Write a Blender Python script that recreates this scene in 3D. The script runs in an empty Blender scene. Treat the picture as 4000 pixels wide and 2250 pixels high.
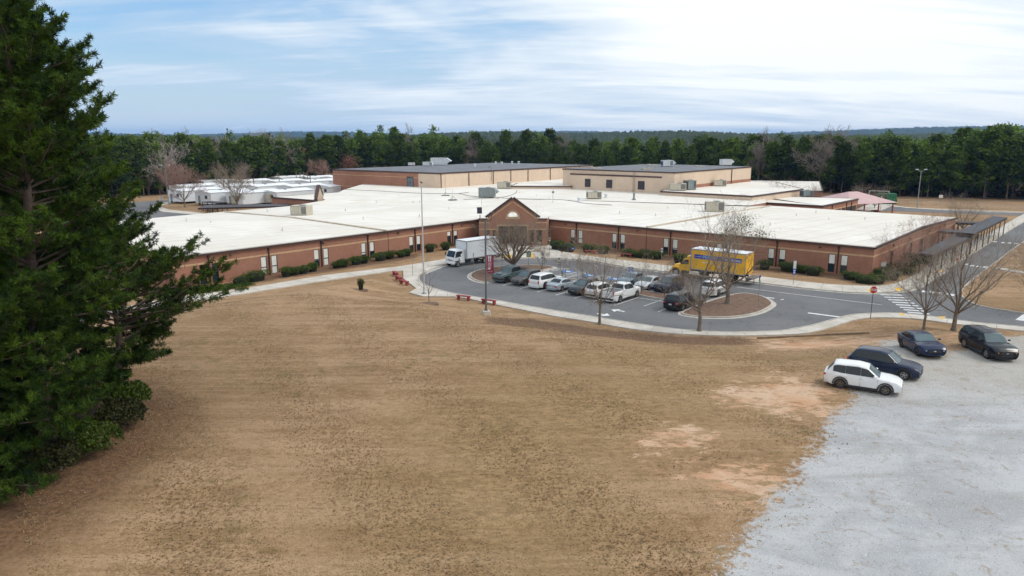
import bpy, bmesh, math, random
import numpy as np
from mathutils import Vector, Matrix
R = math.radians
SC = bpy.context.scene
COL = SC.collection
# ---------------------------------------------------------------- camera, sky, sun, exposure
FPX, PITCH, CAMH = 2773.0, R(11.9), 18.0
cam = bpy.data.cameras.new("camera")
cam.sensor_fit = 'HORIZONTAL'; cam.sensor_width = 36.0; cam.lens = FPX / 4000 * 36
cam.clip_start = 0.5; cam.clip_end = 30000
camo = bpy.data.objects.new("camera", cam); COL.objects.link(camo)
camo.location = (0, 0, CAMH); camo.rotation_euler = (R(90) - PITCH, 0, 0)
SC.camera = camo
SUN_EL, SUN_AZ = R(46), R(84)          # azimuth clockwise from +Y
SKY_STRENGTH, SUN_STRENGTH, EXPOSURE = 0.13, 1.3, 0.55
world = bpy.data.worlds.new("World"); SC.world = world; world.use_nodes = True
def build_sky():
    nt = world.node_tree; N = nt.nodes; Lk = nt.links; N.clear()
    out = N.new("ShaderNodeOutputWorld"); bg = N.new("ShaderNodeBackground")
    bg.inputs["Strength"].default_value = SKY_STRENGTH
    sky = N.new("ShaderNodeTexSky"); sky.sky_type = 'NISHITA'; sky.sun_disc = False
    sky.sun_elevation = SUN_EL; sky.sun_rotation = SUN_AZ; sky.air_density = 1.4; sky.dust_density = 0.6; sky.ozone_density = 2.0
    tc = N.new("ShaderNodeTexCoord"); sep = N.new("ShaderNodeSeparateXYZ")
    Lk.new(tc.outputs["Generated"], sep.inputs[0])
    def M(op, a, b=None, c=None):
        m = N.new("ShaderNodeMath"); m.operation = op
        for k, v in enumerate((a, b, c)):
            if v is None: continue
            if isinstance(v, (int, float)): m.inputs[k].default_value = v
            else: Lk.new(v, m.inputs[k])
        return m.outputs[0]
    # cloud layer: the view direction carried up to a flat sheet of cirrus
    zc = M('MAXIMUM', M('ADD', sep.outputs["Z"], 0.17), 0.08)
    px = M('DIVIDE', sep.outputs["X"], zc); py = M('DIVIDE', sep.outputs["Y"], zc)
    comb = N.new("ShaderNodeCombineXYZ"); Lk.new(px, comb.inputs[0]); Lk.new(py, comb.inputs[1])
    def noise(scale_xyz, rot, sc, det, rough, dist, loc=(0, 0, 0)):
        mp = N.new("ShaderNodeMapping"); mp.inputs["Scale"].default_value = scale_xyz
        mp.inputs["Rotation"].default_value = (0, 0, rot); mp.inputs["Location"].default_value = loc
        Lk.new(comb.outputs[0], mp.inputs[0])
        n = N.new("ShaderNodeTexNoise"); n.inputs["Scale"].default_value = sc; n.inputs["Detail"].default_value = det
        n.inputs["Roughness"].default_value = rough; n.inputs["Distortion"].default_value = dist
        Lk.new(mp.outputs[0], n.inputs["Vector"]); return n.outputs["Fac"]
    big = noise((0.45, 1.0, 1), R(16), 1.15, 4, 0.55, 0.8, (2.1, 0.9, 0))
    streak = noise((0.42, 2.2, 1), R(20), 1.9, 8, 0.60, 0.9, (0.2, 3.1, 0))
    fine = noise((0.7, 3.4, 1), R(12), 5.0, 8, 0.65, 0.5, (5.2, 1.0, 0))
    # thicker veil towards the bright part of the sky, and behind the viewer
    ax, ay, az = math.sin(R(22)) * math.cos(R(17)), math.cos(R(22)) * math.cos(R(17)), math.sin(R(17))
    dot = M('ADD', M('ADD', M('MULTIPLY', sep.outputs["X"], ax), M('MULTIPLY', sep.outputs["Y"], ay)), M('MULTIPLY', sep.outputs["Z"], az))
    veil = M('MULTIPLY', M('POWER', M('MAXIMUM', dot, 0.0), 14.0), 0.60)
    back = M('MULTIPLY', M('MINIMUM', M('MAXIMUM', M('SUBTRACT', 0.45, sep.outputs["Y"]), 0.0), 0.5), 1.0)
    side = M('MULTIPLY', sep.outputs["X"], 0.20)
    cov = M('ADD', M('ADD', M('MULTIPLY', big, 1.50), M('MULTIPLY', streak, 0.74)), M('MULTIPLY', fine, 0.24))
    cov = M('ADD', M('ADD', cov, veil), M('ADD', side, back))
    ramp = N.new("ShaderNodeMapRange"); ramp.interpolation_type = 'SMOOTHSTEP'
    ramp.inputs["From Min"].default_value = 0.83; ramp.inputs["From Max"].default_value = 1.42
    Lk.new(cov, ramp.inputs["Value"])
    tint = N.new("ShaderNodeMix"); tint.data_type = 'RGBA'
    tint.inputs[6].default_value = (2.9, 3.75, 4.75, 1); tint.inputs[7].default_value = (5.5, 5.72, 5.8, 1)
    r2 = N.new("ShaderNodeMapRange"); r2.inputs["From Min"].default_value = 1.15; r2.inputs["From Max"].default_value = 1.75
    Lk.new(cov, r2.inputs["Value"]); Lk.new(r2.outputs[0], tint.inputs[0])
    deep = N.new("ShaderNodeMix"); deep.data_type = 'RGBA'; deep.blend_type = 'MULTIPLY'; deep.inputs[0].default_value = 1.0; deep.inputs[7].default_value = (0.34, 0.56, 0.84, 1)
    Lk.new(sky.outputs[0], deep.inputs[6])
    blue = N.new("ShaderNodeMix"); blue.data_type = 'RGBA'; blue.inputs[7].default_value = (3.5, 4.15, 4.95, 1)
    hz_ = M('MINIMUM', M('MULTIPLY', M('POWER', M('SUBTRACT', 1.0, M('MINIMUM', M('MAXIMUM', sep.outputs["Z"], 0.0), 1.0)), 10.0), 1.1), 0.92)
    Lk.new(hz_, blue.inputs[0]); Lk.new(deep.outputs[2], blue.inputs[6])
    mix = N.new("ShaderNodeMix"); mix.data_type = 'RGBA'
    Lk.new(ramp.outputs[0], mix.inputs[0]); Lk.new(blue.outputs[2], mix.inputs[6]); Lk.new(tint.outputs[2], mix.inputs[7])
    Lk.new(mix.outputs[2], bg.inputs["Color"]); Lk.new(bg.outputs[0], out.inputs["Surface"])
build_sky()
sl = bpy.data.lights.new("sun", 'SUN'); sl.energy = SUN_STRENGTH; sl.angle = R(22); sl.color = (1.0, 0.95, 0.88)
so = bpy.data.objects.new("sun", sl); COL.objects.link(so)
sd = Vector((math.sin(SUN_AZ) * math.cos(SUN_EL), math.cos(SUN_AZ) * math.cos(SUN_EL), math.sin(SUN_EL)))
so.rotation_euler = sd.to_track_quat('Z', 'Y').to_euler(); so.location = sd * 300
SC.view_settings.view_transform = 'Standard'; SC.view_settings.look = 'None'
SC.view_settings.exposure = EXPOSURE; SC.view_settings.gamma = 1.0
cy = SC.cycles
cy.use_adaptive_sampling = True; cy.adaptive_threshold = 0.035; cy.adaptive_min_samples = 48
cy.max_bounces = 5; cy.diffuse_bounces = 3; cy.glossy_bounces = 3; cy.transmission_bounces = 2; cy.transparent_max_bounces = 4; cy.volume_bounces = 0
cy.caustics_reflective = False; cy.caustics_refractive = False; cy.use_denoising = True
# ---------------------------------------------------------------- helpers
def tag(o, label=None, cat=None, group=None, kind=None):
    if label: o["label"] = label
    if cat: o["category"] = cat
    if group: o["group"] = group
    if kind: o["kind"] = kind
    return o
def thing(name, label, cat, loc=(0, 0, 0), rot=0.0, group=None):
    o = bpy.data.objects.new(name, None); COL.objects.link(o)
    o.empty_display_size = 0.3
    o.location = loc; o.rotation_euler = (0, 0, rot)
    return tag(o, label, cat, group)
def dup(root, loc=None, rot=None, label=None, group=None, scale=None):
    r = root.copy(); COL.objects.link(r)
    if loc is not None: r.location = loc
    if rot is not None: r.rotation_euler = (0, 0, rot)
    if scale is not None: r.scale = scale if hasattr(scale, '__len__') else (scale,) * 3
    if label: r["label"] = label
    if group: r["group"] = group
    for ch in list(root.children):
        c = ch.copy(); COL.objects.link(c); c.parent = r
        for g in list(ch.children):
            d = g.copy(); COL.objects.link(d); d.parent = c
    return r
class MB:
    def __init__(s): s.v = []; s.f = []
    def quad(s, *p):
        n = len(s.v); s.v += [tuple(q) for q in p]; s.f.append(tuple(range(n, n + len(p)))); return s
    def box(s, c, d, rot=0.0, bev=0.0, tilt=None):
        x, y, z = d[0] / 2, d[1] / 2, d[2] / 2
        ca, sa = math.cos(rot), math.sin(rot)
        if bev <= 0:
            P = [(i * x, j * y, k * z) for k in (-1, 1) for j in (-1, 1) for i in (-1, 1)]
            F = [(0, 2, 3, 1), (4, 5, 7, 6), (0, 1, 5, 4), (2, 6, 7, 3), (0, 4, 6, 2), (1, 3, 7, 5)]
        else:
            b = min(bev, x * .9, y * .9, z * .9); P = []; ring = lambda X, Y, Z: [(X - b, -Y, Z), (X, -Y + b, Z), (X, Y - b, Z), (X - b, Y, Z), (-X + b, Y, Z), (-X, Y - b, Z), (-X, -Y + b, Z), (-X + b, -Y, Z)]
            P = ring(x - b, y - b, -z) + ring(x, y, -z + b) + ring(x, y, z - b) + ring(x - b, y - b, z)
            F = [tuple(range(7, -1, -1)), tuple(range(24, 32))]
            for k in range(3):
                for i in range(8): F.append((k * 8 + i, k * 8 + (i + 1) % 8, k * 8 + 8 + (i + 1) % 8, k * 8 + 8 + i))
        n = len(s.v)
        for (a, b_, c_) in P:
            if tilt: 
                q = tilt @ Vector((a, b_, c_)); a, b_, c_ = q
            s.v.append((c[0] + a * ca - b_ * sa, c[1] + a * sa + b_ * ca, c[2] + c_))
        s.f += [tuple(n + i for i in f) for f in F]; return s
    def tube(s, p0, p1, r0, r1=None, n=8, cap=True):
        r1 = r0 if r1 is None else r1
        a = Vector(p0); b = Vector(p1); d = (b - a)
        if d.length < 1e-6: return s
        d.normalize(); u = d.orthogonal().normalized(); w = d.cross(u); m = len(s.v)
        for (c, r) in ((a, r0), (b, r1)):
            for i in range(n):
                t = 2 * math.pi * i / n; s.v.append(tuple(c + u * (r * math.cos(t)) + w * (r * math.sin(t))))
        for i in range(n): s.f.append((m + i, m + (i + 1) % n, m + n + (i + 1) % n, m + n + i))
        if cap: s.f.append(tuple(m + n + i for i in range(n))); s.f.append(tuple(m + n - 1 - i for i in range(n)))
        return s
    def path(s, pts, r, n=6):
        for a, b in zip(pts[:-1], pts[1:]): s.tube(a, b, r, r, n)
        return s
    def prism(s, poly, z0, z1):
        n = len(s.v); k = len(poly)
        z0f = z0 if callable(z0) else (lambda x, y: z0); z1f = z1 if callable(z1) else (lambda x, y: z1)
        s.v += [(x, y, z0f(x, y)) for x, y in poly] + [(x, y, z1f(x, y)) for x, y in poly]
        area = sum(poly[i][0] * poly[(i + 1) % k][1] - poly[(i + 1) % k][0] * poly[i][1] for i in range(k))
        top = [n + k + i for i in range(k)]; bot = [n + i for i in range(k)]
        if area < 0: s.f.append(tuple(top[::-1])); s.f.append(tuple(bot))
        else: s.f.append(tuple(top)); s.f.append(tuple(bot[::-1]))
        for i in range(k):
            j = (i + 1) % k; q = (n + i, n + j, n + k + j, n + k + i); s.f.append(q if area > 0 else q[::-1])
        return s
    def lathe(s, prof, c=(0, 0, 0), n=16, axis='z'):
        m = len(s.v)
        for (r, z) in prof:
            for i in range(n):
                t = 2 * math.pi * i / n; x, y = r * math.cos(t), r * math.sin(t)
                p = (x, y, z) if axis == 'z' else (x, z, y)
                s.v.append((c[0] + p[0], c[1] + p[1], c[2] + p[2]))
        for k in range(len(prof) - 1):
            for i in range(n):
                q = (m + k * n + i, m + k * n + (i + 1) % n, m + (k + 1) * n + (i + 1) % n, m + (k + 1) * n + i)
                s.f.append(q if axis == 'z' else q[::-1])
        return s
    def add(s, V, F):
        n = len(s.v); s.v += [tuple(v) for v in V]; s.f += [tuple(n + i for i in f) for f in F]; return s
    def build(s, name, mat, parent=None, world=False, smooth=False, loc=None, sharp=35, fixn=False):
        v = s.v
        if world and parent is not None:
            L = parent.location; a = -parent.rotation_euler[2]; ca, sa = math.cos(a), math.sin(a)
            v = [((x - L[0]) * ca - (y - L[1]) * sa, (x - L[0]) * sa + (y - L[1]) * ca, z - L[2]) for x, y, z in v]
        me = bpy.data.meshes.new(name); me.from_pydata(v, [], s.f); me.update()
        if fixn:
            bm = bmesh.new(); bm.from_mesh(me); bmesh.ops.recalc_face_normals(bm, faces=bm.faces); bm.to_mesh(me); bm.free()
        me.materials.append(mat)
        if smooth:
            me.shade_smooth()
            if sharp < 170: me.set_sharp_from_angle(angle=R(sharp))
        o = bpy.data.objects.new(name, me); COL.objects.link(o)
        if parent is not None: o.parent = parent
        if loc is not None: o.location = loc
        return o
def np_mesh(name, V, F, mat, parent=None, attr=None, smooth=False):
    """V (n,3), F (m,k) -> one mesh; attr: {name: per-vertex floats}"""
    me = bpy.data.meshes.new(name); V = np.asarray(V, np.float32); F = np.asarray(F, np.int32); k = F.shape[1]
    me.vertices.add(len(V)); me.vertices.foreach_set("co", V.ravel())
    me.loops.add(F.size); me.loops.foreach_set("vertex_index", F.ravel())
    me.polygons.add(len(F)); me.polygons.foreach_set("loop_start", np.arange(0, F.size, k, dtype=np.int32))
    me.update(calc_edges=True)
    if attr:
        for a, val in attr.items():
            at = me.attributes.new(a, 'FLOAT', 'POINT'); at.data.foreach_set("value", np.asarray(val, np.float32))
    if smooth: me.shade_smooth()
    me.materials.append(mat)
    o = bpy.data.objects.new(name, me); COL.objects.link(o)
    if parent is not None: o.parent = parent
    return o
def text_mb(txt, size, bold=0.0):
    cu = bpy.data.curves.new("t", 'FONT'); cu.body = txt; cu.size = size; cu.align_x = 'CENTER'; cu.align_y = 'CENTER'; cu.offset = bold
    cu.resolution_u = 3
    o = bpy.data.objects.new("t", cu); COL.objects.link(o); dg = bpy.context.evaluated_depsgraph_get()
    me = bpy.data.meshes.new_from_object(o.evaluated_get(dg)); bpy.data.objects.remove(o)
    V = [tuple(v.co) for v in me.vertices]; F = [tuple(p.vertices) for p in me.polygons]; bpy.data.meshes.remove(me)
    return V, F
# image -> place (real points on the ground or on a known height)
CP, SP = math.cos(PITCH), math.sin(PITCH)
def G(px, py, z=0.0):
    a = px - 2000; b = py - 1125
    t = (CAMH - z) / (b * CP + FPX * SP); return (a * t, (FPX * CP - b * SP) * t)
def G3(px, py, z): x, y = G(px, py, z); return (x, y, z)
def atY(px, py, Y):
    a = px - 2000; b = py - 1125; f = FPX * CP - b * SP
    return (a * Y / f, Y, CAMH - (b * CP + FPX * SP) * Y / f)
def on_line(px, p0, p1, z=2.0):
    """distance along p0->p1 where the picture column px meets that wall"""
    dx, dy = p1[0] - p0[0], p1[1] - p0[1]; L = math.hypot(dx, dy); dx /= L; dy /= L
    k = (px - 2000) / FPX; c = (CAMH - z) * SP
    return (k * (p0[1] * CP + c) - p0[0]) / (dx - k * dy * CP)
def sdf(poly, X, Y):
    """signed distance (positive inside) of points to a polygon"""
    X = np.asarray(X, float); Y = np.asarray(Y, float); d = np.full(X.shape, 1e9); ins = np.zeros(X.shape, bool)
    k = len(poly)
    for i in range(k):
        x0, y0 = poly[i]; x1, y1 = poly[(i + 1) % k]; ex, ey = x1 - x0, y1 - y0
        t = np.clip(((X - x0) * ex + (Y - y0) * ey) / (ex * ex + ey * ey + 1e-9), 0, 1)
        d = np.minimum(d, np.hypot(X - x0 - t * ex, Y - y0 - t * ey))
        c = ((y0 > Y) != (y1 > Y)) & (X < (x1 - x0) * (Y - y0) / (y1 - y0 + 1e-12) + x0); ins ^= c
    return np.where(ins, d, -d)
def smooth_poly(pts, closed=True, n=4):
    out = []; k = len(pts)
    for i in range(k if closed else k - 1):
        p0, p1, p2, p3 = (pts[(i + j) % k] if closed else pts[min(max(i + j, 0), k - 1)] for j in (-1, 0, 1, 2))
        for q in range(n):
            t = q / n
            out.append(tuple(0.5 * (2 * p1[a] + (p2[a] - p0[a]) * t + (2 * p0[a] - 5 * p1[a] + 4 * p2[a] - p3[a]) * t * t + (3 * p1[a] - p0[a] - 3 * p2[a] + p3[a]) * t ** 3) for a in (0, 1)))
    if not closed: out.append(tuple(pts[-1]))
    return out
# ---------------------------------------------------------------- materials
MATS = {}
def mat(name, col, rough=0.6, metal=0.0, var=0.12, scale=3.0, bump=0.0, coat=0.0, spec=0.5, col2=None, obj_rand=0.0, emit=None):
    if name in MATS: return MATS[name]
    m = bpy.data.materials.new(name); m.use_nodes = True; nt = m.node_tree; b = nt.nodes["Principled BSDF"]; Lk = nt.links
    b.inputs["Roughness"].default_value = rough; b.inputs["Metallic"].default_value = metal
    b.inputs["Coat Weight"].default_value = coat; b.inputs["Coat Roughness"].default_value = 0.05; b.inputs["Specular IOR Level"].default_value = spec
    tc = nt.nodes.new("ShaderNodeTexCoord"); n = nt.nodes.new("ShaderNodeTexNoise")
    n.inputs["Scale"].default_value = scale; n.inputs["Detail"].default_value = 6; n.inputs["Roughness"].default_value = 0.6
    Lk.new(tc.outputs["Object"], n.inputs["Vector"])
    mx = nt.nodes.new("ShaderNodeMix"); mx.data_type = 'RGBA'
    c2 = col2 or tuple(min(1, c * (1 + var)) for c in col); c1 = col if col2 else tuple(c * (1 - var) for c in col)
    mx.inputs[6].default_value = (*c1, 1); mx.inputs[7].default_value = (*c2, 1)
    r = nt.nodes.new("ShaderNodeMapRange"); r.inputs["From Min"].default_value = 0.3; r.inputs["From Max"].default_value = 0.7
    Lk.new(n.outputs["Fac"], r.inputs["Value"]); Lk.new(r.outputs[0], mx.inputs[0])
    o = mx.outputs[2]
    if obj_rand:
        oi = nt.nodes.new("ShaderNodeObjectInfo"); hs = nt.nodes.new("ShaderNodeHueSaturation"); rr = nt.nodes.new("ShaderNodeMapRange")
        rr.inputs["To Min"].default_value = 1 - obj_rand; rr.inputs["To Max"].default_value = 1 + obj_rand
        Lk.new(oi.outputs["Random"], rr.inputs["Value"]); Lk.new(rr.outputs[0], hs.inputs["Value"])
        r3 = nt.nodes.new("ShaderNodeMapRange"); r3.inputs["To Min"].default_value = 0.48; r3.inputs["To Max"].default_value = 0.52
        ml = nt.nodes.new("ShaderNodeMath"); ml.operation = 'FRACT'; m2 = nt.nodes.new("ShaderNodeMath"); m2.operation = 'MULTIPLY'; m2.inputs[1].default_value = 7.31
        Lk.new(oi.outputs["Random"], m2.inputs[0]); Lk.new(m2.outputs[0], ml.inputs[0]); Lk.new(ml.outputs[0], r3.inputs["Value"]); Lk.new(r3.outputs[0], hs.inputs["Hue"])
        Lk.new(o, hs.inputs["Color"]); o = hs.outputs[0]
    Lk.new(o, b.inputs["Base Color"])
    if bump:
        bp = nt.nodes.new("ShaderNodeBump"); bp.inputs["Strength"].default_value = bump; bp.inputs["Distance"].default_value = 0.02
        Lk.new(n.outputs["Fac"], bp.inputs["Height"]); Lk.new(bp.outputs[0], b.inputs["Normal"])
    if emit: b.inputs["Emission Color"].default_value = (*emit, 1); b.inputs["Emission Strength"].default_value = 1
    MATS[name] = m; return m
def leaf_mat(name, dark, light, rough=0.7, scale=0.6, trans=0.25, rand=0.25):
    """foliage: tint attribute (per clump) and position noise vary the leaf colour"""
    m = bpy.data.materials.new(name); m.use_nodes = True; nt = m.node_tree; b = nt.nodes["Principled BSDF"]; Lk = nt.links
    b.inputs["Roughness"].default_value = rough; b.inputs["Specular IOR Level"].default_value = 0.2
    at = nt.nodes.new("ShaderNodeAttribute"); at.attribute_name = "tint"
    tc = nt.nodes.new("ShaderNodeTexCoord"); n = nt.nodes.new("ShaderNodeTexNoise"); n.inputs["Scale"].default_value = scale; n.inputs["Detail"].default_value = 3
    Lk.new(tc.outputs["Object"], n.inputs["Vector"])
    ad = nt.nodes.new("ShaderNodeMath"); ad.operation = 'MULTIPLY_ADD'; ad.inputs[1].default_value = 1.0
    sb = nt.nodes.new("ShaderNodeMath"); sb.operation = 'SUBTRACT'; sb.inputs[1].default_value = 0.5; Lk.new(n.outputs["Fac"], sb.inputs[0])
    Lk.new(at.outputs["Fac"], ad.inputs[0]); Lk.new(sb.outputs[0], ad.inputs[2])
    mx = nt.nodes.new("ShaderNodeMix"); mx.data_type = 'RGBA'; mx.inputs[6].default_value = (*dark, 1); mx.inputs[7].default_value = (*light, 1)
    Lk.new(ad.outputs[0], mx.inputs[0]); o = mx.outputs[2]
    oi = nt.nodes.new("ShaderNodeObjectInfo"); hs = nt.nodes.new("ShaderNodeHueSaturation"); rr = nt.nodes.new("ShaderNodeMapRange")
    rr.inputs["To Min"].default_value = 1 - rand; rr.inputs["To Max"].default_value = 1 + rand
    Lk.new(oi.outputs["Random"], rr.inputs["Value"]); Lk.new(rr.outputs[0], hs.inputs["Value"]); Lk.new(o, hs.inputs["Color"])
    Lk.new(hs.outputs[0], b.inputs["Base Color"])
    if trans:
        tr = nt.nodes.new("ShaderNodeBsdfTranslucent"); Lk.new(hs.outputs[0], tr.inputs["Color"])
        ms = nt.nodes.new("ShaderNodeMixShader"); ms.inputs[0].default_value = trans
        Lk.new(b.outputs[0], ms.inputs[1]); Lk.new(tr.outputs[0], ms.inputs[2]); Lk.new(ms.outputs[0], nt.nodes["Material Output"].inputs[0])
    MATS[name] = m; return m
class NT:
    """small node-graph builder for the large surfaces"""
    def __init__(s, name):
        s.m = bpy.data.materials.new(name); s.m.use_nodes = True; s.nt = s.m.node_tree; s.b = s.nt.nodes["Principled BSDF"]
        s.tc = s.nt.nodes.new("ShaderNodeTexCoord"); MATS[name] = s.m
    def L(s, a, b): s.nt.links.new(a, b)
    def noise(s, scale, det=5, rough=0.6, dist=0.0, sxyz=(1, 1, 1), rot=0.0):
        mp = s.nt.nodes.new("ShaderNodeMapping"); mp.inputs["Scale"].default_value = sxyz; mp.inputs["Rotation"].default_value = (0, 0, rot)
        s.L(s.tc.outputs["Object"], mp.inputs[0]); n = s.nt.nodes.new("ShaderNodeTexNoise")
        n.inputs["Scale"].default_value = scale; n.inputs["Detail"].default_value = det; n.inputs["Roughness"].default_value = rough; n.inputs["Distortion"].default_value = dist
        s.L(mp.outputs[0], n.inputs["Vector"]); return n.outputs["Fac"]
    def math(s, op, a, b=0.0, c=0.0):
        m = s.nt.nodes.new("ShaderNodeMath"); m.operation = op
        for k, v in enumerate((a, b, c)):
            if isinstance(v, (int, float)): m.inputs[k].default_value = v
            else: s.L(v, m.inputs[k])
        return m.outputs[0]
    def step(s, v, a, b):
        r = s.nt.nodes.new("ShaderNodeMapRange"); r.interpolation_type = 'SMOOTHSTEP'; r.inputs["From Min"].default_value = a; r.inputs["From Max"].default_value = b
        s.L(v, r.inputs["Value"]); return r.outputs[0]
    def mix(s, f, a, b, blend='MIX'):
        m = s.nt.nodes.new("ShaderNodeMix"); m.data_type = 'RGBA'; m.blend_type = blend
        for k, v in ((0, f), (6, a), (7, b)):
            if isinstance(v, (int, float)): m.inputs[k].default_value = v
            elif isinstance(v, tuple): m.inputs[k].default_value = (*v, 1)
            else: s.L(v, m.inputs[k])
        return m.outputs[2]
    def attr(s, n):
        a = s.nt.nodes.new("ShaderNodeAttribute"); a.attribute_name = n; return a.outputs["Fac"]
    def done(s, col, rough=0.9, height=None, bstr=0.5, bdist=0.05, spec=0.3):
        s.L(col, s.b.inputs["Base Color"]); s.b.inputs["Roughness"].default_value = rough; s.b.inputs["Specular IOR Level"].default_value = spec
        if height is not None:
            bp = s.nt.nodes.new("ShaderNodeBump"); bp.inputs["Strength"].default_value = bstr; bp.inputs["Distance"].default_value = bdist
            s.L(height, bp.inputs["Height"]); s.L(bp.outputs[0], s.b.inputs["Normal"])
        return s.m
# ---------------------------------------------------------------- ground
def PX(pts, z=0.0): return [G(x, y, z) for x, y in pts]
NEAR_SW = [(-400, 1400), (200, 1297), (600, 1203), (981, 1145), (1228, 1104.7), (1520, 1062), (1580, 1060), (1578, 1089), (1627, 1129), (1600, 1146), (1655, 1160), (1714, 1160), (1770, 1160), (1837, 1171), (1938, 1192), (2056, 1215), (2170, 1238), (2300, 1258), (2420, 1280), (2560, 1299), (2700, 1309), (2830, 1314), (2964, 1313), (3080, 1309), (3156, 1303), (3242, 1283), (3327, 1255), (3412, 1243), (3540, 1245), (3626, 1253.5), (3754, 1270.6), (4000, 1296), (4400, 1340)]
_near = PX(NEAR_SW)
FIELD = _near + [(170, 10), (170, -120), (-170, -120), (-170, 40)]
FIELD_H = 1.8
def hz_arr(X, Y):
    s = sdf(FIELD, X, Y); t = np.clip((s - 0.3) / 13.0, 0, 1)
    h = FIELD_H * t * t * (3 - 2 * t)
    X = np.asarray(X, float); Y = np.asarray(Y, float); r = np.hypot(X, Y)
    far = np.clip((r - 420) / 900, 0, 1) * (9 + 3 * np.sin(X / 260 + 1.0) + 2.5 * np.sin(Y / 190 + X / 400))
    return h + far
def hz(x, y): return float(hz_arr(np.array([x]), np.array([y]))[0])
def T(px, py):
    z = 1.0
    for _ in range(12):
        x, y = G(px, py, z); z = 0.5 * z + 0.5 * hz(x, y)
    x, y = G(px, py, z); return (x, y, hz(x, y))
def TP(pts): return [T(x, y)[:2] for x, y in pts]
GRAVEL = TP([(2760, 2300), (2860, 2130), (2990, 1990), (3080, 1890), (3130, 1790), (3230, 1690), (3250, 1625), (3330, 1560), (3330, 1450), (3400, 1370), (3450, 1320), (3560, 1330), (3610, 1400), (3700, 1372), (3790, 1350), (3900, 1312), (4010, 1300), (4300, 1310)]) + [(70, 30), (60, 5), (14, 15)]
CLAY = [TP([(2930, 1335), (3100, 1322), (3300, 1312), (3560, 1300), (3900, 1312), (3900, 1330), (3560, 1325), (3400, 1350), (3250, 1362), (3050, 1372), (2940, 1368)]),
        TP([(2880, 1490), (3000, 1455), (3170, 1470), (3260, 1500), (3330, 1560), (3320, 1620), (3200, 1640), (3000, 1620), (2860, 1600), (2760, 1560)]),
        TP([(2430, 1740), (2520, 1680), (2640, 1650), (2800, 1680), (2850, 1730), (2760, 1760), (2680, 1800), (2520, 1790)]),
        TP([(2600, 1850), (2800, 1780), (3000, 1800), (3130, 1770), (3080, 1880), (2990, 1980), (2850, 1960), (2700, 1900)])]
MULCH = [TP([(1880, 1238), (2050, 1240), (2340, 1282), (2600, 1305), (2940, 1316), (2960, 1345), (2700, 1345), (2400, 1320), (2100, 1285), (1900, 1262)]),
         PX([(900, 1120), (1100, 1090), (1300, 1060), (1500, 1030), (1640, 1005), (1640, 985), (1300, 1030), (1000, 1075), (840, 1113)]),
         PX([(2140, 960), (2450, 1000), (2650, 1025), (3000, 1062), (3300, 1095), (3420, 1115), (3470, 1105), (3560, 1045), (3640, 1000), (3560, 990), (3410, 1070), (3000, 1045), (2500, 985), (2160, 940)]),
         PX([(3610, 1005), (3700, 950), (3760, 925), (3700, 915), (3600, 975), (3480, 1060)]),
         PX([(3200, 790), (3250, 775), (3460, 800), (3430, 825), (3280, 815)])]
DIRT = [TP([(1500, 1830), (1700, 1560), (2100, 1470), (2600, 1440), (2900, 1450), (2850, 1650), (2650, 1750), (2400, 1850), (2500, 2050), (2250, 2250), (1500, 2260), (1300, 2050)]),
        TP([(2400, 1330), (2700, 1350), (2950, 1345), (3000, 1420), (2600, 1440), (2300, 1420)])]
LITTER_SHADE = [[(-60, 8), (-34, 8), (-21, 19), (-18.6, 28), (-18.2, 36), (-20.5, 42), (-27, 48), (-60, 60)], [(-260, 172), (-215, 186), (-160, 206), (-118, 227), (-98, 263), (-70, 307), (0, 323), (60, 301), (88, 263), (108, 239), (128, 225), (168, 206), (240, 173), (400, 90), (1500, 0), (1500, 1500), (-1500, 1500), (-1500, 0)]]
def axis(lo, hi, step, far_lo, far_hi):
    a = list(np.arange(lo, hi + 1e-6, step)); s = step; x = hi
    while x < far_hi: s *= 1.16; x += s; a.append(x)
    s = step; x = lo; b = []
    while x > far_lo: s *= 1.16; x -= s; b.append(x)
    return np.array(b[::-1] + a)
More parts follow.
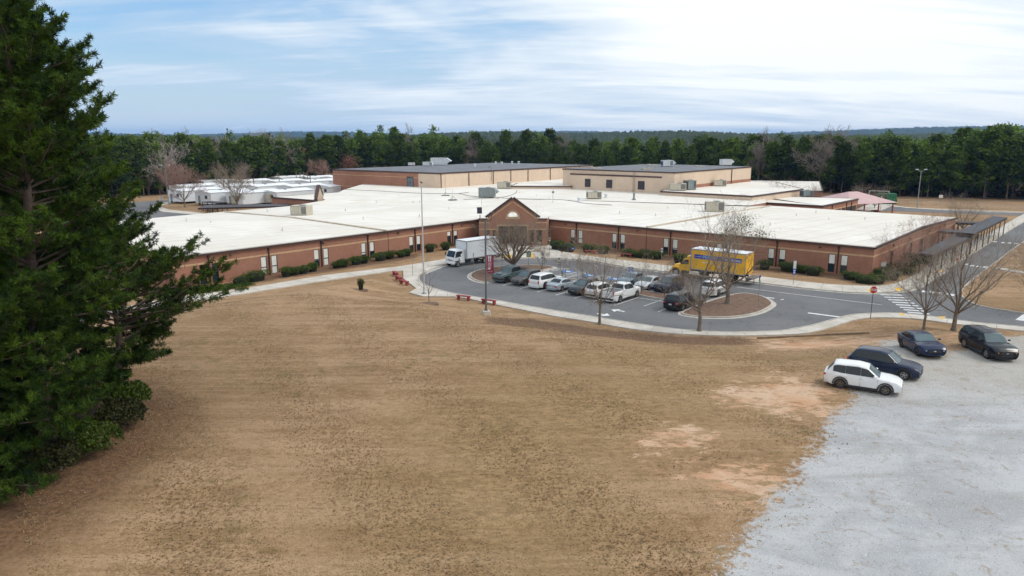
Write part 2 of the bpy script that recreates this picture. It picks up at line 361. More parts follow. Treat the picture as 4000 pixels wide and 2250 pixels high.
def build_ground():
    xs = axis(-95, 112, 1.0, -9500, 9500); ys = axis(6, 140, 1.0, -400, 9500)
    X, Y = np.meshgrid(xs, ys); X = X.ravel(); Y = Y.ravel()
    Z = hz_arr(X, Y) - 0.03
    nx, ny = len(xs), len(ys); i = np.arange((nx - 1) * (ny - 1)); r, c = i // (nx - 1), i % (nx - 1); a = r * nx + c
    F = np.stack([a, a + 1, a + nx + 1, a + nx], 1)
    cl = lambda v: np.clip(v, -8, 8)
    gr = cl(sdf(GRAVEL, X, Y)); c1 = cl(np.max([sdf(p, X, Y) for p in CLAY], 0)); mu = cl(np.max([sdf(p, X, Y) for p in MULCH], 0)); di = cl(np.max([sdf(p, X, Y) for p in DIRT], 0))
    g = NT("ground")
    n1 = g.noise(0.06, 4, 0.55); n2 = g.noise(0.35, 6, 0.65, 0.6); n3 = g.noise(2.2, 6, 0.7); n4 = g.noise(14, 4, 0.7)
    mow = g.noise(0.5, 3, 0.5, 0.3, (0.12, 1.0, 1), R(-24)); mow2 = g.noise(1.3, 4, 0.6, 0.4, (0.08, 1.0, 1), R(-12))
    s1 = g.step(g.math('MULTIPLY_ADD', n3, 0.5, g.math('MULTIPLY', n2, 0.6)), 0.42, 0.68)
    col = g.mix(s1, (0.275, 0.168, 0.086), (0.455, 0.298, 0.174))
    col = g.mix(g.math('MULTIPLY', g.step(mow, 0.45, 0.60), 0.65), col, (0.50, 0.338, 0.208))
    col = g.mix(g.math('MULTIPLY', g.step(mow2, 0.52, 0.66), 0.45), col, (0.29, 0.185, 0.094))
    col = g.mix(g.math('MULTIPLY', g.step(n1, 0.50, 0.62), 0.5), col, (0.27, 0.18, 0.095))
    ol = g.math('MULTIPLY', g.step(g.math('MULTIPLY_ADD', g.noise(0.9, 5, 0.7, 0.5), 0.6, g.math('MULTIPLY', g.noise(0.13, 3), 0.5)), 0.60, 0.68), 0.5)
    col = g.mix(ol, col, (0.135, 0.118, 0.040))
    fine = g.step(n4, 0.3, 0.72)
    col = g.mix(g.math('MULTIPLY', fine, 0.50), col, (0.15, 0.092, 0.044))
    ln = g.step(g.noise(1.5, 3, 0.55, 0.15, (0.035, 1.0, 1), R(17)), 0.52, 0.64)
    col = g.mix(g.math('MULTIPLY', ln, 0.17), col, (0.53, 0.365, 0.23))
    ln2 = g.step(g.noise(1.2, 3, 0.55, 0.15, (0.035, 1.0, 1), R(48)), 0.54, 0.66)
    col = g.mix(g.math('MULTIPLY', ln2, 0.22), col, (0.24, 0.15, 0.075))
    tus = g.step(g.noise(3.6, 5, 0.75, 0.6, (0.55, 1.2, 1), R(-12)), 0.50, 0.66)
    col = g.mix(g.math('MULTIPLY', tus, 0.60), col, (0.165, 0.100, 0.046))
    # bare, browner sward with gravelly scalps
    dsd = g.math('ADD', g.attr("dirt"), g.math('MULTIPLY_ADD', n2, 9.0, -4.5))
    dm = g.step(dsd, -4.0, 5.0)
    dcol = g.mix(g.step(g.noise(3.2, 7, 0.78, 0.4, (0.55, 1.2, 1), R(-15)), 0.38, 0.62), (0.155, 0.100, 0.042), (0.36, 0.238, 0.115))
    col = g.mix(g.math('MULTIPLY', dm, 0.62), col, dcol)
    mu_ = g.step(g.math('ADD', g.attr("mulch"), g.math('MULTIPLY_ADD', g.noise(0.9, 5, 0.7), 3.0, -1.5)), -0.5, 0.9)
    mcol = g.mix(g.step(g.noise(5, 5, 0.7), 0.35, 0.65), (0.105, 0.060, 0.036), (0.22, 0.135, 0.085))
    col = g.mix(mu_, col, mcol)
    lt = g.step(g.math('ADD', g.attr("litter_shade"), g.math('MULTIPLY_ADD', n2, 5.0, -2.5)), -2.2, 2.0)
    col = g.mix(g.math('MULTIPLY', lt, 0.9), col, g.mix(g.step(g.noise(4, 5, 0.7), 0.35, 0.65), (0.085, 0.046, 0.025), (0.20, 0.112, 0.060)))  # brown needle litter, with the trees' shade painted into its dark tone
    brk = g.noise(1.1, 7, 0.75, 0.5, (0.6, 1.3, 1), R(-10))
    cm = g.step(g.math('ADD', g.math('ADD', g.math('MULTIPLY', g.attr("clay"), 0.8), g.math('MULTIPLY_ADD', brk, 13.0, -7.3)), g.math('MULTIPLY_ADD', n2, 6.0, -3.0)), -0.6, 0.9)
    cm = g.math('MULTIPLY', cm, g.math('SUBTRACT', 1.0, g.math('MULTIPLY', g.step(g.noise(2.6, 6, 0.75, 0.4, (0.5, 1.1, 1), R(-12)), 0.52, 0.64), 0.8)))
    ccol = g.mix(g.step(n2, 0.35, 0.7), (0.50, 0.275, 0.155), (0.55, 0.395, 0.275))
    col = g.mix(cm, col, ccol)
    gm = g.step(g.math('ADD', g.attr("gravel"), g.math('ADD', g.math('MULTIPLY_ADD', g.noise(2.2, 7, 0.8), 5.0, -2.5), g.math('MULTIPLY_ADD', n2, 3.0, -1.5))), -0.25, 0.5)
    sx = g.nt.nodes.new("ShaderNodeSeparateXYZ"); g.L(g.tc.outputs["Object"], sx.inputs[0])
    near = g.step(sx.outputs["Y"], 50.0, 38.0)
    g1 = g.mix(g.step(g.noise(0.16, 5, 0.65, 0.6), 0.35, 0.66), (0.455, 0.435, 0.40), (0.40, 0.355, 0.29))
    g1 = g.mix(g.math('MULTIPLY', near, 0.85), g1, g.mix(g.step(g.noise(0.22, 5, 0.65, 0.6), 0.38, 0.62), (0.375, 0.388, 0.415), (0.515, 0.525, 0.545)))
    g1 = g.mix(g.math('MULTIPLY', g.step(g.noise(0.55, 6, 0.7, 0.6, (0.22, 1, 1), R(8)), 0.46, 0.68), 0.48), g1, (0.31, 0.29, 0.265))
    g1 = g.mix(g.math('MULTIPLY', g.step(g.noise(22, 3, 0.85), 0.38, 0.66), 0.45), g1, (0.26, 0.255, 0.25))
    g1 = g.mix(g.math('MULTIPLY', g.step(g.noise(9, 5, 0.85), 0.52, 0.68), 0.5), g1, (0.62, 0.63, 0.64))
    g1 = g.mix(g.math('MULTIPLY', g.step(g.noise(1.4, 6, 0.8, 0.5), 0.54, 0.66), 0.62), g1, (0.26, 0.195, 0.125))
    col = g.mix(gm, col, g1)
    h = g.math('ADD', g.math('MULTIPLY', n4, 0.6), g.math('MULTIPLY', n3, 0.8))
    g.done(col, 0.95, h, 0.5, 0.08, 0.15)
    o = np_mesh("ground", np.stack([X, Y, Z], 1), F, g.m, attr=dict(litter_shade=cl(np.max([sdf(p, X, Y) for p in LITTER_SHADE], 0)), gravel=gr, clay=c1, mulch=mu, dirt=di), smooth=True)
    tag(o, "dry tan grass field and grounds", None, None, "structure")
build_ground()
def scatter_grass():
    r = np.random.default_rng(12); n = 190000; Y = 17 + 58 * r.random(n) ** 1.25; X = (r.random(n) * 2 - 1) * Y * .76
    ok = (sdf(FIELD, X, Y) > 0.4) & (sdf(GRAVEL, X, Y) < r.normal(-.3, .8, n)) & (np.max([sdf(p, X, Y) for p in CLAY], 0) < r.normal(-.2, .6, n)); X, Y = X[ok], Y[ok]; m = len(X)
    Z = hz_arr(X, Y) - .045; h = r.uniform(.022, .065, m) * (1 + .4 * np.sin(X * .7 + Y * .4)); a = r.random(m) * 6.283; lx, ly = np.cos(a), np.sin(a); w = r.uniform(.02, .05, m)
    base = np.stack([X, Y, Z], 1); sd_ = np.stack([-ly, lx, 0 * lx], 1) * w[:, None]; lean = np.stack([lx, ly, 0 * lx], 1) * (h * r.uniform(1.0, 2.4, m))[:, None]; up = np.array([0, 0, 1.]) * h[:, None]
    V = np.stack([base - sd_, base + sd_, base + sd_ * .3 + lean + up, base - sd_ * .3 + lean + up], 1).reshape(-1, 3)
    t = np.repeat(np.clip(r.normal(.5, .3, m), 0, 1), 4)
    tag(np_mesh("grass", V, np.arange(len(V)).reshape(-1, 4), leaf_mat("dead_grass", (.23, .155, .082), (.50, .365, .22), .9, 0.25, .5, 0), attr=dict(tint=t)), "dry standing grass blades on the field", None, None, "stuff")
    n = 60000; Y = 17 + 45 * r.random(n) ** 1.3; X = 6 + 44 * r.random(n); ok = (sdf(GRAVEL, X, Y) > r.normal(0, .5, n)) & (X < Y * .77); X, Y = X[ok], Y[ok]; m = len(X); s = r.uniform(.012, .035, m)[:, None]
    c = np.stack([X, Y, hz_arr(X, Y) - .03], 1); T4 = np.array([[1, 0, 0], [-.5, .87, 0], [-.5, -.87, 0], [0, 0, .9]]); V = (c[:, None] + T4[None] * s[:, None] * r.uniform(.6, 1.4, (m, 4, 1))).reshape(-1, 3)
    i = (np.arange(m) * 4)[:, None]; F = np.concatenate([i + np.array([[0, 1, 3]]), i + np.array([[1, 2, 3]]), i + np.array([[2, 0, 3]])], 0)
    tag(np_mesh("gravel_stones", V, F, leaf_mat("gravel_stone", (.20, .19, .18), (.64, .65, .67), .9, 0.3, 0, 0), attr=dict(tint=np.repeat(np.clip(r.normal(.5, .28, m), 0, 1), 4))), "loose pale stones on the gravel lot", None, None, "stuff")
scatter_grass()
# ---------------------------------------------------------------- paving
a_ = NT("asphalt")
_n = a_.noise(0.12, 5, 0.6, 0.5); _f = a_.noise(30, 3, 0.7); _s = a_.noise(0.5, 5, 0.7, 0.8)
_c = a_.mix(a_.step(_n, 0.35, 0.65), (0.128, 0.128, 0.133), (0.165, 0.164, 0.167))
_c = a_.mix(a_.math('MULTIPLY', a_.step(_s, 0.55, 0.72), 0.35), _c, (0.085, 0.085, 0.088))
_c = a_.mix(a_.math('MULTIPLY', a_.step(_f, 0.35, 0.75), 0.30), _c, (0.22, 0.22, 0.22))
_v = a_.nt.nodes.new("ShaderNodeTexVoronoi"); _v.feature = 'DISTANCE_TO_EDGE'; _v.inputs["Scale"].default_value = 0.16
_mp = a_.nt.nodes.new("ShaderNodeMix"); _mp.data_type = 'VECTOR'; _mp.inputs[0].default_value = 0.25
_nn = a_.nt.nodes.new("ShaderNodeTexNoise"); _nn.inputs["Scale"].default_value = 0.8; a_.L(a_.tc.outputs["Object"], _nn.inputs["Vector"])
_va = a_.nt.nodes.new("ShaderNodeVectorMath"); _va.operation = 'MULTIPLY_ADD'; _va.inputs[1].default_value = (3, 3, 3)
a_.L(_nn.outputs["Color"], _va.inputs[0]); a_.L(a_.tc.outputs["Object"], _va.inputs[2]); a_.L(_va.outputs[0], _v.inputs["Vector"])
_cr = a_.step(_v.outputs["Distance"], 0.0, 0.012)
_c = a_.mix(a_.math('MULTIPLY', a_.math('SUBTRACT', 1.0, _cr), 0.55), _c, (0.06, 0.06, 0.06))
ASPH = a_.done(_c, 0.9, _f, 0.25, 0.02)
k_ = NT("concrete")
_c = k_.mix(k_.step(k_.noise(0.4, 6, 0.65), 0.35, 0.68), (0.47, 0.43, 0.37), (0.60, 0.56, 0.50))
_c = k_.mix(k_.math('MULTIPLY', k_.step(k_.noise(2.5, 6, 0.7, 0.5), 0.55, 0.75), 0.35), _c, (0.32, 0.28, 0.23))
CONC = k_.done(_c, 0.9, k_.noise(20, 3), 0.15, 0.01)
KERB = mat("kerb_concrete", (0.46, 0.43, 0.38), 0.9, 0, 0.2, 1.2)
PAINT = mat("road_paint", (0.70, 0.70, 0.69), 0.8, 0, 0.16, 2.5)
YPAINT = mat("yellow_paint", (0.72, 0.42, 0.05), 0.8, 0, 0.15, 2.0)
BPAINT = mat("blue_paint", (0.03, 0.17, 0.45), 0.8, 0, 0.2, 2.0)
MULCHM = mat("pine_mulch", (0.10, 0.058, 0.036), 0.95, 0, 0.2, 2.0, 0.8, col2=(0.22, 0.135, 0.09))
JOINT = mat("joint", (0.20, 0.18, 0.15), 0.95)
def sheet(name, poly, z, m, label, kind="structure"):
    mb = MB(); mb.prism(poly, z - 0.25, z); o = mb.build(name, m); return tag(o, label, None, None, kind)
LOOP_NEAR = [(1638, 1080), (1645, 1103), (1687, 1124), (1752, 1143), (1837, 1158), (1942, 1175), (2056, 1196), (2170, 1215), (2300, 1236), (2407, 1253), (2614, 1284), (2800, 1298), (2900, 1298.5), (3041, 1294), (3100, 1285), (3178, 1270), (3254, 1249), (3327, 1231), (3434, 1225), (3519, 1226), (3626, 1236), (3797, 1260), (4000, 1279), (4300, 1310)]
LOOP_RIGHT = [(4300, 1275), (4000, 1226), (3861, 1204), (3797, 1187), (3756, 1160), (3752, 1138), (3781, 1106), (3860, 1045), (4000, 942), (4150, 842)]
LOOP_FAR = [(4150, 787), (4000, 869), (3790, 999), (3640, 1090), (3579, 1126), (3512, 1141), (3412, 1146.5), (3327, 1144.5), (3156, 1129.5), (2960, 1106), (2800, 1088), (2614, 1065), (2448, 1046), (2300, 1020), (2150, 1011), (2093, 1010), (1961, 1010), (1860, 1018), (1790, 1028), (1725, 1042), (1690, 1052), (1660, 1065)]
near_w, right_w, far_w = (PX(q) for q in (LOOP_NEAR, LOOP_RIGHT, LOOP_FAR))
near_s = smooth_poly(near_w, False, 4); right_s = smooth_poly(right_w, False, 4); far_s = smooth_poly(far_w, False, 4)
sheet("driveway", near_s + right_s + far_s, 0.0, ASPH, "grey asphalt loop drive and car park before the school")
def band(name, inner, outer, z, m, label):
    """strip between two polylines, drawn with top and both edges"""
    def resample(p, n):
        d = [0]
        for a, b in zip(p[:-1], p[1:]): d.append(d[-1] + math.dist(a, b))
        o = []; j = 0
        for i in range(n):
            t = d[-1] * i / (n - 1)
            while j < len(p) - 2 and d[j + 1] < t: j += 1
            f = (t - d[j]) / max(1e-6, d[j + 1] - d[j]); o.append(tuple(p[j][k] + (p[j + 1][k] - p[j][k]) * f for k in (0, 1)))
        return o
    n = 90; a = resample(inner, n); b = resample(outer, n); mb = MB()
    for i in range(n - 1):
        mb.quad((*a[i], z), (*a[i + 1], z), (*b[i + 1], z), (*b[i], z))
        mb.quad((*a[i], z - .3), (*a[i + 1], z - .3), (*a[i + 1], z), (*a[i], z)); mb.quad((*b[i + 1], z - .3), (*b[i], z - .3), (*b[i], z), (*b[i + 1], z))
    return tag(mb.build(name, m, fixn=True), label, None, None, "structure")
def offset(poly, d, closed=False):
    out = []; k = len(poly)
    for i in range(k):
        a = poly[(i - 1) % k] if (closed or i > 0) else poly[i]; b = poly[(i + 1) % k] if (closed or i < k - 1) else poly[i]
        dx, dy = b[0] - a[0], b[1] - a[1]; l = math.hypot(dx, dy) or 1; out.append((poly[i][0] - dy / l * d, poly[i][1] + dx / l * d))
    return out
# pavements: near one follows the field, far one follows the building
sw_near = PX([q for q in NEAR_SW if q[0] >= 1650])
band("pavement", offset(near_s[8:], -0.22), smooth_poly(sw_near, False, 4), 0.10, CONC, "pale concrete pavement between the drive and the field")
sw_far_out = PX([(4110, 783), (3976, 849), (3880, 905), (3700, 985), (3592, 1063), (3506, 1106), (3434, 1119), (3306, 1117), (3156, 1104), (2962, 1081), (2614, 1040), (2432, 1018), (2250, 995), (2200, 985)])
_fi = [p for p in far_s if p[0] > 7]
band("pavement", offset(_fi, -0.22), smooth_poly(sw_far_out, False, 4), 0.10, CONC, "pale concrete pavement along the right wing of the school")
sheet("entrance_plaza", PX([(2195, 988), (2150, 962), (2130, 948), (1880, 948), (1870, 962), (1920, 975), (1900, 1004), (1961, 1008), (2093, 1008), (2150, 1009.5), (2206, 1012)]), 0.096, CONC, "pale concrete forecourt in front of the school entrance")
path_far = [(200, 1262), (600, 1179), (712, 1161), (981, 1125), (1273, 1076.4), (1565, 1042), (1700, 1020), (1800, 1005), (1900, 984)]
path_near = [(200, 1297), (600, 1203), (981, 1145), (1228, 1104.7), (1520, 1062), (1582, 1058.5), (1640, 1050), (1700, 1040), (1760, 1030), (1900, 1008)]
band("footpath", PX(path_far), PX(path_near), 0.10, CONC, "long concrete footpath running along the left wing")
sheet("plaza", PX([(1575, 1059), (1576, 1090), (1627, 1129), (1598, 1145), (1655, 1160), (1760, 1160.5)]) + list(offset(near_s[:9], -0.22))[::-1] + offset(far_s[-10:], -0.22)[::-1] + PX([(1640, 1049)]), 0.097, CONC, "concrete apron round the flagpole and benches")
def kerb(name, line, label, h=0.11, w=0.16, closed=False):
    inn = offset(line, -w, closed); mb = MB(); n = len(line)
    for i in range(n if closed else n - 1):
        j = (i + 1) % n; A, B, C, D = line[i], line[j], inn[j], inn[i]
        mb.quad((*A, h), (*B, h), (*C, h), (*D, h)); mb.quad((*A, -.2), (*B, -.2), (*B, h), (*A, h)); mb.quad((*C, -.2), (*D, -.2), (*D, h), (*C, h))
    return tag(mb.build(name, KERB, fixn=True), label, None, None, "structure")
kerb("kerb", far_s, "low concrete kerb on the building side of the drive", 0.13)
kerb("kerb", near_s, "low concrete kerb on the field side of the drive", 0.115)
kerb("kerb", right_s, "low concrete kerb round the grass corner by the bus lane", 0.12)
ISL_L = PX([(1848, 1093), (1836, 1077), (1858, 1061), (1904, 1050), (1961, 1042), (2037, 1038), (2110, 1038), (2166, 1046), (2130, 1056), (2060, 1075), (1985, 1088), (1927, 1099), (1890, 1105)])
ISL_R = PX([(2662, 1226), (2697, 1206), (2760, 1182), (2820, 1164), (2880, 1149.5), (2924, 1149.5), (2978, 1160), (3017, 1184), (3007, 1201), (2966, 1222), (2904, 1236), (2821, 1242.6), (2717, 1238.5)])
ISL_M = PX([(2490, 1133), (2545, 1142), (2625, 1156), (2700, 1170), (2745, 1182), (2700, 1192), (2597, 1173), (2520, 1160), (2470, 1150), (2300, 1118), (2150, 1088), (2050, 1070), (2060, 1066), (2170, 1080), (2320, 1106)])
for poly, lab in ((ISL_L, "left traffic island of brown mulch round the bushy bare tree"), (ISL_R, "right traffic island of brown mulch with a bare tree"), (ISL_M, "narrow mulch strip between the two rows of parked cars")):
    sp = smooth_poly(poly, True, 4); ar = sum(sp[i - 1][0] * sp[i][1] - sp[i][0] * sp[i - 1][1] for i in range(len(sp)))
    if ar < 0: sp = sp[::-1]
    kerb("island_kerb", sp, "concrete kerb of the " + lab, 0.14, -0.18, True)
    sheet("island", offset(sp, 0.17, True), 0.115, MULCHM, lab)
    if poly is not ISL_M: band("gutter", sp + sp[:1], offset(sp, -0.4, True) + offset(sp, -0.4, True)[:1], 0.008, KERB, "pale concrete gutter ringing the " + lab)
band("gutter", far_s[10:], offset(far_s, 0.38)[10:], 0.007, KERB, "pale concrete gutter along the far kerb")
# rear and side roads
sheet("rear_lot", PX([(150, 812), (500, 791), (655, 780), (668, 786), (600, 803), (588, 814), (640, 829), (745, 838), (800, 846), (700, 885), (300, 905), (0, 880)]), -0.004, ASPH, "asphalt bus lot behind the left wing")
band("kerb_apron", PX([(668, 786), (600, 803), (588, 814), (640, 829), (745, 838), (800, 846)]), PX([(690, 790), (640, 800), (624, 808), (660, 820), (760, 830), (815, 838)]), 0.09, CONC, "pale concrete edge of the bus lot by the trailers")
band("service_road", PX([(3400, 805), (3466, 803), (3500, 809), (3543, 813.5), (3700, 823), (4000, 834), (4500, 850)]), PX([(3400, 822), (3439, 823), (3500, 825), (3543, 826.5), (3700, 833), (4000, 842), (4500, 860)]), 0.0, ASPH, "narrow service road behind the right wing")
band("kerb", PX([(3466, 803), (3500, 809), (3543, 813.5), (3700, 823), (4000, 834)]), PX([(3470, 800.5), (3505, 806), (3545, 811), (3700, 821.5), (4000, 833)]), 0.12, CONC, "pale kerb of the service road")
sheet("dumpster_pad", PX([(3330, 822), (3400, 795), (3500, 795), (3480, 806), (3440, 824)]), 0.004, CONC, "concrete pad under the green dumpster")
band("footpath", PX([(3890, 1043), (4000, 1062), (4200, 1095)]), PX([(3880, 1050), (4000, 1070), (4200, 1106)]), 0.06, CONC, "short concrete path across the grass right of the bus lane")
band("footpath", PX([(3560, 812.5), (3700, 819), (4000, 829)]), PX([(3560, 811.5), (3700, 817.5), (4000, 827.5)]), 0.05, CONC, "thin pale path along the chain link fence")
# pavement joints as thin grooves drawn on the slabs
jm = MB()
def joints(inner, outer, step, z):
    d = 0; k = 0
    for (a, b) in zip(inner[:-1], inner[1:]):
        L = math.dist(a, b); d += L
        if d >= step:
            d = 0; o = min(outer, key=lambda q: math.dist(q, b)); dx, dy = o[0] - b[0], o[1] - b[1]; l = math.hypot(dx, dy) or 1; nx, ny = -dy / l * .02, dx / l * .02
            jm.quad((b[0] - nx, b[1] - ny, z), (b[0] + nx, b[1] + ny, z), (o[0] + nx, o[1] + ny, z), (o[0] - nx, o[1] - ny, z))
joints(offset(near_s[8:], -0.22), smooth_poly(sw_near, False, 8), 1.6, 0.104)
joints(offset(_fi, -0.22), smooth_poly(sw_far_out, False, 8), 1.6, 0.104)
joints(smooth_poly(PX(path_near), False, 14), smooth_poly(PX(path_far), False, 20), 3.0, 0.104)
tag(jm.build("pavement_joints", JOINT, fixn=True), "thin dark joints across the concrete pavements", None, None, "structure")
# ---------------------------------------------------------------- painted markings
def stroke(mb, a, b, w, z=0.004):
    dx, dy = b[0] - a[0], b[1] - a[1]; l = math.hypot(dx, dy) or 1; nx, ny = -dy / l * w / 2, dx / l * w / 2
    mb.quad((a[0] - nx, a[1] - ny, z), (b[0] - nx, b[1] - ny, z), (b[0] + nx, b[1] + ny, z), (a[0] + nx, a[1] + ny, z))
UD = (0.764, -0.645); VD = (0.645, 0.764)          # right-wing and left-wing directions on plan
mk = MB()
for i, p in enumerate([(1964, 1115), (2030, 1128), (2098, 1140.5), (2170, 1153), (2243.6, 1165), (2318, 1178), (2400, 1192.5), (2515, 1195.5), (2570, 1218)]):
    a = G(*p); L = 5.2 if i < 7 else 4.6
    stroke(mk, a, (a[0] + VD[0] * L, a[1] + VD[1] * L), 0.11)
stroke(mk, G(2498, 1164), G(2600, 1180), 0.1)
for p in [(2537, 1143), (2620, 1158), (2700, 1172)]:
    a = G(*p); stroke(mk, a, (a[0] + VD[0] * 5, a[1] + VD[1] * 5), 0.11)
for (p0, p1, p2, p3, n) in [((2120, 1063), (2228, 1049), (2170, 1048), (2130, 1052), 5), ((2200, 1088), (2288, 1068), (2258, 1062), (2160, 1078), 6), ((2318, 1099), (2390, 1082), (2350, 1076), (2265, 1092), 6)]:
    A, B, C, D = G(*p0), G(*p1), G(*p2), G(*p3)
    for q, w in ((A, B), (B, C), (C, D), (D, A)): stroke(mk, q, w, 0.1)
    for k in range(1, n):
        t = k / n; stroke(mk, tuple(D[i] + (C[i] - D[i]) * t for i in (0, 1)), tuple(A[i] + (B[i] - A[i]) * t for i in (0, 1)), 0.1)
stroke(mk, G(2560, 1105), G(2640, 1118), 0.11); stroke(mk, G(2740, 1112), G(2800, 1119), 0.11)
for a, b, w in [((2876, 1121), (3446, 1191), 0.12), ((3156, 1222), (3286, 1239), 0.42), ((2955, 1158), (3025, 1165), 0.35), ((3050, 1171), (3062, 1169), 0.2), ((1660, 1071), (1728, 1044), 0.12)]: stroke(mk, G(*a), G(*b), w)
for k in range(9):          # zebra crossing on the drive
    t = k / 8; a = (3440 + 120 * t, 1151 + 78 * t); b = (3528 + 118 * t, 1153 + 84 * t); stroke(mk, G(*a), G(*b), 0.42)
for k in range(8): t = k / 7; c = G(3610 + 110 * t, 1138 + 14 * t); stroke(mk, (c[0] - .3, c[1] - .45), (c[0] + .3, c[1] + .45), 0.42)
for (x, y) in [(3771, 1032), (3797, 1038), (3822, 1041), (3848, 1043), (3886, 944), (3918, 948), (3943, 949), (3969, 951)]: c = G(x, y); stroke(mk, (c[0] - .35, c[1] - .5), (c[0] + .4, c[1] + .5), 0.55)
q = PX([(3966, 1249), (3996, 1228), (4040, 1232), (4015, 1256)]); mk.quad(*[(x, y, 0.004) for x, y in q])
def arrow(p, q, hw, sw):
    a, b = G(*p), G(*q); dx, dy = b[0] - a[0], b[1] - a[1]; l = math.hypot(dx, dy); dx /= l; dy /= l; nx, ny = -dy, dx; m = (a[0] + dx * l * .52, a[1] + dy * l * .52)
    stroke(mk, a, m, sw); mk.quad((m[0] + nx * hw, m[1] + ny * hw, .004), (m[0] - nx * hw, m[1] - ny * hw, .004), (b[0], b[1], .004))
arrow((2440, 1217), (2388, 1209), 0.75, 0.32); arrow((2332, 1225), (2383, 1233), 0.75, 0.32)
tag(mk.build("road_markings", PAINT, fixn=True), "white painted bay lines, arrows and crossing bars on the asphalt", None, None, "structure")
bm_ = MB()
for (x, y) in [(2218, 1060), (2304, 1075), (2402, 1089), (2590, 1120)]:
    c = G(x, y); bm_.prism([(c[0] + .85 * math.cos(t), c[1] + .8 * math.sin(t)) for t in [i * math.pi / 8 for i in range(16)]], 0.001, 0.005)
wm_ = MB()
for (x, y) in [(2218, 1060), (2304, 1075), (2402, 1089), (2590, 1120)]:
    c = G(x, y); wm_.prism([(c[0] + .1 + .34 * math.cos(t), c[1] - .1 + .34 * math.sin(t)) for t in [i * math.pi / 5 for i in range(9)]], .006, .008); stroke(wm_, (c[0] - .15, c[1] - .1), (c[0] - .1, c[1] + .5), .14, .0085)
tag(wm_.build("bay_symbols", PAINT, fixn=True), "white wheelchair symbols on the blue discs", None, None, "structure")
tag(bm_.build("blue_bay_markings", BPAINT, fixn=True), "blue painted discs of the accessible bays", None, None, "structure")
ym = MB()
for pts in [[(3385, 1133), (3402, 1132), (3416, 1145), (3398, 1146)], [(3495, 1127), (3522, 1127), (3526, 1138), (3502, 1141)], [(3510, 1225), (3522, 1225), (3535, 1236), (3521, 1236)], [(3662, 1240), (3695, 1240), (3682, 1251), (3662, 1243)],
            [(1972, 996), (2000, 996), (2000, 1010), (1976, 1010)], [(2052, 1004), (2075, 993), (2087, 1003), (2087, 1009)], [(3664, 1058), (3678, 1056), (3684, 1062), (3672, 1065)], [(3804, 983), (3812, 980), (3818, 984), (3808, 988)], [(3871, 937), (3880, 935), (3886, 938), (3876, 941)]]:
    ym.prism(PX(pts), 0.09, 0.106)
tag(ym.build("kerb_ramps", YPAINT, fixn=True), "yellow painted kerb ramps along the pavements", None, None, "structure")
# ---------------------------------------------------------------- buildings
def brick_mat(name, c1, c2, mortar, band=False):
    g = NT(name); g.b
    br = g.nt.nodes.new("ShaderNodeTexBrick"); br.inputs["Scale"].default_value = 1.0
    br.inputs["Brick Width"].default_value = 0.30; br.inputs["Row Height"].default_value = 0.10; br.inputs["Mortar Size"].default_value = 0.012
    br.inputs["Color1"].default_value = (*c1, 1); br.inputs["Color2"].default_value = (*c2, 1); br.inputs["Mortar"].default_value = (*mortar, 1)
    # run the courses along each wall whatever way it faces
    geo = g.nt.nodes.new("ShaderNodeNewGeometry"); cr = g.nt.nodes.new("ShaderNodeVectorMath"); cr.operation = 'CROSS_PRODUCT'; cr.inputs[1].default_value = (0, 0, 1)
    g.L(geo.outputs["True Normal"], cr.inputs[0]); dt = g.nt.nodes.new("ShaderNodeVectorMath"); dt.operation = 'DOT_PRODUCT'
    g.L(cr.outputs[0], dt.inputs[0]); g.L(geo.outputs["Position"], dt.inputs[1]); sp = g.nt.nodes.new("ShaderNodeSeparateXYZ"); g.L(geo.outputs["Position"], sp.inputs[0])
    cb = g.nt.nodes.new("ShaderNodeCombineXYZ"); g.L(dt.outputs["Value"], cb.inputs[0]); g.L(sp.outputs["Z"], cb.inputs[1]); g.L(cb.outputs[0], br.inputs["Vector"])
    n = g.noise(0.35, 6, 0.7); col = g.mix(g.math('MULTIPLY', g.step(n, 0.35, 0.7), 0.35), br.outputs["Color"], tuple(c * 0.72 for c in c1))
    col = g.mix(g.math('MULTIPLY', g.step(g.noise(0.8, 5, 0.7, 0.4, (1, 1, 0.25)), 0.56, 0.74), 0.22), col, tuple(min(1, c * 1.45 + .02) for c in c2))
    return g.done(col, 0.9, br.outputs["Fac"], -0.15, 0.01)
BRICK = brick_mat("red_brick", (0.315, 0.128, 0.078), (0.385, 0.165, 0.105), (0.36, 0.25, 0.19))
TANBRICK = mat("tan_brick_band", (0.52, 0.35, 0.21), 0.9, 0, 0.15, 1.5)
TANWALL = brick_mat("tan_block", (0.66, 0.51, 0.385), (0.70, 0.55, 0.42), (0.60, 0.47, 0.37))
r_ = NT("white_membrane")
_w = r_.mix(r_.step(r_.noise(0.10, 6, 0.6, 0.5), 0.35, 0.70), (0.70, 0.655, 0.58), (0.79, 0.755, 0.695))
_w = r_.mix(r_.math('MULTIPLY', r_.step(r_.noise(0.5, 7, 0.72, 0.8, (0.25, 1.0, 1), R(40)), 0.50, 0.70), 0.42), _w, (0.50, 0.44, 0.36))
_wv = r_.nt.nodes.new("ShaderNodeTexWave"); _wv.wave_type = 'BANDS'; _wv.bands_direction = 'X'; _wv.inputs["Scale"].default_value = 0.105; _wv.inputs["Distortion"].default_value = 0.25; _wv.inputs["Detail"].default_value = 1
_mpg = r_.nt.nodes.new("ShaderNodeMapping"); _mpg.inputs["Rotation"].default_value = (0, 0, R(50)); r_.L(r_.tc.outputs["Object"], _mpg.inputs[0]); r_.L(_mpg.outputs[0], _wv.inputs["Vector"])
_w = r_.mix(r_.math('MULTIPLY', r_.step(_wv.outputs["Fac"], 0.975, 1.0), 0.50), _w, (0.45, 0.41, 0.35))
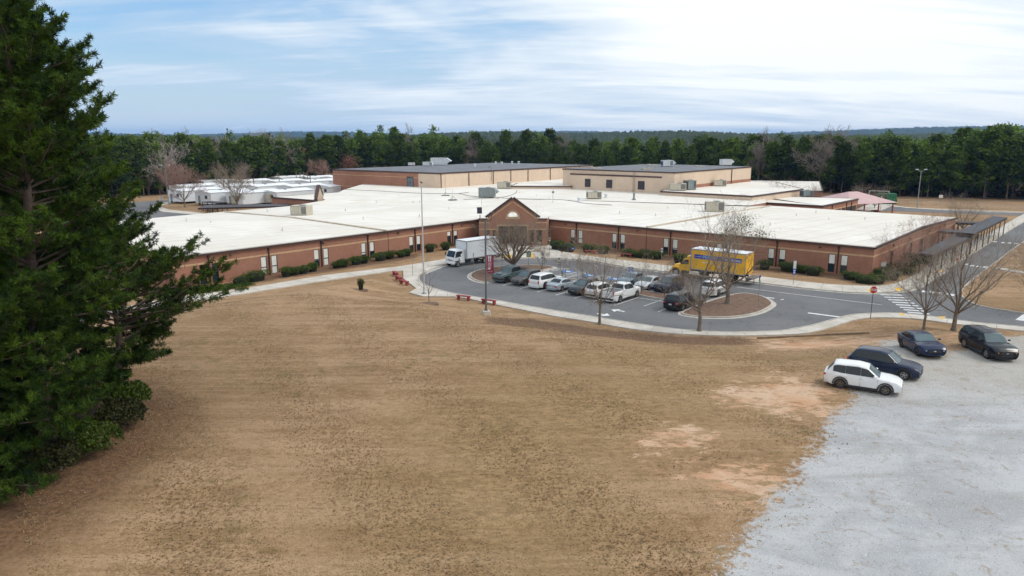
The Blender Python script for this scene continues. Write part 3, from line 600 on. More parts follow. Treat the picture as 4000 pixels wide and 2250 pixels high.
MEMB = r_.done(_w, 0.75, r_.noise(6, 4), 0.08, 0.02)
DARKROOF = mat("dark_roof_gravel", (0.115, 0.12, 0.135), 0.9, 0, 0.2, 0.3, col2=(0.20, 0.205, 0.22))
BROWN = mat("brown_metal", (0.055, 0.030, 0.025), 0.5, 0.3, 0.15, 3)
FASCIA = mat("brown_fascia", (0.075, 0.045, 0.040), 0.5, 0.2, 0.15, 2)
COPING = mat("pale_coping", (0.48, 0.44, 0.39), 0.6, 0.1, 0.15, 1)
WFRAME = mat("window_frame", (0.022, 0.030, 0.032), 0.4, 0.4, 0.1, 3)
BLIND = mat("window_blind", (0.76, 0.77, 0.72), 0.35, 0, 0.10, 1.2, spec=0.6)
DGLASS = mat("dark_glass", (0.020, 0.035, 0.045), 0.06, 0, 0.3, 0.6, spec=0.8)
DOORM = mat("brown_door", (0.10, 0.035, 0.028), 0.5, 0, 0.2, 2)
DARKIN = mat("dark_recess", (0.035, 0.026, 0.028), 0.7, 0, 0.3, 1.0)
LIGHTM = mat("wall_light", (0.10, 0.07, 0.055), 0.5, 0.2)
SOFFIT = mat("soffit", (0.30, 0.22, 0.16), 0.8)
class Wall:
    """a straight wall p0->p1 (outside on the right-hand side), with openings (s0,s1,z0,z1)"""
    def __init__(s, p0, p1, z0, ztop, openings=(), depth=0.13):
        s.p0 = Vector((*p0, 0)); d = Vector((p1[0] - p0[0], p1[1] - p0[1], 0)); s.L = d.length; s.d = d.normalized(); s.n = Vector((s.d.y, -s.d.x, 0))
        s.z0 = z0; s.zt = ztop if callable(ztop) else (lambda q: ztop); s.op = list(openings); s.depth = depth; s.ang = math.atan2(s.d.y, s.d.x)
    def pt(s, a, z, out=0.0): v = s.p0 + s.d * a + s.n * out; return (v.x, v.y, z)
    def mesh(s, mb):
        ss = sorted({0.0, s.L} | {o[i] for o in s.op for i in (0, 1)} | {s.L * k / 4 for k in range(5)})
        for a, b in zip(ss[:-1], ss[1:]):
            if b - a < 1e-4: continue
            m = (a + b) / 2; os_ = sorted([o for o in s.op if o[0] < m < o[1]], key=lambda o: o[2]); z = s.z0
            for o in os_:
                if o[2] > z + 1e-4: mb.quad(s.pt(a, z), s.pt(b, z), s.pt(b, o[2]), s.pt(a, o[2]))
                z = o[3]
            mb.quad(s.pt(a, z), s.pt(b, z), s.pt(b, s.zt(b)), s.pt(a, s.zt(a)))
        for (a, b, z, t) in s.op:
            D = -s.depth
            mb.quad(s.pt(a, z), s.pt(a, z, D), s.pt(a, t, D), s.pt(a, t)); mb.quad(s.pt(b, t), s.pt(b, t, D), s.pt(b, z, D), s.pt(b, z))
            mb.quad(s.pt(a, t), s.pt(a, t, D), s.pt(b, t, D), s.pt(b, t)); mb.quad(s.pt(b, z), s.pt(b, z, D), s.pt(a, z, D), s.pt(a, z))
    def strip(s, mb, a, b, z0, z1, out=0.012, thick=0.10):
        """a proud strip (band, fascia) along the wall; z0,z1 may be functions of s"""
        f0 = z0 if callable(z0) else (lambda q: z0); f1 = z1 if callable(z1) else (lambda q: z1)
        n = len(mb.v)
        for q in (a, b):
            mb.v += [s.pt(q, f0(q), out - thick), s.pt(q, f0(q), out), s.pt(q, f1(q), out), s.pt(q, f1(q), out - thick)]
        mb.f += [(n + 1, n + 5, n + 6, n + 2), (n + 2, n + 6, n + 7, n + 3), (n + 1, n + 0, n + 4, n + 5), (n, n + 1, n + 2, n + 3), (n + 4, n + 7, n + 6, n + 5)]
    def boxat(s, mb, a, z, w, h, d, out=0.0, bev=0.0): c = s.pt(a, z, out + d / 2); mb.box(c, (w, d, h), s.ang, bev)
def window(w, a, b, z, t, parent, blind=0.6):
    D = -w.depth + 0.03; fr = MB()
    for (x0, x1, y0, y1) in ((a, a + .06, z, t), (b - .06, b, z, t), (a + .06, b - .06, z, z + .07), (a + .06, b - .06, t - .07, t), (a + .06, b - .06, z + (t - z) * .42 - .05, z + (t - z) * .42 + .05)):
        w.boxat(fr, (x0 + x1) / 2, (y0 + y1) / 2, x1 - x0, y1 - y0, .07, D)
    f = fr.build("window", WFRAME, parent, True)
    zz = t - (t - z) * blind
    p = MB()
    if blind < 1: p.quad(w.pt(a + .05, z + .05, D + .02), w.pt(b - .05, z + .05, D + .02), w.pt(b - .05, zz, D + .02), w.pt(a + .05, zz, D + .02))
    if p.f: p.build("pane", DGLASS, f, False); fix_child(f.children[-1], parent)
    if blind > 0:
        q = MB(); q.quad(w.pt(a + .05, zz, D + .024), w.pt(b - .05, zz, D + .024), w.pt(b - .05, t - .05, D + .024), w.pt(a + .05, t - .05, D + .024)); o = q.build("blind", BLIND, f, False); fix_child(o, parent)
    return f
def fix_child(o, root):
    L = root.location
    for v in o.data.vertices: v.co = (v.co.x - L[0], v.co.y - L[1], v.co.z - L[2])
LC, LE, RE, RC = G(673, 1006, 4), G(1871, 857, 4), G(2145, 857, 4), G(3416, 967, 4)
RR, RB = G(3602, 885, 4.4), G(3735, 851, 3.8)
nl = Vector((-(LE[1] - LC[1]), LE[0] - LC[0])).normalized()
LR = (LC[0] + nl.x * 24, LC[1] + nl.y * 24); LB = (LC[0] + nl.x * 46.5, LC[1] + nl.y * 46.5)
IL = G(1138, 806, 3.8); IR = G(3008, 805, 3.8)
def isect(p, d, q, e):
    t = ((q[0] - p[0]) * e[1] - (q[1] - p[1]) * e[0]) / (d[0] * e[1] - d[1] * e[0]); return (p[0] + d[0] * t, p[1] + d[1] * t)
MR = isect(LR, (LE[0] - LC[0], LE[1] - LC[1]), RR, (RE[0] - RC[0], RE[1] - RC[1]))
sch = thing("school_building", "single storey red brick school with two white roofed wings and a gabled entrance", "school building", (0, 125, 0))
allw = MB(); band_ = MB(); fas = MB(); cop = MB()
W_L = Wall(LC, LE, -0.3, 4.0); W_R = Wall(RE, RC, -0.3, 4.0)
rise = lambda L1, L2: (lambda q: 4.0 + 0.4 * q / L1 if q < L1 else 4.4 - 0.6 * (q - L1) / L2)
dRR = math.dist(RC, RR); dRB = math.dist(RR, RB)
W_RE = Wall(RC, (RC[0] + (RB[0] - RC[0]), RB[1]), -0.3, rise(dRR, dRB))
W_LE = Wall(LB, LC, -0.3, lambda q: 3.8 + 0.6 * q / 22.5 if q < 22.5 else 4.4 - 0.4 * (q - 22.5) / 24)
pil = []          # downpipes: (wall, s)
wins = []
def pairs(W, pxs, p0, p1, gap=0.36, ww=0.86, blinds=None):
    for i, px in enumerate(pxs):
        s0 = on_line(px, p0, p1, 2.0); pil.append((W, s0))
        for sg in (-1, 1):
            a = s0 + sg * gap - (ww if sg < 0 else 0); W.op.append((a, a + ww, 0.12, 2.62)); wins.append((W, a, a + ww, 0.12, 2.62, (blinds or {}).get((i, sg), (0.58 if (i * 7 + sg) % 3 else 0.95))))
pairs(W_L, [817, 1051, 1255, 1437, 1621, 1767], LC, LE, blinds={(0, -1): 0.0, (0, 1): 0.0, (1, -1): 1.0, (1, 1): 0.97, (2, -1): 0.62, (2, 1): 0.98, (3, -1): 0.7, (3, 1): 0.6, (4, -1): 0.58, (4, 1): 0.6, (5, -1): 0.3, (5, 1): 0.35})
pairs(W_R, [2252, 2416, 2619, 2830, 3034, 3273.6], RE, RC, blinds={(0, -1): 0.6, (0, 1): 0.9, (1, -1): 0.62, (1, 1): 0.62, (2, -1): 0.55, (2, 1): 0.65, (3, -1): 0.6, (3, 1): 0.6, (4, -1): 0.56, (4, 1): 0.56, (5, -1): 0.52, (5, 1): 0.55})
for px in (1862,): pil.append((W_L, on_line(px, LC, LE, 2)))
for px in (2146.5,): pil.append((W_R, on_line(px, RE, RC, 2)))
# right end wall: dark doorways and windows
for a, b, t in ((8.2, 9.6, 2.5), (18.5, 20.0, 2.6), (24.5, 26.6, 2.5), (40, 41.2, 2.4)):
    W_RE.op.append((a, b, 0.05, t)); wins.append((W_RE, a, b, 0.05, t, 0.0))
for a, b in ((33.5, 35.6), (10.0, 11.5)):
    W_LE.op.append((a, b, 0.05, 2.7)); wins.append((W_LE, a, b, 0.05, 2.7, 0.0))
walls = [W_L, W_R, W_RE, W_LE]
# back walls
W_LB = Wall(IL, LB, -0.3, 3.8); W_RB = Wall(RB, IR, -0.3, 3.8); walls += [W_LB, W_RB]
for W in (W_L, W_R): W.strip(band_, 0, W.L, 2.68, 2.90, 0.015)
for W in (W_RE, W_LE):
    k = 12
    for i in range(k):
        a, b = W.L * i / k, W.L * (i + 1) / k; W.strip(band_, a, b, 2.68, 2.90, 0.015); W.strip(band_, a, b, lambda q: W.zt(q) - 0.52, lambda q: W.zt(q) - 0.32, 0.016)
        W.strip(fas, a, b, lambda q: W.zt(q) - 0.22, lambda q: W.zt(q) + 0.10, 0.22, 0.25)
for W in (W_L, W_R): W.strip(fas, -0.2, W.L, 3.78, 4.03, 0.30, 0.32); W.strip(cop, -0.25, W.L, 4.03, 4.10, 0.34, 0.5)
W_LB.strip(fas, 0, W_LB.L, 3.6, 3.85, 0.2, 0.22); W_RB.strip(fas, 0, W_RB.L, 3.6, 3.85, 0.2, 0.22)
# entrance: false gable wall with an arched opening and a deep porch
ex0, ex1 = G(1871, 855, 4.55), G(2136, 852, 4.55); ey = min(ex0[1], ex1[1]) - 1.2
def ez(px, py): return atY(px, py, ey)
gl, gr_, ap = ez(1905, 845), ez(2100, 845), ez(2003, 775)
xl, xr = ez(1871, 855)[0], ez(2136, 852)[0]
TH = 0.45
def gable_wall():
    mb = MB(); cz = ez(2003, 848)[2]; rr = 0.86; cx = ap[0]
    ol, orr, ot = ez(1947, 878)[0], ez(2058, 878)[0], 3.45
    zp = 4.55
    outline_top = lambda x: (zp if x < gl[0] or x > gr_[0] else (gl[2] + (ap[2] - gl[2]) * (1 - abs(x - cx) / (gr_[0] - cx if x > cx else cx - gl[0]))))
    sides = [(xl + 1.0, xl + 1.75, 2.75), (xl + 2.3, ol - .55, 2.75), (orr + .5, orr + 1.2, 2.75), (xr - 1.7, xr - 0.75, 2.75)]
    ops = [(a, b, 0.02, t) for a, b, t in sides if b - a > .2] + [(ol, orr, 0.02, ot)]
    xs = sorted({xl, gl[0] - 1e-3, gl[0] + 1e-3, cx, gr_[0] - 1e-3, gr_[0] + 1e-3, xr} | {o[i] for o in ops for i in (0, 1)} | {cx + rr * math.cos(t) for t in [math.pi * k / 20 for k in range(21)]})
    for yy, flip in ((ey, False), (ey + TH, True)):
        for a, b in zip(xs[:-1], xs[1:]):
            m = (a + b) / 2; segs = []; z = -0.2
            for o in sorted([o for o in ops if o[0] < m < o[1]], key=lambda o: o[2]):
                segs.append((z, z, o[2], o[2])); z = o[3]
            if abs(m - cx) < rr:
                ha = math.sqrt(max(0, rr * rr - (a - cx) ** 2)); hb = math.sqrt(max(0, rr * rr - (b - cx) ** 2)); segs.append((z, z, cz, cz)); segs.append((cz + ha, cz + hb, outline_top(a), outline_top(b)))
            else: segs.append((z, z, outline_top(a), outline_top(b)))
            for (za, zb, ta, tb) in segs:
                q = ((a, yy, za), (b, yy, zb), (b, yy, tb), (a, yy, ta)); mb.quad(*(q[::-1] if flip else q))
    # reveals and caps
    def rev(p, q): mb.quad((p[0], ey, p[1]), (q[0], ey, q[1]), (q[0], ey + TH, q[1]), (p[0], ey + TH, p[1]))
    for o in ops: rev((o[0], o[2]), (o[0], o[3])); rev((o[1], o[3]), (o[1], o[2])); rev((o[0], o[3]), (o[1], o[3]))
    arc = [(cx + rr * math.cos(math.pi * k / 20), cz + rr * math.sin(math.pi * k / 20)) for k in range(21)]
    for p, q in zip(arc[:-1], arc[1:]): rev(p, q)
    rev(arc[-1], arc[0])
    rev((xl, -.2), (xl, zp)); rev((xr, zp), (xr, -.2))
    for p, q in (((xl, zp), (gl[0], zp)), ((gl[0], zp), (gl[0], gl[2])), ((gl[0], gl[2]), (cx, ap[2])), ((cx, ap[2]), (gr_[0], gr_[2])), ((gr_[0], gr_[2]), (gr_[0], zp)), ((gr_[0], zp), (xr, zp))): rev(p, q)
    # side returns back to the wings
    mb.quad((xl, ey, -.2), (LE[0], LE[1], -.2), (LE[0], LE[1], zp), (xl, ey, zp)); mb.quad((xr, ey, -.2), (RE[0], RE[1], -.2), (RE[0], RE[1], zp), (xr, ey, zp))
    mb.build("gable_wall", BRICK, sch, True, fixn=False)
    # tan dressings
    t = MB()
    def bar(p, q, w, out=0.05):
        d = Vector((q[0] - p[0], q[1] - p[1])).normalized(); n = Vector((-d.y, d.x)) * w
        P = [p, q, (q[0] + n.x, q[1] + n.y), (p[0] + n.x, p[1] + n.y)]; k = len(t.v)
        t.v += [(x, ey - out, z) for x, z in P] + [(x, ey + .02, z) for x, z in P]; t.f += [(k, k + 1, k + 2, k + 3), (k, k + 4, k + 5, k + 1), (k + 1, k + 5, k + 6, k + 2), (k + 2, k + 6, k + 7, k + 3), (k + 3, k + 7, k + 4, k)]
    arc2 = [(cx + (rr + .02) * math.cos(math.pi * k / 16), cz + (rr + .02) * math.sin(math.pi * k / 16)) for k in range(17)]
    for p, q in zip(arc2[:-1], arc2[1:]): bar(q, p, 0.30, 0.06)
    bar((cx - rr - .35, cz - .32), (cx + rr + .35, cz - .32), 0.30, 0.07)
    bar((gl[0], gl[2] - .62), (cx, ap[2] - .62), 0.2, 0.03); bar((cx, ap[2] - .62), (gr_[0], gr_[2] - .62), 0.2, 0.03)
    bar((ol - .28, 0), (ol - .28, ot + .25), -0.26, 0.05); bar((orr + .02, 0), (orr + .02, ot + .25), -0.26, 0.05); bar((ol - .02, ot + .01), (orr + .02, ot + .01), 0.24, 0.048)
    for a, b in ((xl, ol - .3), (orr + .3, xr)): bar((a, 2.82), (b, 2.82), 0.2, 0.03); 
    bar((xl, 3.95), (gl[0] + .3, 3.95), 0.2, 0.03); bar((gr_[0] - .3, 3.95), (xr, 3.95), 0.2, 0.03)
    t.build("tan_dressing", TANBRICK, sch, True, fixn=True)
    c = MB()
    def cap(p, q, th=0.18):
        d = Vector((q[0] - p[0], q[1] - p[1])).normalized(); n = Vector((-d.y, d.x)); k = len(c.v)
        P = [p, q, (q[0] + n.x * th, q[1] + n.y * th), (p[0] + n.x * th, p[1] + n.y * th)]; c.v += [(x, ey - .22, z) for x, z in P] + [(x, ey + TH + .12, z) for x, z in P]
        c.f += [(k, k + 1, k + 2, k + 3), (k + 7, k + 6, k + 5, k + 4), (k, k + 4, k + 5, k + 1), (k + 1, k + 5, k + 6, k + 2), (k + 2, k + 6, k + 7, k + 3), (k + 3, k + 7, k + 4, k)]
    cap((gl[0] - .25, gl[2] - .28), (cx, ap[2] - .02), .34); cap((cx, ap[2] - .02), (gr_[0] + .25, gr_[2] - .28), .34); cap((xl - .1, zp + .004), (gl[0] - .004, zp + .004)); cap((gr_[0] + .004, zp + .004), (xr + .1, zp + .004))
    c.build("gable_coping", FASCIA, sch, True, fixn=True)
    d = MB(); d.box(((ol + orr) / 2, ey + 3.2, 1.72), (orr - ol + 5.5, 0.2, 3.5)); d.box((xl + 1.4, ey + 2.2, 1.6), (0.2, 3.0, 3.2)); d.box((xr - 1.4, ey + 2.2, 1.6), (0.2, 3.0, 3.2)); d.build("porch_back_wall", DARKIN, sch, True)
    e = MB(); 
    for k in range(5): e.box((ol + .5 + (orr - ol - 1) * k / 4, ey + 3.08, 1.3), (0.62, .06, 2.5))
    e.build("door", DOORM, sch, True)
    g = MB()
    for k in range(5): g.box((ol + .5 + (orr - ol - 1) * k / 4, ey + 3.03, 1.5), (0.42, .05, 1.7))
    g.build("door_glass", DGLASS, sch, True)
    s = MB(); s.quad((xl, ey + TH, 4.02), (xr, ey + TH, 4.02), (xr, ey + 5, 4.05), (xl, ey + 5, 4.05)); s.quad((xl, ey + TH, 3.5), (xl, ey + 3.4, 3.5), (xr, ey + 3.4, 3.5), (xr, ey + TH, 3.5)); s.build("porch_roof", MEMB, sch, True)
gable_wall()
[(lambda m, W: (W.mesh(m), m.build("brick_wall", BRICK, sch, True)))(MB(), W) for W in walls]; band_.build("tan_brick_course", TANBRICK, sch, True, fixn=True); fas.build("gutter_fascia", FASCIA, sch, True, fixn=True); cop.build("eaves_edge", COPING, sch, True, fixn=True)
for w in wins: window(*w[:5], sch, w[5])
for W, s0 in pil:
    m = MB(); W.boxat(m, s0, 1.92, 0.15, 3.72, 0.12, 0.02); W.boxat(m, s0, 3.62, 0.26, 0.3, 0.2, 0.02); m.build("downpipe", BROWN, sch, True)
for W, pxs, p0, p1 in ((W_L, [900, 1263, 1555, 1805], LC, LE), (W_R, [2210, 2490, 2950, 3203], RE, RC)):
    for px in pxs:
        s0 = on_line(px, p0, p1, 3.5); m = MB(); W.boxat(m, s0, 3.42, 0.34, 0.2, 0.22, 0.0, 0.03); W.boxat(m, s0, 3.5, 0.18, 0.12, 0.1, -0.02); m.build("wall_light", LIGHTM, sch, True)
for a in (9, 18, 30, 41):
    m = MB(); W_RE.boxat(m, a, 3.35, 0.3, 0.26, 0.22, 0.0, 0.03); m.build("wall_light", LIGHTM, sch, True)
for W, px, p0, p1 in ((W_L, 1517, LC, LE), (W_R, 2525, RE, RC)):
    m = MB(); s0 = on_line(px, p0, p1, 2); W.boxat(m, s0, 1.85, 0.07, 3.9, 0.02, 0.004); m.build("movement_joint", BROWN, sch, True)
# roofs
rf = MB()
def rp(*p): rf.quad(*p)
e4 = lambda p, z: (p[0], p[1], z)
ext = lambda W, q: W.pt(q, 4.1, 0.30)[:2]
LC_, LE_, RE_, RC_ = ext(W_L, -0.2), ext(W_L, W_L.L), ext(W_R, 0), ext(W_R, W_R.L + 0.2)
rp(e4(LC_, 4.08), e4(LE_, 4.08), e4(MR, 4.48), e4(LR, 4.48)); rp(e4(RE_, 4.08), e4(RC_, 4.08), e4(RR, 4.48), e4(MR, 4.48)); rp(e4(LE_, 4.08), e4(RE_, 4.08), e4(MR, 4.48))
rp(e4(LR, 4.48), e4(MR, 4.48), e4(IL, 3.88), e4(LB, 3.88)); rp(e4(RR, 4.48), e4(RB, 3.88), e4(IR, 3.88), e4(MR, 4.48))
far = [IL, G(1262, 783, 4.5), G(1340, 742, 4.5), (-45, 226), (-15, 260), (45, 260), (72, 205), G(2992, 790, 4.5), G(2926, 803, 4.2), IR]
zs = [3.88, 4.48, 4.48, 4.48, 4.48, 4.48, 4.48, 4.4, 4.2, 3.88]
for i in range(len(far) - 1): rp(e4(far[i], zs[i]), e4(MR, 4.48), e4(far[i + 1], zs[i + 1]))
o = rf.build("roof", MEMB, sch, True, fixn=True)
for f in o.data.polygons:
    if f.normal.z < 0: f.flip()
bw = MB()
for i in range(len(far) - 1):
    if i in (2, 3, 4, 5): continue
    a, b = far[i], far[i + 1]; bw.quad((*b, -.3), (*a, -.3), (*a, zs[i] - .02), (*b, zs[i + 1] - .02))
bw.build("rear_wall", BRICK, sch, True)
for pts in ([(878, 827), (1150, 851), (1514, 902)], [(2528, 888), (2790, 842), (3008, 805)]):
    ej = MB(); P = []
    for i, p in enumerate(pts): P.append(G3(*p, (4.0, 4.5, 4.12)[i] if pts[0][0] < 2000 else (4.12, 4.5, 4.0)[i]))
    for a, b in zip(P[:-1], P[1:]):
        d = Vector(b) - Vector(a); ej.box(((a[0] + b[0]) / 2, (a[1] + b[1]) / 2, (a[2] + b[2]) / 2 + .06), (d.length, 0.42, 0.16), math.atan2(d.y, d.x), tilt=Matrix.Rotation(-math.asin(d.z / d.length), 3, 'Y'))
    ej.build("roof_joint_kerb", mat("joint_kerb", (0.52, 0.44, 0.34), 0.8, 0, 0.15, 1), sch, True)
# ---- raised blocks behind
def block(name, label, cat, poly, zt, z0=-0.3, wall=None, roof=None, fascia=0.35, walls=None, fasm=None, over=0.12):
    """flat-roofed volume: poly is counter-clockwise from above"""
    t = thing(name, label, cat, (poly[0][0], poly[0][1], 0)); k = len(poly); wm = MB(); fm = MB()
    for i in range(k):
        a, b = poly[i], poly[(i + 1) % k]; W = Wall(a, b, z0, zt); W.mesh(wm)
        if fascia: W.strip(fm, -over, W.L + over, zt - fascia, zt + 0.08, over, over + .3)
    wm.build("wall", wall or TANWALL, t, True)
    if fascia: fm.build("fascia", fasm or FASCIA, t, True, fixn=True)
    r = MB(); r.f.append(tuple(range(k))); r.v = [(x, y, zt + 0.05) for x, y in poly]; r.build("roof", roof or MEMB, t, True)
    return t
def para(a, b, c): return (a[0] + c[0] - b[0], a[1] + c[1] - b[1])
A0, A1, A2 = G(1299, 661, 8.6), G(1717, 676, 8.6), G(2317, 645, 8.6)
gymA = block("gym_building", "large gymnasium block with grey roof, tan walls and a red brick end", "gymnasium", [A0, A1, A2, para(A0, A1, A2)], 8.6, roof=DARKROOF)
Wa = Wall(A0, A1, 0, 8.6); sb = on_line(1634, A0, A1, 7)
m = MB(); m.quad(Wa.pt(0, -.3, .03), Wa.pt(sb, -.3, .03), Wa.pt(sb, 8.24, .03), Wa.pt(0, 8.24, .03)); m.build("brick_facing", BRICK, gymA, True)
m = MB(); Wa.strip(m, 0, sb, 7.0, 7.15, .05, .02); Wa.strip(m, 0, sb, 3.6, 3.75, .05, .02); m.build("tan_course", TANBRICK, gymA, True, fixn=True)
sw = on_line(1603, A0, A1, 5.5); m = MB(); Wa.boxat(m, sw, 5.6, 2.5, 3.3, .06, .03); f = m.build("window", WFRAME, gymA, True); m = MB()
for i in (-.58, .58):
    for j in (-.75, .75): Wa.boxat(m, sw + i, 5.6 + j, 1.0, 1.35, .03, .08)
o = m.build("pane", mat("grey_glass", (0.09, 0.12, 0.15), 0.1, 0, 0.3, 0.5, spec=0.8), f, False); fix_child(o, gymA)
Wb = Wall(A1, A2, 0, 8.6)
for px in (1722, 1831, 1926, 1995, 2062, 2149, 2208, 2263):
    s0 = on_line(px, A1, A2, 7); m = MB(); Wb.boxat(m, max(.15, s0), 6.3, .2, 4.0, .15, .02); m.build("downpipe", BROWN, gymA, True)
B0, B1, B2 = G(2229, 678, 8.6), G(2584, 691, 8.6), G(2838, 669.5, 8.6)
hallB = block("cafeteria_building", "tan block wing with a white roof and three dark louvred windows", "school block", [B0, B1, B2, para(B0, B1, B2)], 8.6, fascia=0.3)
Wc = Wall(B0, B1, 0, 8.6)
for px, w in ((2296, 1.75), (2380, 1.8), (2505, 1.9)):
    s0 = on_line(px, B0, B1, 6.4); m = MB(); Wc.boxat(m, s0, 6.3, w, 2.15, .08, .01); f = m.build("louvre", mat("louvre_frame", (0.045, 0.035, 0.035), 0.5), hallB, True); m = MB()
    for i in range(7): Wc.boxat(m, s0, 5.4 + i * .3, w - .25, .2, .05, .09)
    o = m.build("blade", mat("louvre_blade", (0.03, 0.028, 0.045), 0.4), f, False); fix_child(o, hallB)
def ladder(W, s0, z0, z1, parent):
    m = MB()
    for d in (-.24, .24): W.boxat(m, s0 + d, (z0 + z1) / 2, .06, z1 - z0, .06, .18)
    for i in range(int((z1 - z0) / .3)): W.boxat(m, s0, z0 + .15 + i * .3, .44, .04, .04, .19)
    for d in (-.24, .24):
        m.tube(W.pt(s0 + d, z1, .21), W.pt(s0 + d, z1 + .1, -.6), .03, .03, 6)
    m.build("roof_ladder", mat("ladder_metal", (0.30, 0.24, 0.19), 0.5, 0.3), parent, True)
ladder(Wc, on_line(2477, B0, B1, 6.5), 4.5, 9.5, hallB); ladder(Wb, on_line(2250, A1, A2, 7), 4.6, 9.3, gymA)
Wd = Wall(B1, B2, 0, 8.6)
for px in (2587, 2677, 2738, 2828):
    m = MB(); Wd.boxat(m, max(.15, on_line(px, B1, B2, 7)), 6.5, .2, 4.1, .15, .02); m.build("downpipe", BROWN, hallB, True)
C1, C0 = G(2935, 651, 9.8), G(2790, 662, 9.8); cd = Vector((C1[0] - C0[0], C1[1] - C0[1])).normalized(); cn = Vector((-cd.y, cd.x))
Cc = (C1[0] - cd.x * 48, C1[1] - cd.y * 48)
hallC = block("auditorium_building", "tall tan hall with a dark grey roof behind the white roofed block", "school hall", [Cc, C1, (C1[0] + cn.x * 34, C1[1] + cn.y * 34), (Cc[0] + cn.x * 34, Cc[1] + cn.y * 34)], 9.8, roof=DARKROOF, fascia=0.25)
We = Wall(Cc, C1, 0, 9.8); m = MB(); m.quad(We.pt(0, -.3, .03), We.pt(48, -.3, .03), We.pt(48, 6.3, .03), We.pt(0, 6.3, .03)); m.build("brick_base", BRICK, hallC, True)
for px in (2857,): m = MB(); We.boxat(m, on_line(px, Cc, C1, 8), 7.0, .22, 5.2, .15, .04); m.build("downpipe", BROWN, hallC, True)
lowD = block("kitchen_roof_block", "low tan annexe with white roof and dark fascia before the cafeteria", "school block", [G(2581, 747, 5.4), G(2940, 766, 5.4), G(3137, 739, 5.4), (78, 214), (50, 214)], 5.4, z0=3, fascia=0.28)
lowE = block("office_roof_block", "narrow low tan annexe with white roof left of the cafeteria", "school block", [G(1995, 727, 5.2), G(2232, 728, 5.2), G(2250, 716, 5.2), G(2020, 716, 5.2)], 5.2, z0=3, fascia=0.25)
F0, F1, F2 = G(2880, 806, 3.9), G(3215, 804.5, 3.9), G(3352, 777, 3.9)
F0 = G(2950, 789, 3.9)
wingF = block("rear_wing", "brick rear wing with white roof and an open breezeway at its right end", "school wing", [F0, F1, F2, (F2[0] - 26, F2[1] + 12), (58, 190)], 3.9, wall=BRICK, fascia=0.28)
Wf = Wall(F1, F2, 0, 3.9); m = MB()
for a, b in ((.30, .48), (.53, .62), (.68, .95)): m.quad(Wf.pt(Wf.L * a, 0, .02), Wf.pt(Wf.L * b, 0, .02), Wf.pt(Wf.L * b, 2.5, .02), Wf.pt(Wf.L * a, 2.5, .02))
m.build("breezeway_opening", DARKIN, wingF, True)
m = MB(); Wf.strip(m, 0, Wf.L, 2.6, 2.8, .03, .05); m.build("tan_course", TANBRICK, wingF, True, fixn=True)
for a in (.24, .65, .8): m = MB(); Wf.boxat(m, Wf.L * a, 1.9, .2, 3.6, .12, .04); m.build("downpipe", BROWN, wingF, True)
wingG = block("small_brick_block", "small brick block with white roof far behind the rear wing", "school wing", [G(3010, 741, 4.6), G(3214, 746, 4.2), (101, 235), (75, 240)], 4.2, wall=BRICK, fascia=0.3)
# rear gable (seen from behind) and the small brick pavilion under it
g0, g1, gt = G(1232, 797, 3.9), G(1262, 783, 3.9), (1242, 726)
gx, gy = (g0[0] + g1[0]) / 2, (g0[1] + g1[1]) / 2
rg = thing("rear_gable_wall", "free standing brick gable with brown coping on the back of the left wing", "gable wall", (gx, gy, 0))
ga = Vector((-0.06, 0.998)).normalized(); hw = 3.6; zt_ = atY(1243, 727, gy)[2]
def gp(a, z, o=0.0): return (gx + ga.x * a + ga.y * o, gy + ga.y * a - ga.x * o, z)
m = MB(); n = 0
prof = [(-hw, 3.6), (hw, 3.6), (hw, 4.9), (0, zt_), (-hw, 4.9)]
for o_ in (.25, -.25): m.quad(*[gp(a, z, o_) for a, z in prof])
m.build("brick_wall", mat("tan_gable_back", (0.45, 0.35, 0.26), 0.9, 0, 0.15, 1), rg, True)
m = MB()
for (a, z), (b, y) in (((hw, 4.9), (0, zt_)), ((0, zt_), (-hw, 4.9))):
    m.quad(gp(a, z + .3, .4), gp(b, y + .3, .4), gp(b, y + .3, -.4), gp(a, z + .3, -.4)); m.quad(gp(a, z, .4), gp(b, y, .4), gp(b, y + .3, .4), gp(a, z + .3, .4)); m.quad(gp(a, z, -.4), gp(b, y, -.4), gp(b, y + .3, -.4), gp(a, z + .3, -.4))
m.quad(gp(-hw, 3.6, .4), gp(-hw, 5.0, .4), gp(-hw, 5.0, -.4), gp(-hw, 3.6, -.4)); m.build("coping", FASCIA, rg, True, fixn=True)
P0, P1 = G(1062, 770, 4.0), G(1232, 783, 4.0)
pv = block("brick_annexe", "small brick annexe with pale roof joined to the back of the left wing", "school block", [P0, P1, (P1[0] + 10, P1[1] + 13), (P0[0] + 14, P0[1] + 17)], 4.0, wall=BRICK, fascia=0.25)
# ---------------------------------------------------------------- vehicles
TYRE = mat("tyre_rubber", (0.018, 0.018, 0.019), 0.85, 0, 0.2, 8)
RIM = mat("alloy_rim", (0.42, 0.42, 0.43), 0.3, 0.85, 0.1, 5)
DRIM = mat("dark_rim", (0.05, 0.05, 0.055), 0.35, 0.6, 0.1, 5)
BLK = mat("black_plastic", (0.022, 0.022, 0.024), 0.6, 0, 0.15, 4)
CGLASS = mat("car_glass", (0.018, 0.026, 0.030), 0.04, 0, 0.25, 0.8, spec=0.45)
WSH = mat("windscreen_glass", (0.085, 0.125, 0.135), 0.05, 0, 0.25, 0.9, spec=0.6)
LAMP = mat("headlamp_glass", (0.60, 0.62, 0.62), 0.12, 0.3, 0.1, 6, spec=0.8)
TAIL = mat("tail_lamp", (0.42, 0.012, 0.018), 0.2, 0, 0.2, 6, spec=0.8)
AMBER = mat("amber_lamp", (0.60, 0.24, 0.06), 0.2, 0, 0.2, 6)
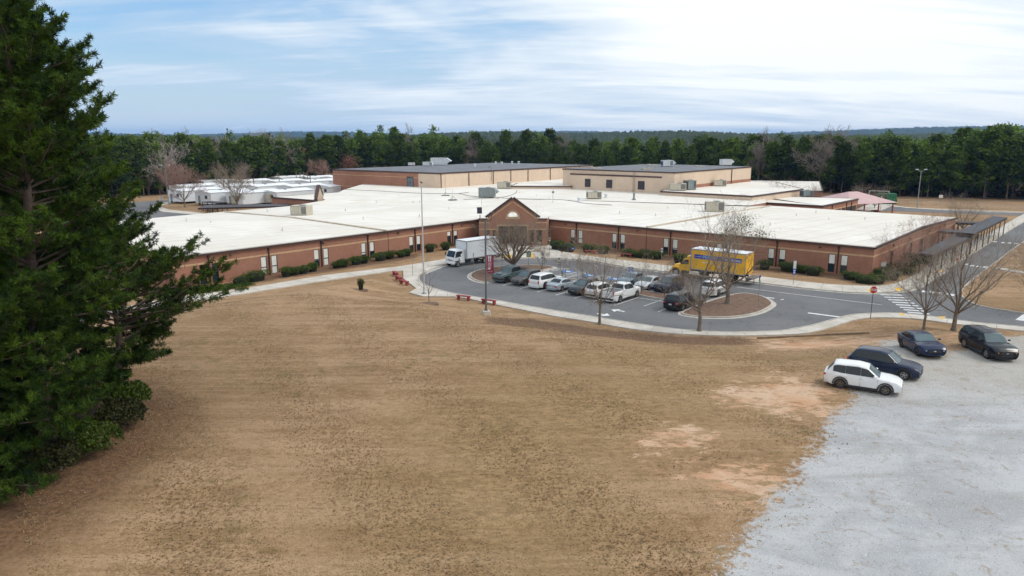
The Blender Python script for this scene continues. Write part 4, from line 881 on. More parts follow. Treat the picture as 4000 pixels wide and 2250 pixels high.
CHROME = mat("chrome_trim", (0.65, 0.65, 0.66), 0.15, 1.0, 0.05, 5)
PLATE = mat("plate_white", (0.60, 0.60, 0.58), 0.5)
UNDER = mat("underbody", (0.012, 0.012, 0.012), 0.9)
def paint(name, c, metal=0.0, rough=0.24): return mat("paint_" + name, c, rough, metal, 0.04, 1.5, coat=0.28, spec=0.32)
def lin(x, pts):
    if x <= pts[0][0]: return pts[0][1]
    for (a, b), (c, d) in zip(pts[:-1], pts[1:]):
        if x <= c: return b + (d - b) * (x - a) / (c - a + 1e-9)
    return pts[-1][1]
def sm(x, pts):
    """smooth monotone-ish interpolation"""
    return (lin(x - .06, pts) + lin(x, pts) * 2 + lin(x + .06, pts)) / 4
SPECS = dict(
    suv=dict(L=4.62, W=1.86, wb=2.67, fo=.92, r=.355, top=[(-2.31, .95), (-2.15, 1.02), (-1.6, 1.05), (.55, 1.02), (.95, 1.04), (1.6, 1.00), (2.05, .90), (2.31, .72)], gh=[(1.02, 1.02), (.28, 1.60), (-.3, 1.69), (-1.55, 1.64), (-1.75, 1.58), (-2.18, 1.03)], pill=[-.12, -1.02], qend=-1.78, cl=True, rail=True),
    bigsuv=dict(L=4.98, W=1.98, wb=2.88, fo=.95, r=.39, top=[(-2.49, 1.02), (-2.35, 1.10), (-1.6, 1.13), (.6, 1.11), (1.05, 1.13), (1.8, 1.09), (2.25, .99), (2.49, .78)], gh=[(1.12, 1.10), (.42, 1.70), (-.3, 1.79), (-1.7, 1.76), (-2.02, 1.70), (-2.36, 1.10)], pill=[-.05, -1.05], qend=-2.05, cl=True, rail=True),
    sedan=dict(L=4.68, W=1.82, wb=2.78, fo=.82, r=.33, top=[(-2.34, .78), (-2.25, .93), (-1.55, .98), (-1.1, .95), (.7, .90), (1.1, .92), (1.7, .84), (2.1, .74), (2.34, .60)], gh=[(1.02, .90), (.15, 1.36), (-.45, 1.43), (-1.0, 1.38), (-1.72, .98)], pill=[-.30], qend=-1.22, cl=False, rail=False),
    muscle=dict(L=5.04, W=1.90, wb=3.05, fo=.90, r=.36, top=[(-2.52, .90), (-2.40, 1.06), (-1.7, 1.04), (-1.1, .99), (.75, .97), (1.2, .98), (1.9, .92), (2.3, .83), (2.52, .66)], gh=[(1.02, .97), (.10, 1.41), (-.5, 1.48), (-1.1, 1.42), (-2.02, 1.05)], pill=[-.32], qend=-1.45, cl=False, rail=False),
    pickup=dict(L=5.85, W=2.02, wb=3.68, fo=.95, r=.40, top=[(-2.92, 1.28), (-.95, 1.30), (.4, 1.20), (1.4, 1.20), (2.2, 1.17), (2.75, 1.08), (2.92, .95)], gh=[(1.52, 1.18), (.88, 1.84), (.2, 1.92), (-.62, 1.88), (-.92, 1.26)], pill=[.02], qend=-.66, cl=False, rail=False, bed=(-2.80, -.98)),
    jeep=dict(L=5.54, W=1.88, wb=3.49, fo=.72, r=.43, top=[(-2.77, 1.22), (-.95, 1.25), (.75, 1.22), (1.0, 1.25), (1.9, 1.19), (2.45, 1.13), (2.60, 1.08), (2.77, .75)], gh=[(1.10, 1.22), (.80, 1.82), (.5, 1.90), (-.72, 1.88), (-.90, 1.24)], pill=[-.04], qend=-.78, cl=False, rail=False, bed=(-2.66, -.98), boxy=True))
def build_car(spec, name, label, P, rim=RIM, cat="car", sunroof=False, front='plain', rearlamp='side', bed_mat=None, rail=None, clad=None, lightbar=False, stripe=None):
    S = SPECS[spec]; L, W, r = S['L'], S['W'], S['r']; hw = W / 2; xf = L / 2 - S['fo']; xr = xf - S['wb']; boxy = S.get('boxy', False)
    t = thing(name, label, cat)
    ra = r + .07; top = S['top']
    xs = sorted(set([round(-L / 2 + L * k / 46, 4) for k in range(47)] + [round(c + ra * math.cos(math.pi * k / 12), 4) for c in (xf, xr) for k in range(13)]))
    def width(x):
        e = L / 2 - abs(x); q = max(0, .62 - e) / .62; return hw * (1 - (.07 if boxy else .17) * q ** 2.2)
    def zb(x):
        z = .24 + .16 * max(0, (abs(x) - (L / 2 - .55)) / .55)
        for c in (xf, xr):
            if abs(x - c) < ra: z = max(z, r + math.sqrt(ra * ra - (x - c) ** 2))
        return z
    rows = []
    for x in xs:
        w = width(x); b = zb(x); zt = sm(x, top); b = min(b, zt - .10); h = zt - b; e = L / 2 - abs(x); cr = .035 if x > S['gh'][0][0] - .3 else .015
        rows.append([(x, 0, .22), (x, w * .80, .24), (x, w * .955, b), (x, w * .995, b + h * .28), (x, w, b + h * .55), (x, w * .985, b + h * .80), (x, w * (.95 if not boxy else .98), zt - .025), (x, w * (.87 if not boxy else .95), zt + .004), (x, w * .5, zt + cr), (x, 0, zt + cr * 1.2)])
    V = []; F = []; k = len(rows[0])
    for row in rows: V += row + [(p[0], -p[1], p[2]) for p in row]
    n2 = 2 * k
    for i in range(len(rows) - 1):
        a = i * n2; b = a + n2
        for j in range(k - 1):
            F.append((a + j, a + j + 1, b + j + 1, b + j)); F.append((a + k + j, b + k + j, b + k + j + 1, a + k + j + 1))
    for a, flip in ((0, False), ((len(rows) - 1) * n2, True)):
        for j in range(k - 1):
            q = (a + j, a + k + j, a + k + j + 1, a + j + 1); F.append(q[::-1] if flip else q)
    mb = MB(); mb.add(V, F)
    # cabin shell
    gh = S['gh']; A, D = gh[0], gh[-1]; ztop = max(p[1] for p in gh); prof = sorted(gh)
    def gz(x): return lin(x, prof) if not (gh[1][0] > x > gh[-2][0]) else sm(x, prof)
    yb = hw * (.90 if not boxy else .93); yt = hw * (.70 if not boxy else .80)
    def yw(x, z):
        zb_ = sm(x, top) - .02; f = max(0, min(1, (z - zb_) / (ztop - zb_))); pinch = 1 - .05 * max(0, (x - .3) / 1.2) - .03 * max(0, (-x - 1.2) / 1.2); return (yb + (yt - yb) * f ** 1.15) * pinch
    gx = sorted(set([p[0] for p in gh] + [D[0] + (A[0] - D[0]) * i / 26 for i in range(27)]))
    rows = []
    for x in gx:
        zt = gz(x); zb_ = sm(x, top) - .03; zt = max(zt, zb_ + .012); zm = zb_ + (zt - zb_) * .5; e = max(zt - .05, zb_ + (zt - zb_) * .6)
        rows.append([(x, yw(x, zb_), zb_), (x, yw(x, zm), zm), (x, yw(x, e), e), (x, yw(x, zt) * .93, zt - .008), (x, yw(x, zt) * .6, zt + .014), (x, 0, zt + .022)])
    V = []; F = []; k = 6
    for row in rows: V += row + [(p[0], -p[1], p[2]) for p in row]
    for i in range(len(rows) - 1):
        a = i * 12; b = a + 12
        for j in range(k - 1): F.append((a + j, a + j + 1, b + j + 1, b + j)); F.append((a + 6 + j, b + 6 + j, b + 7 + j, a + 7 + j))
    mb.add(V, F)
    mb.build("body", P, t, smooth=True, sharp=38, fixn=True)
    # glass
    def screen(nm, a, b, m, f0=.06, f1=.93, wf=.90):
        g = MB(); ny = 6; nz = 4; n = Vector((b[1] - a[1], 0, -(b[0] - a[0]))); n = n.normalized() * (1 if n.x * (1 if a[0] > 0 else -1) > 0 else -1)
        idx = []
        for i in range(nz + 1):
            f = f0 + (f1 - f0) * i / nz; x = a[0] + (b[0] - a[0]) * f; z = a[1] + (b[1] - a[1]) * f; w = yw(x, z) * wf
            for j in range(ny + 1):
                u = -1 + 2 * j / ny; bulge = .022 * (1 - u * u); g.v.append((x + n.x * (.016 + bulge), u * w, z + n.z * (.016 + bulge) + .006))
        for i in range(nz):
            for j in range(ny): q = i * (ny + 1) + j; g.f.append((q, q + 1, q + ny + 2, q + ny + 1))
        return g.build(nm, m, t, smooth=True, fixn=False)
    screen("windscreen", gh[0], gh[1], WSH); screen("rear_window", gh[-1], gh[-2], CGLASS, .16, .92, .86)
    xa, xq = gh[1][0], S['qend']; cuts = [A[0] - .22] + S['pill'] + [xq]
    for sgn in (1, -1):
        for i, (c0, c1) in enumerate(zip(cuts[:-1], cuts[1:])):
            g = MB(); x0, x1 = c0 - (.0 if i == 0 else .006), c1 + .006 if i < len(cuts) - 2 else c1; n = 9
            for j in range(n + 1):
                x = x0 + (x1 - x0) * j / n; zl = sm(x, top) + .035; zh = max(zl + .012, gz(x) - .095)
                if i == len(cuts) - 2: zl = min(zh - .01, zl + .05 * (j / n) ** 2)
                for q in range(3): z = zl + (zh - zl) * q / 2; g.v.append((x, sgn * (yw(x, z) + .014), z))
            for j in range(n):
                for q in range(2): a = j * 3 + q; f = (a, a + 1, a + 4, a + 3); g.f.append(f if sgn > 0 else f[::-1])
            g.build("window", CGLASS, t, smooth=True)
    # wheels
    for c in (xf, xr):
        for sgn in (1, -1):
            y = sgn * (hw - .125); m = MB(); prof = [(r * .62, -.11), (r * .93, -.115), (r, -.085), (r, .085), (r * .93, .115), (r * .62, .11), (r * .60, .06)]
            m.lathe([(a, b * sgn) for a, b in prof], (0, 0, 0), 24, 'y'); w = m.build("wheel", TYRE, t, smooth=True, sharp=40, loc=(c, y, r), fixn=True)
            m = MB(); m.lathe([(r * .63, .085 * sgn), (r * .58, .10 * sgn), (r * .55, .05 * sgn), (.01, .05 * sgn)], (0, 0, 0), 20, 'y'); m.build("wheel_well_disc", BLK, w, smooth=True)
            m = MB()
            for q in range(5):
                an = q * 2 * math.pi / 5 + .3
                m.box((math.cos(an) * r * .31, sgn * .085, math.sin(an) * r * .31), (r * .60, .03, r * .17), tilt=Matrix.Rotation(-an, 3, 'Y'))
            m.lathe([(r * .64, .06 * sgn), (r * .64, .108 * sgn), (r * .56, .108 * sgn), (r * .56, .06 * sgn)], (0, 0, 0), 24, 'y'); m.lathe([(r * .15, .11 * sgn), (.01, .112 * sgn)], (0, 0, 0), 10, 'y')
            m.build("rim", rim, w, fixn=True)
    if clad or S['cl']:
        for c in (xf, xr):
            for sgn in (1, -1):
                m = MB(); n = 14
                for q in range(n + 1):
                    an = math.pi * (q / n) * 1.08 - .12
                    for rr in (ra - .02, ra + .07): x = c + rr * math.cos(an); z = r + rr * math.sin(an); m.v.append((x, sgn * (width(x) * 1.0 + .012), max(.2, z)))
                for q in range(n): a = 2 * q; f = (a, a + 1, a + 3, a + 2); m.f.append(f if sgn < 0 else f[::-1])
                m.build("arch_trim", BLK, t)
    m = MB()
    for sgn in (1, -1): m.box(((xf + xr) / 2, sgn * hw * .955, .29), (S['wb'] - 2 * ra - .04, .09, .17), 0, .02)
    m.build("sill_trim", BLK, t)
    # nose and tail
    zf = lin(L / 2, top); xe = L / 2; wn = width(xe)
    def nose(nm, y, z, w, h, M_, x=None, d=.06, yaw=0.0, bev=.015): m = MB(); m.box((x if x is not None else xe - d / 2 + .018, y, z), (d, w, h), yaw, bev); return m.build(nm, M_, t)
    zg = zf - .13
    if front == 'jeep':
        g = nose("grille", 0, .97, 1.18, .42, P, xe - .22, .08, 0, .03)
        for q in range(7): o = MB().box((0, 0, 0), (.02, .085, .30), 0, .01).build("grille_slot", BLK, g); o.location = (xe - .172, -.33 + q * .11, .97)
        nose("front_bumper", 0, .60, 1.82, .24, BLK, xe - .05, .28, 0, .05); nose("bumper_insert", 0, .70, 1.30, .06, RIM, xe + .08, .03)
        for s in (1, -1):
            m = MB(); m.lathe([(.115, -.02), (.115, .03), (.09, .05), (.01, .055)], (0, 0, 0), 16, 'z'); o = m.build("headlight", LAMP, t, smooth=True, fixn=True); o.location = (xe - .20, s * .50, 1.00); o.rotation_euler = (0, R(90), 0)
            for c, ln in ((xf, 1.22), (xr, 1.16)):
                m = MB(); m.box((c, s * (hw - .02), 2 * r + .10), (ln, .30, .07), 0, .03); m.box((c - ln / 2 + .03, s * (hw - .02), 2 * r - .02), (.07, .28, .24), 0, .02); m.box((c + ln / 2 - .03, s * (hw - .02), 2 * r + .02), (.07, .28, .18), 0, .02); m.build("fender_flare", P if c == xf else BLK, t)
    else:
        gm = CHROME if front == 'bars' else BLK
        g = nose("grille", 0, zg + .02, wn * 1.02, .19 if spec not in ('sedan', 'muscle') else .13, BLK)
        if front in ('bars', 'badge'):
            for q in (-1, 1): o = MB().box((0, 0, 0), (.02, wn * .98, .028), 0, .008).build("grille_bar", CHROME, g); o.location = (xe + .026, 0, zg + .02 + q * .05)
        o = MB().box((0, 0, 0), (.02, .16, .08), 0, .03).build("badge", CHROME, g); o.location = (xe + .03, 0, zg + .03)
        nose("front_bumper", 0, .40, wn * 1.72, .24, BLK if front != 'body' else P, xe - .06, .12, 0, .04)
        nose("lower_intake", 0, .46, wn * 1.1, .10, BLK, xe - .01, .07)
        for s in (1, -1):
            m = MB(); m.box((0, 0, 0), (.34, .20, .12), 0, .035); o = m.build("headlight", AMBER if front == 'amber' else LAMP, t, smooth=False); o.location = (xe - .155, s * wn * .80, zf - .045); o.rotation_euler = (0, R(14), s * R(-30))
            nose("fog_lamp", s * wn * .74, .50, .14, .07, LAMP, xe - .05, .08)
    zr = lin(-L / 2, top); wr = width(-L / 2)
    m = MB(); m.box((-L / 2 + .03, 0, .44), (.14, wr * 1.86, .26), 0, .05); m.build("rear_bumper", (BLK if spec in ('suv', 'pickup', 'jeep') else P), t)
    m = MB(); m.box((-L / 2 - .008, 0, zr - .24), (.02, .32, .16)); m.build("licence_plate", PLATE, t)
    for s in (1, -1):
        m = MB()
        if rearlamp == 'tall': m.box((-L / 2 + .10, s * wr * .90, zr - .12), (.26, .17, .40), 0, .03)
        else: m.box((-L / 2 + .14, s * wr * .84, zr - .10), (.36, .34, .15), 0, .04)
        m.build("taillight", TAIL, t)
        m = MB(); xm = A[0] - .30; m.box((xm, s * (hw + .07), sm(xm, top) + .13), (.15, .20, .13), 0, .04); m.build("mirror", BLK if boxy else P, t)
        for c in ([-.02, -.98] if len(S['pill']) > 1 or spec in ('sedan', 'muscle') else [.1, -.75]):
            m = MB(); m.box((c, s * (hw * .995 + .004), sm(c, top) - .14), (.17, .03, .035), 0, .01); m.build("door_handle", CHROME if front == 'bars' else P, t)
        m = MB()
        for c in ([A[0] - .12] + S['pill'] + [S['pill'][-1] - .85 if len(S['pill']) == 1 else xq + .55]):
            for (za, zb_) in ((.32, .58), (.58, sm(c, top) - .06)): m.quad((c - .006, s * (hw + .004), za), (c + .006, s * (hw + .004), za), (c + .006, s * (hw * (1 if zb_ < .7 else .975) + .006), zb_), (c - .006, s * (hw * (1 if zb_ < .7 else .975) + .006), zb_))
        m.build("door_gap", UNDER, t)
        if rail if rail is not None else S['rail']:
            m = MB(); pts = [(xa - .25 - i * (xa - .25 - gh[-2][0] - .2) / 6, s * yt * .86, gz(xa - .25 - i * (xa - .25 - gh[-2][0] - .2) / 6) + .055) for i in range(7)]
            m.path(pts, .02, 6); m.tube(pts[0], (pts[0][0] + .1, pts[0][1], pts[0][2] - .06), .02, .02, 6); m.tube(pts[-1], (pts[-1][0] - .1, pts[-1][1], pts[-1][2] - .06), .02, .02, 6); m.build("roof_rail", BLK if P.name != "paint_black" else RIM, t)
    if spec in ('suv', 'bigsuv'):
        m = MB(); m.box((gh[-2][0] - .10, 0, gz(gh[-2][0]) + .012), (.34, yt * 1.72, .035), 0, .015, Matrix.Rotation(R(8), 3, 'Y')); m.build("roof_spoiler", P, t)
    if sunroof: m = MB(); m.box((-.05, 0, gz(-.05) + .026), (.85, yt * 1.15, .012), 0, 0, Matrix.Rotation(R(3), 3, 'Y')); m.build("sunroof", CGLASS, t)
    m = MB(); m.box((gh[-2][0] + .28, 0, gz(gh[-2][0] + .28) + .05), (.15, .03, .06), 0, .012); m.build("antenna_fin", P, t)
    if 'bed' in S:
        b0, b1 = S['bed']; m = MB(); m.box(((b0 + b1) / 2, 0, sm((b0 + b1) / 2, top) + .028), (b1 - b0, hw * 1.66, .03)); m.build("bed_panel", bed_mat or BLK, t)
    if stripe:
        for s in (1, -1):
            for z0, z1 in ((.80, .88), (.60, .66)):
                m = MB(); n = 10
                for q in range(n): xa_, xb_ = -1.95 + q * .33, -1.95 + (q + 1) * .33; f = ((xa_, s * (hw + .006), z0), (xb_, s * (hw + .006), z0), (xb_, s * (hw + .004), z1), (xa_, s * (hw + .004), z1)); m.quad(*(f if s < 0 else f[::-1]))
                m.build("side_stripe", stripe, t)
    if lightbar: m = MB(); m.box((.1, 0, gz(.1) + .10), (.28, 1.15, .11), 0, .03); m.build("light_bar", mat("lightbar", (.15, .17, .22), .2, 0, .1, 4), t)
    return t
WHEEL = {}
def place(t, spec, px, wheel, heading, z=None):
    """put the car so that the named wheel (fl fr rl rr) touches the ground at picture point px"""
    S = SPECS[spec]; p = T(*px) if z is None else G3(*px, z); xf = S['L'] / 2 - S['fo']; x = xf if wheel[0] == 'f' else xf - S['wb']; y = (S['W'] / 2 - .02) * (1 if wheel[1] == 'l' else -1)
    ca, sa = math.cos(heading), math.sin(heading); t.location = (p[0] - x * ca + y * sa, p[1] - x * sa - y * ca, p[2]); t.rotation_euler = (0, 0, heading)
    cx, cy_ = t.location[0], t.location[1]; f = (cx + 1.3 * ca, cy_ + 1.3 * sa); b = (cx - 1.3 * ca, cy_ - 1.3 * sa); l = (cx - .8 * sa, cy_ + .8 * ca); q = (cx + .8 * sa, cy_ - .8 * ca)
    if z is None:
        hs = [hz(*v) for v in (f, b, l, q)]; t.location[2] = sum(hs) / 4 - .03; t.rotation_euler = (math.atan2(hs[2] - hs[3], 1.6), -math.atan2(hs[0] - hs[1], 2.6), heading)
VA = math.atan2(VD[1], VD[0]); GL = "cars parked in the loop car park"; GG = "cars parked on the gravel"
W_, BK, NAVY = paint("white", (.74, .75, .75)), paint("black", (.005, .007, .012)), paint("navy", (.008, .016, .045))
CARS = [
    ("jeep", "pickup_truck", "boxy slate green four door pickup with round headlights, nearest the bushy island tree", paint("slate", (.085, .115, .122)), dict(rim=DRIM, front='jeep', cat="pickup truck", bed_mat=BLK), (1979, 1106.3), 'fl', VA + math.pi),  # flat black panel stands in for this pickup's open, dark bed
    ("suv", "parked_car", "brown grey crossover facing out between the slate pickup and a white car", paint("taupe", (.13, .115, .108), .4), dict(front='bars'), (2053.6, 1116), 'fl', VA + math.pi),
    ("bigsuv", "parked_car", "large white car with sunroof and tall red tail lamps beside a silver sedan", W_, dict(sunroof=True, rearlamp='tall', rim=RIM), (2130.7, 1128.8), 'rr', VA),
    ("sedan", "parked_car", "pale silver blue sedan seen from behind, between white and dark cars", paint("silverblue", (.42, .48, .52), .35), dict(), (2197, 1138), 'rr', VA),
    ("suv", "parked_car", "dark grey crossover facing out behind the first bare tree's twigs", paint("darkgrey", (.040, .042, .046), .3), dict(front='badge'), (2281, 1155), 'fl', VA + math.pi),
    ("suv", "parked_car", "white hatch seen from behind, half hidden by the white pickup", W_, dict(rearlamp='tall'), (2349, 1166), 'rr', VA),
    ("pickup", "pickup_truck", "white pickup with a grey covered bed beside an empty bay", W_, dict(cat="pickup truck", rearlamp='tall', bed_mat=mat("bed_cover_grey", (.13, .13, .14), .6)), (2424, 1181.5), 'rr', VA),
    ("bigsuv", "parked_car", "black car with silver wheels seen from behind, against the right traffic island", BK, dict(rim=RIM), (2669, 1214.6), 'rr', VA),
    ("sedan", "parked_car", "blue grey sedan behind the white pickup, mostly hidden", paint("bluegrey", (.16, .21, .25), .3), dict(), (2468, 1119), 'fl', VA + math.pi),
    ("sedan", "parked_car", "silver sedan facing out in the back row beside a navy car", paint("silver", (.55, .56, .57), .3), dict(front='bars'), (2535.7, 1135), 'fl', VA + math.pi),
    ("bigsuv", "parked_car", "navy car facing out in the back row beside the silver sedan", NAVY, dict(front='badge'), (2618, 1147), 'fl', VA + math.pi),
    ("bigsuv", "police_car", "white patrol car with dark side stripes behind the right island tree", paint("patrol_white", (.72, .74, .75)), dict(cat="police car", rim=DRIM, lightbar=True, stripe=mat("stripe_dark", (.02, .05, .06), .4), rail=False), (2806.5, 1158.7), 'rr', VA)]
for spec, nm, lab, P, kw, px, wh, hd in CARS:
    c = build_car(spec, nm, lab, P, **kw); c["group"] = GL; place(c, spec, px, wh, hd, 0.0)
def head(a, b): A, B = T(*a), T(*b); return math.atan2(B[1] - A[1], B[0] - A[0])
for spec, nm, lab, P, kw, px, wh, hd in [
    ("suv", "parked_car", "white car with black wheel arches and glass sunroof, nearest on the gravel", W_, dict(sunroof=True, front='body', rim=mat("bronze_rim", (.22, .19, .15), .35, .7)), (3456, 1544), 'fr', head((3278, 1516), (3456, 1544))),
    ("suv", "parked_car", "dark navy car with silver wheels, directly behind the white one on gravel", NAVY, dict(front='body', rim=RIM), (3528, 1484), 'fr', R(-38)),
    ("muscle", "parked_car", "low blue black sedan with black wheels, under the slim bare tree", paint("deepblue", (.005, .014, .055)), dict(front='body', rim=DRIM), (3580, 1388.7), 'fr', R(-98)),
    ("bigsuv", "parked_car", "black car with amber headlamps and chrome grille bars, rightmost on the gravel", BK, dict(front='amber', rim=RIM), (3848, 1399), 'fr', R(-93))]:
    c = build_car(spec, nm, lab, P, **kw); c["group"] = GG; place(c, spec, px, wh, hd)
# ---- box trucks
def truck_wheel(t, x, y, r, sgn, M_):
    m = MB(); m.lathe([(r * .6, -.14 * sgn), (r * .94, -.14 * sgn), (r, -.10 * sgn), (r, .10 * sgn), (r * .94, .14 * sgn), (r * .6, .14 * sgn)], (0, 0, 0), 24, 'y'); w = m.build("wheel", TYRE, t, smooth=True, sharp=40, loc=(x, y, r), fixn=True)
    m = MB(); m.lathe([(r * .62, .12 * sgn), (r * .55, .145 * sgn), (r * .45, .06 * sgn), (r * .25, .07 * sgn), (r * .2, .15 * sgn), (.01, .15 * sgn)], (0, 0, 0), 18, 'y'); m.build("rim", M_, w, smooth=True, fixn=True)
def cargo(t, x0, x1, w, z0, z1, body, roofm, trim, frontm=None):
    m = MB(); m.box(((x0 + x1) / 2, 0, (z0 + z1) / 2), (x1 - x0, w, z1 - z0), 0, .05); o = m.build("cargo_box", body, t)
    m = MB(); m.box(((x0 + x1) / 2, 0, z1 + .004), (x1 - x0 - .12, w - .14, .02)); m.build("roof", roofm, t)
    m = MB()
    for s in (1, -1):
        m.box(((x0 + x1) / 2, s * (w / 2 + .004), z1 - .07), (x1 - x0 + .02, .03, .14)); m.box(((x0 + x1) / 2, s * (w / 2 + .004), z0 + .05), (x1 - x0 + .02, .03, .12)); m.box((x1 - .06, s * (w / 2 + .004), (z0 + z1) / 2), (.16, .035, z1 - z0)); m.box((x0 + .05, s * (w / 2 + .004), (z0 + z1) / 2), (.1, .035, z1 - z0))
    for xx in (x0, x1): m.box((xx, 0, z1 - .07), (.03, w + .03, .14))
    m.build("edge_rail", trim, t); return o
def white_truck():
    t = thing("box_truck", "white cab over box truck stopped beside the school entrance", "truck"); Wp = paint("truck_white", (.72, .74, .76)); BXW = mat("box_white", (.66, .70, .74), .5, 0, .05, .5); ALU = mat("alu_rail", (.36, .38, .41), .4, .6)
    cargo(t, -5.35, 1.0, 2.42, 1.0, 3.62, BXW, mat("truck_roof", (.70, .72, .74), .5, 0, .06, .6), ALU)
    m = MB(); prof = [(1.12, .62), (3.05, .62), (3.12, .95), (3.06, 1.35), (2.62, 2.30), (2.35, 2.42), (1.12, 2.42)]; k = len(m.v); hwid = 1.0
    for s in (-1, 1): m.v += [(x, s * (hwid - (.10 if z > 1.5 else 0)), z) for x, z in prof]
    n = len(prof); m.f.append(tuple(range(n))); m.f.append(tuple(range(2 * n - 1, n - 1, -1))); m.f += [(i, n + i, n + (i + 1) % n, (i + 1) % n) for i in range(n)]
    m.build("cab", Wp, t, smooth=True, sharp=30, fixn=True)
    m = MB(); m.quad((3.045, -.86, 1.44), (3.045, .86, 1.44), (2.665, .80, 2.26), (2.665, -.80, 2.26)); m.build("windscreen", CGLASS, t)
    for s in (1, -1):
        m = MB(); q = [(1.55, s * .945, 1.48), (2.90, s * 1.0, 1.38), (2.58, s * .925, 2.22), (1.55, s * .915, 2.22)]; m.quad(*q); m.build("window", CGLASS, t)
        m = MB(); m.box((3.06, s * .72, .98), (.12, .42, .22), 0, .03); m.build("headlight", LAMP, t)
        m = MB(); m.box((2.9, s * 1.22, 1.78), (.12, .18, .42), 0, .03); m.tube((2.8, s * .95, 1.95), (2.9, s * 1.2, 1.95), .02, .02, 6); m.build("mirror", BLK, t)
        m = MB(); m.lathe([(.13, 0), (.01, .002)], (0, 0, 0), 14, 'y'); o = m.build("door_emblem", mat("emblem_blue", (.06, .13, .32), .5), t); o.location = (2.2, s * 1.012, 1.12)
        m = MB(); m.quad((1.5, s * 1.008, .66), (1.512, s * 1.008, .66), (1.512, s * .95, 2.3), (1.5, s * .95, 2.3)); m.build("door_gap", UNDER, t)
        for x in (2.45, -2.6): truck_wheel(t, x, s * .95, .41, s, RIM)
        m = MB(); m.box((2.45, s * .98, .88), (1.02, .22, .12), 0, .04); m.build("wheel_arch", BLK, t)
    m = MB(); m.box((3.12, 0, .58), (.18, 2.02, .28), 0, .05); m.build("front_bumper", Wp, t); m = MB(); m.box((3.11, 0, .98), (.04, .9, .14), 0, .01); m.build("grille", BLK, t)
    m = MB()
    for s in (-.42, .42): m.box((-1.9, s, .82), (7.0, .12, .24))
    m.box((-5.45, 0, .62), (.12, 2.2, .14)); m.box((-2.6, 0, .42), (.16, 1.6, .16)); m.box((.4, .7, .66), (.9, .5, .45), 0, .05); m.box((-5.75, -.7, .75), (.6, .06, .5)); m.box((-5.75, .7, .75), (.6, .06, .5)); m.build("chassis", BLK, t)
    m = MB(); m.box((-5.37, 0, 2.3), (.03, 2.1, 2.4)); m.build("roller_door", mat("roller_grey", (.5, .5, .5), .5), t)
    return t
wt = white_truck()
A_ = G(1790, 1044); B_ = G(1892, 1028); hd = math.atan2(A_[1] - B_[1], A_[0] - B_[0])
wt.rotation_euler = (0, 0, hd); ca, sa = math.cos(hd), math.sin(hd); wt.location = (A_[0] - 2.45 * ca + 1.08 * -sa * -1, A_[1] - 2.45 * sa - 1.08 * ca, 0)
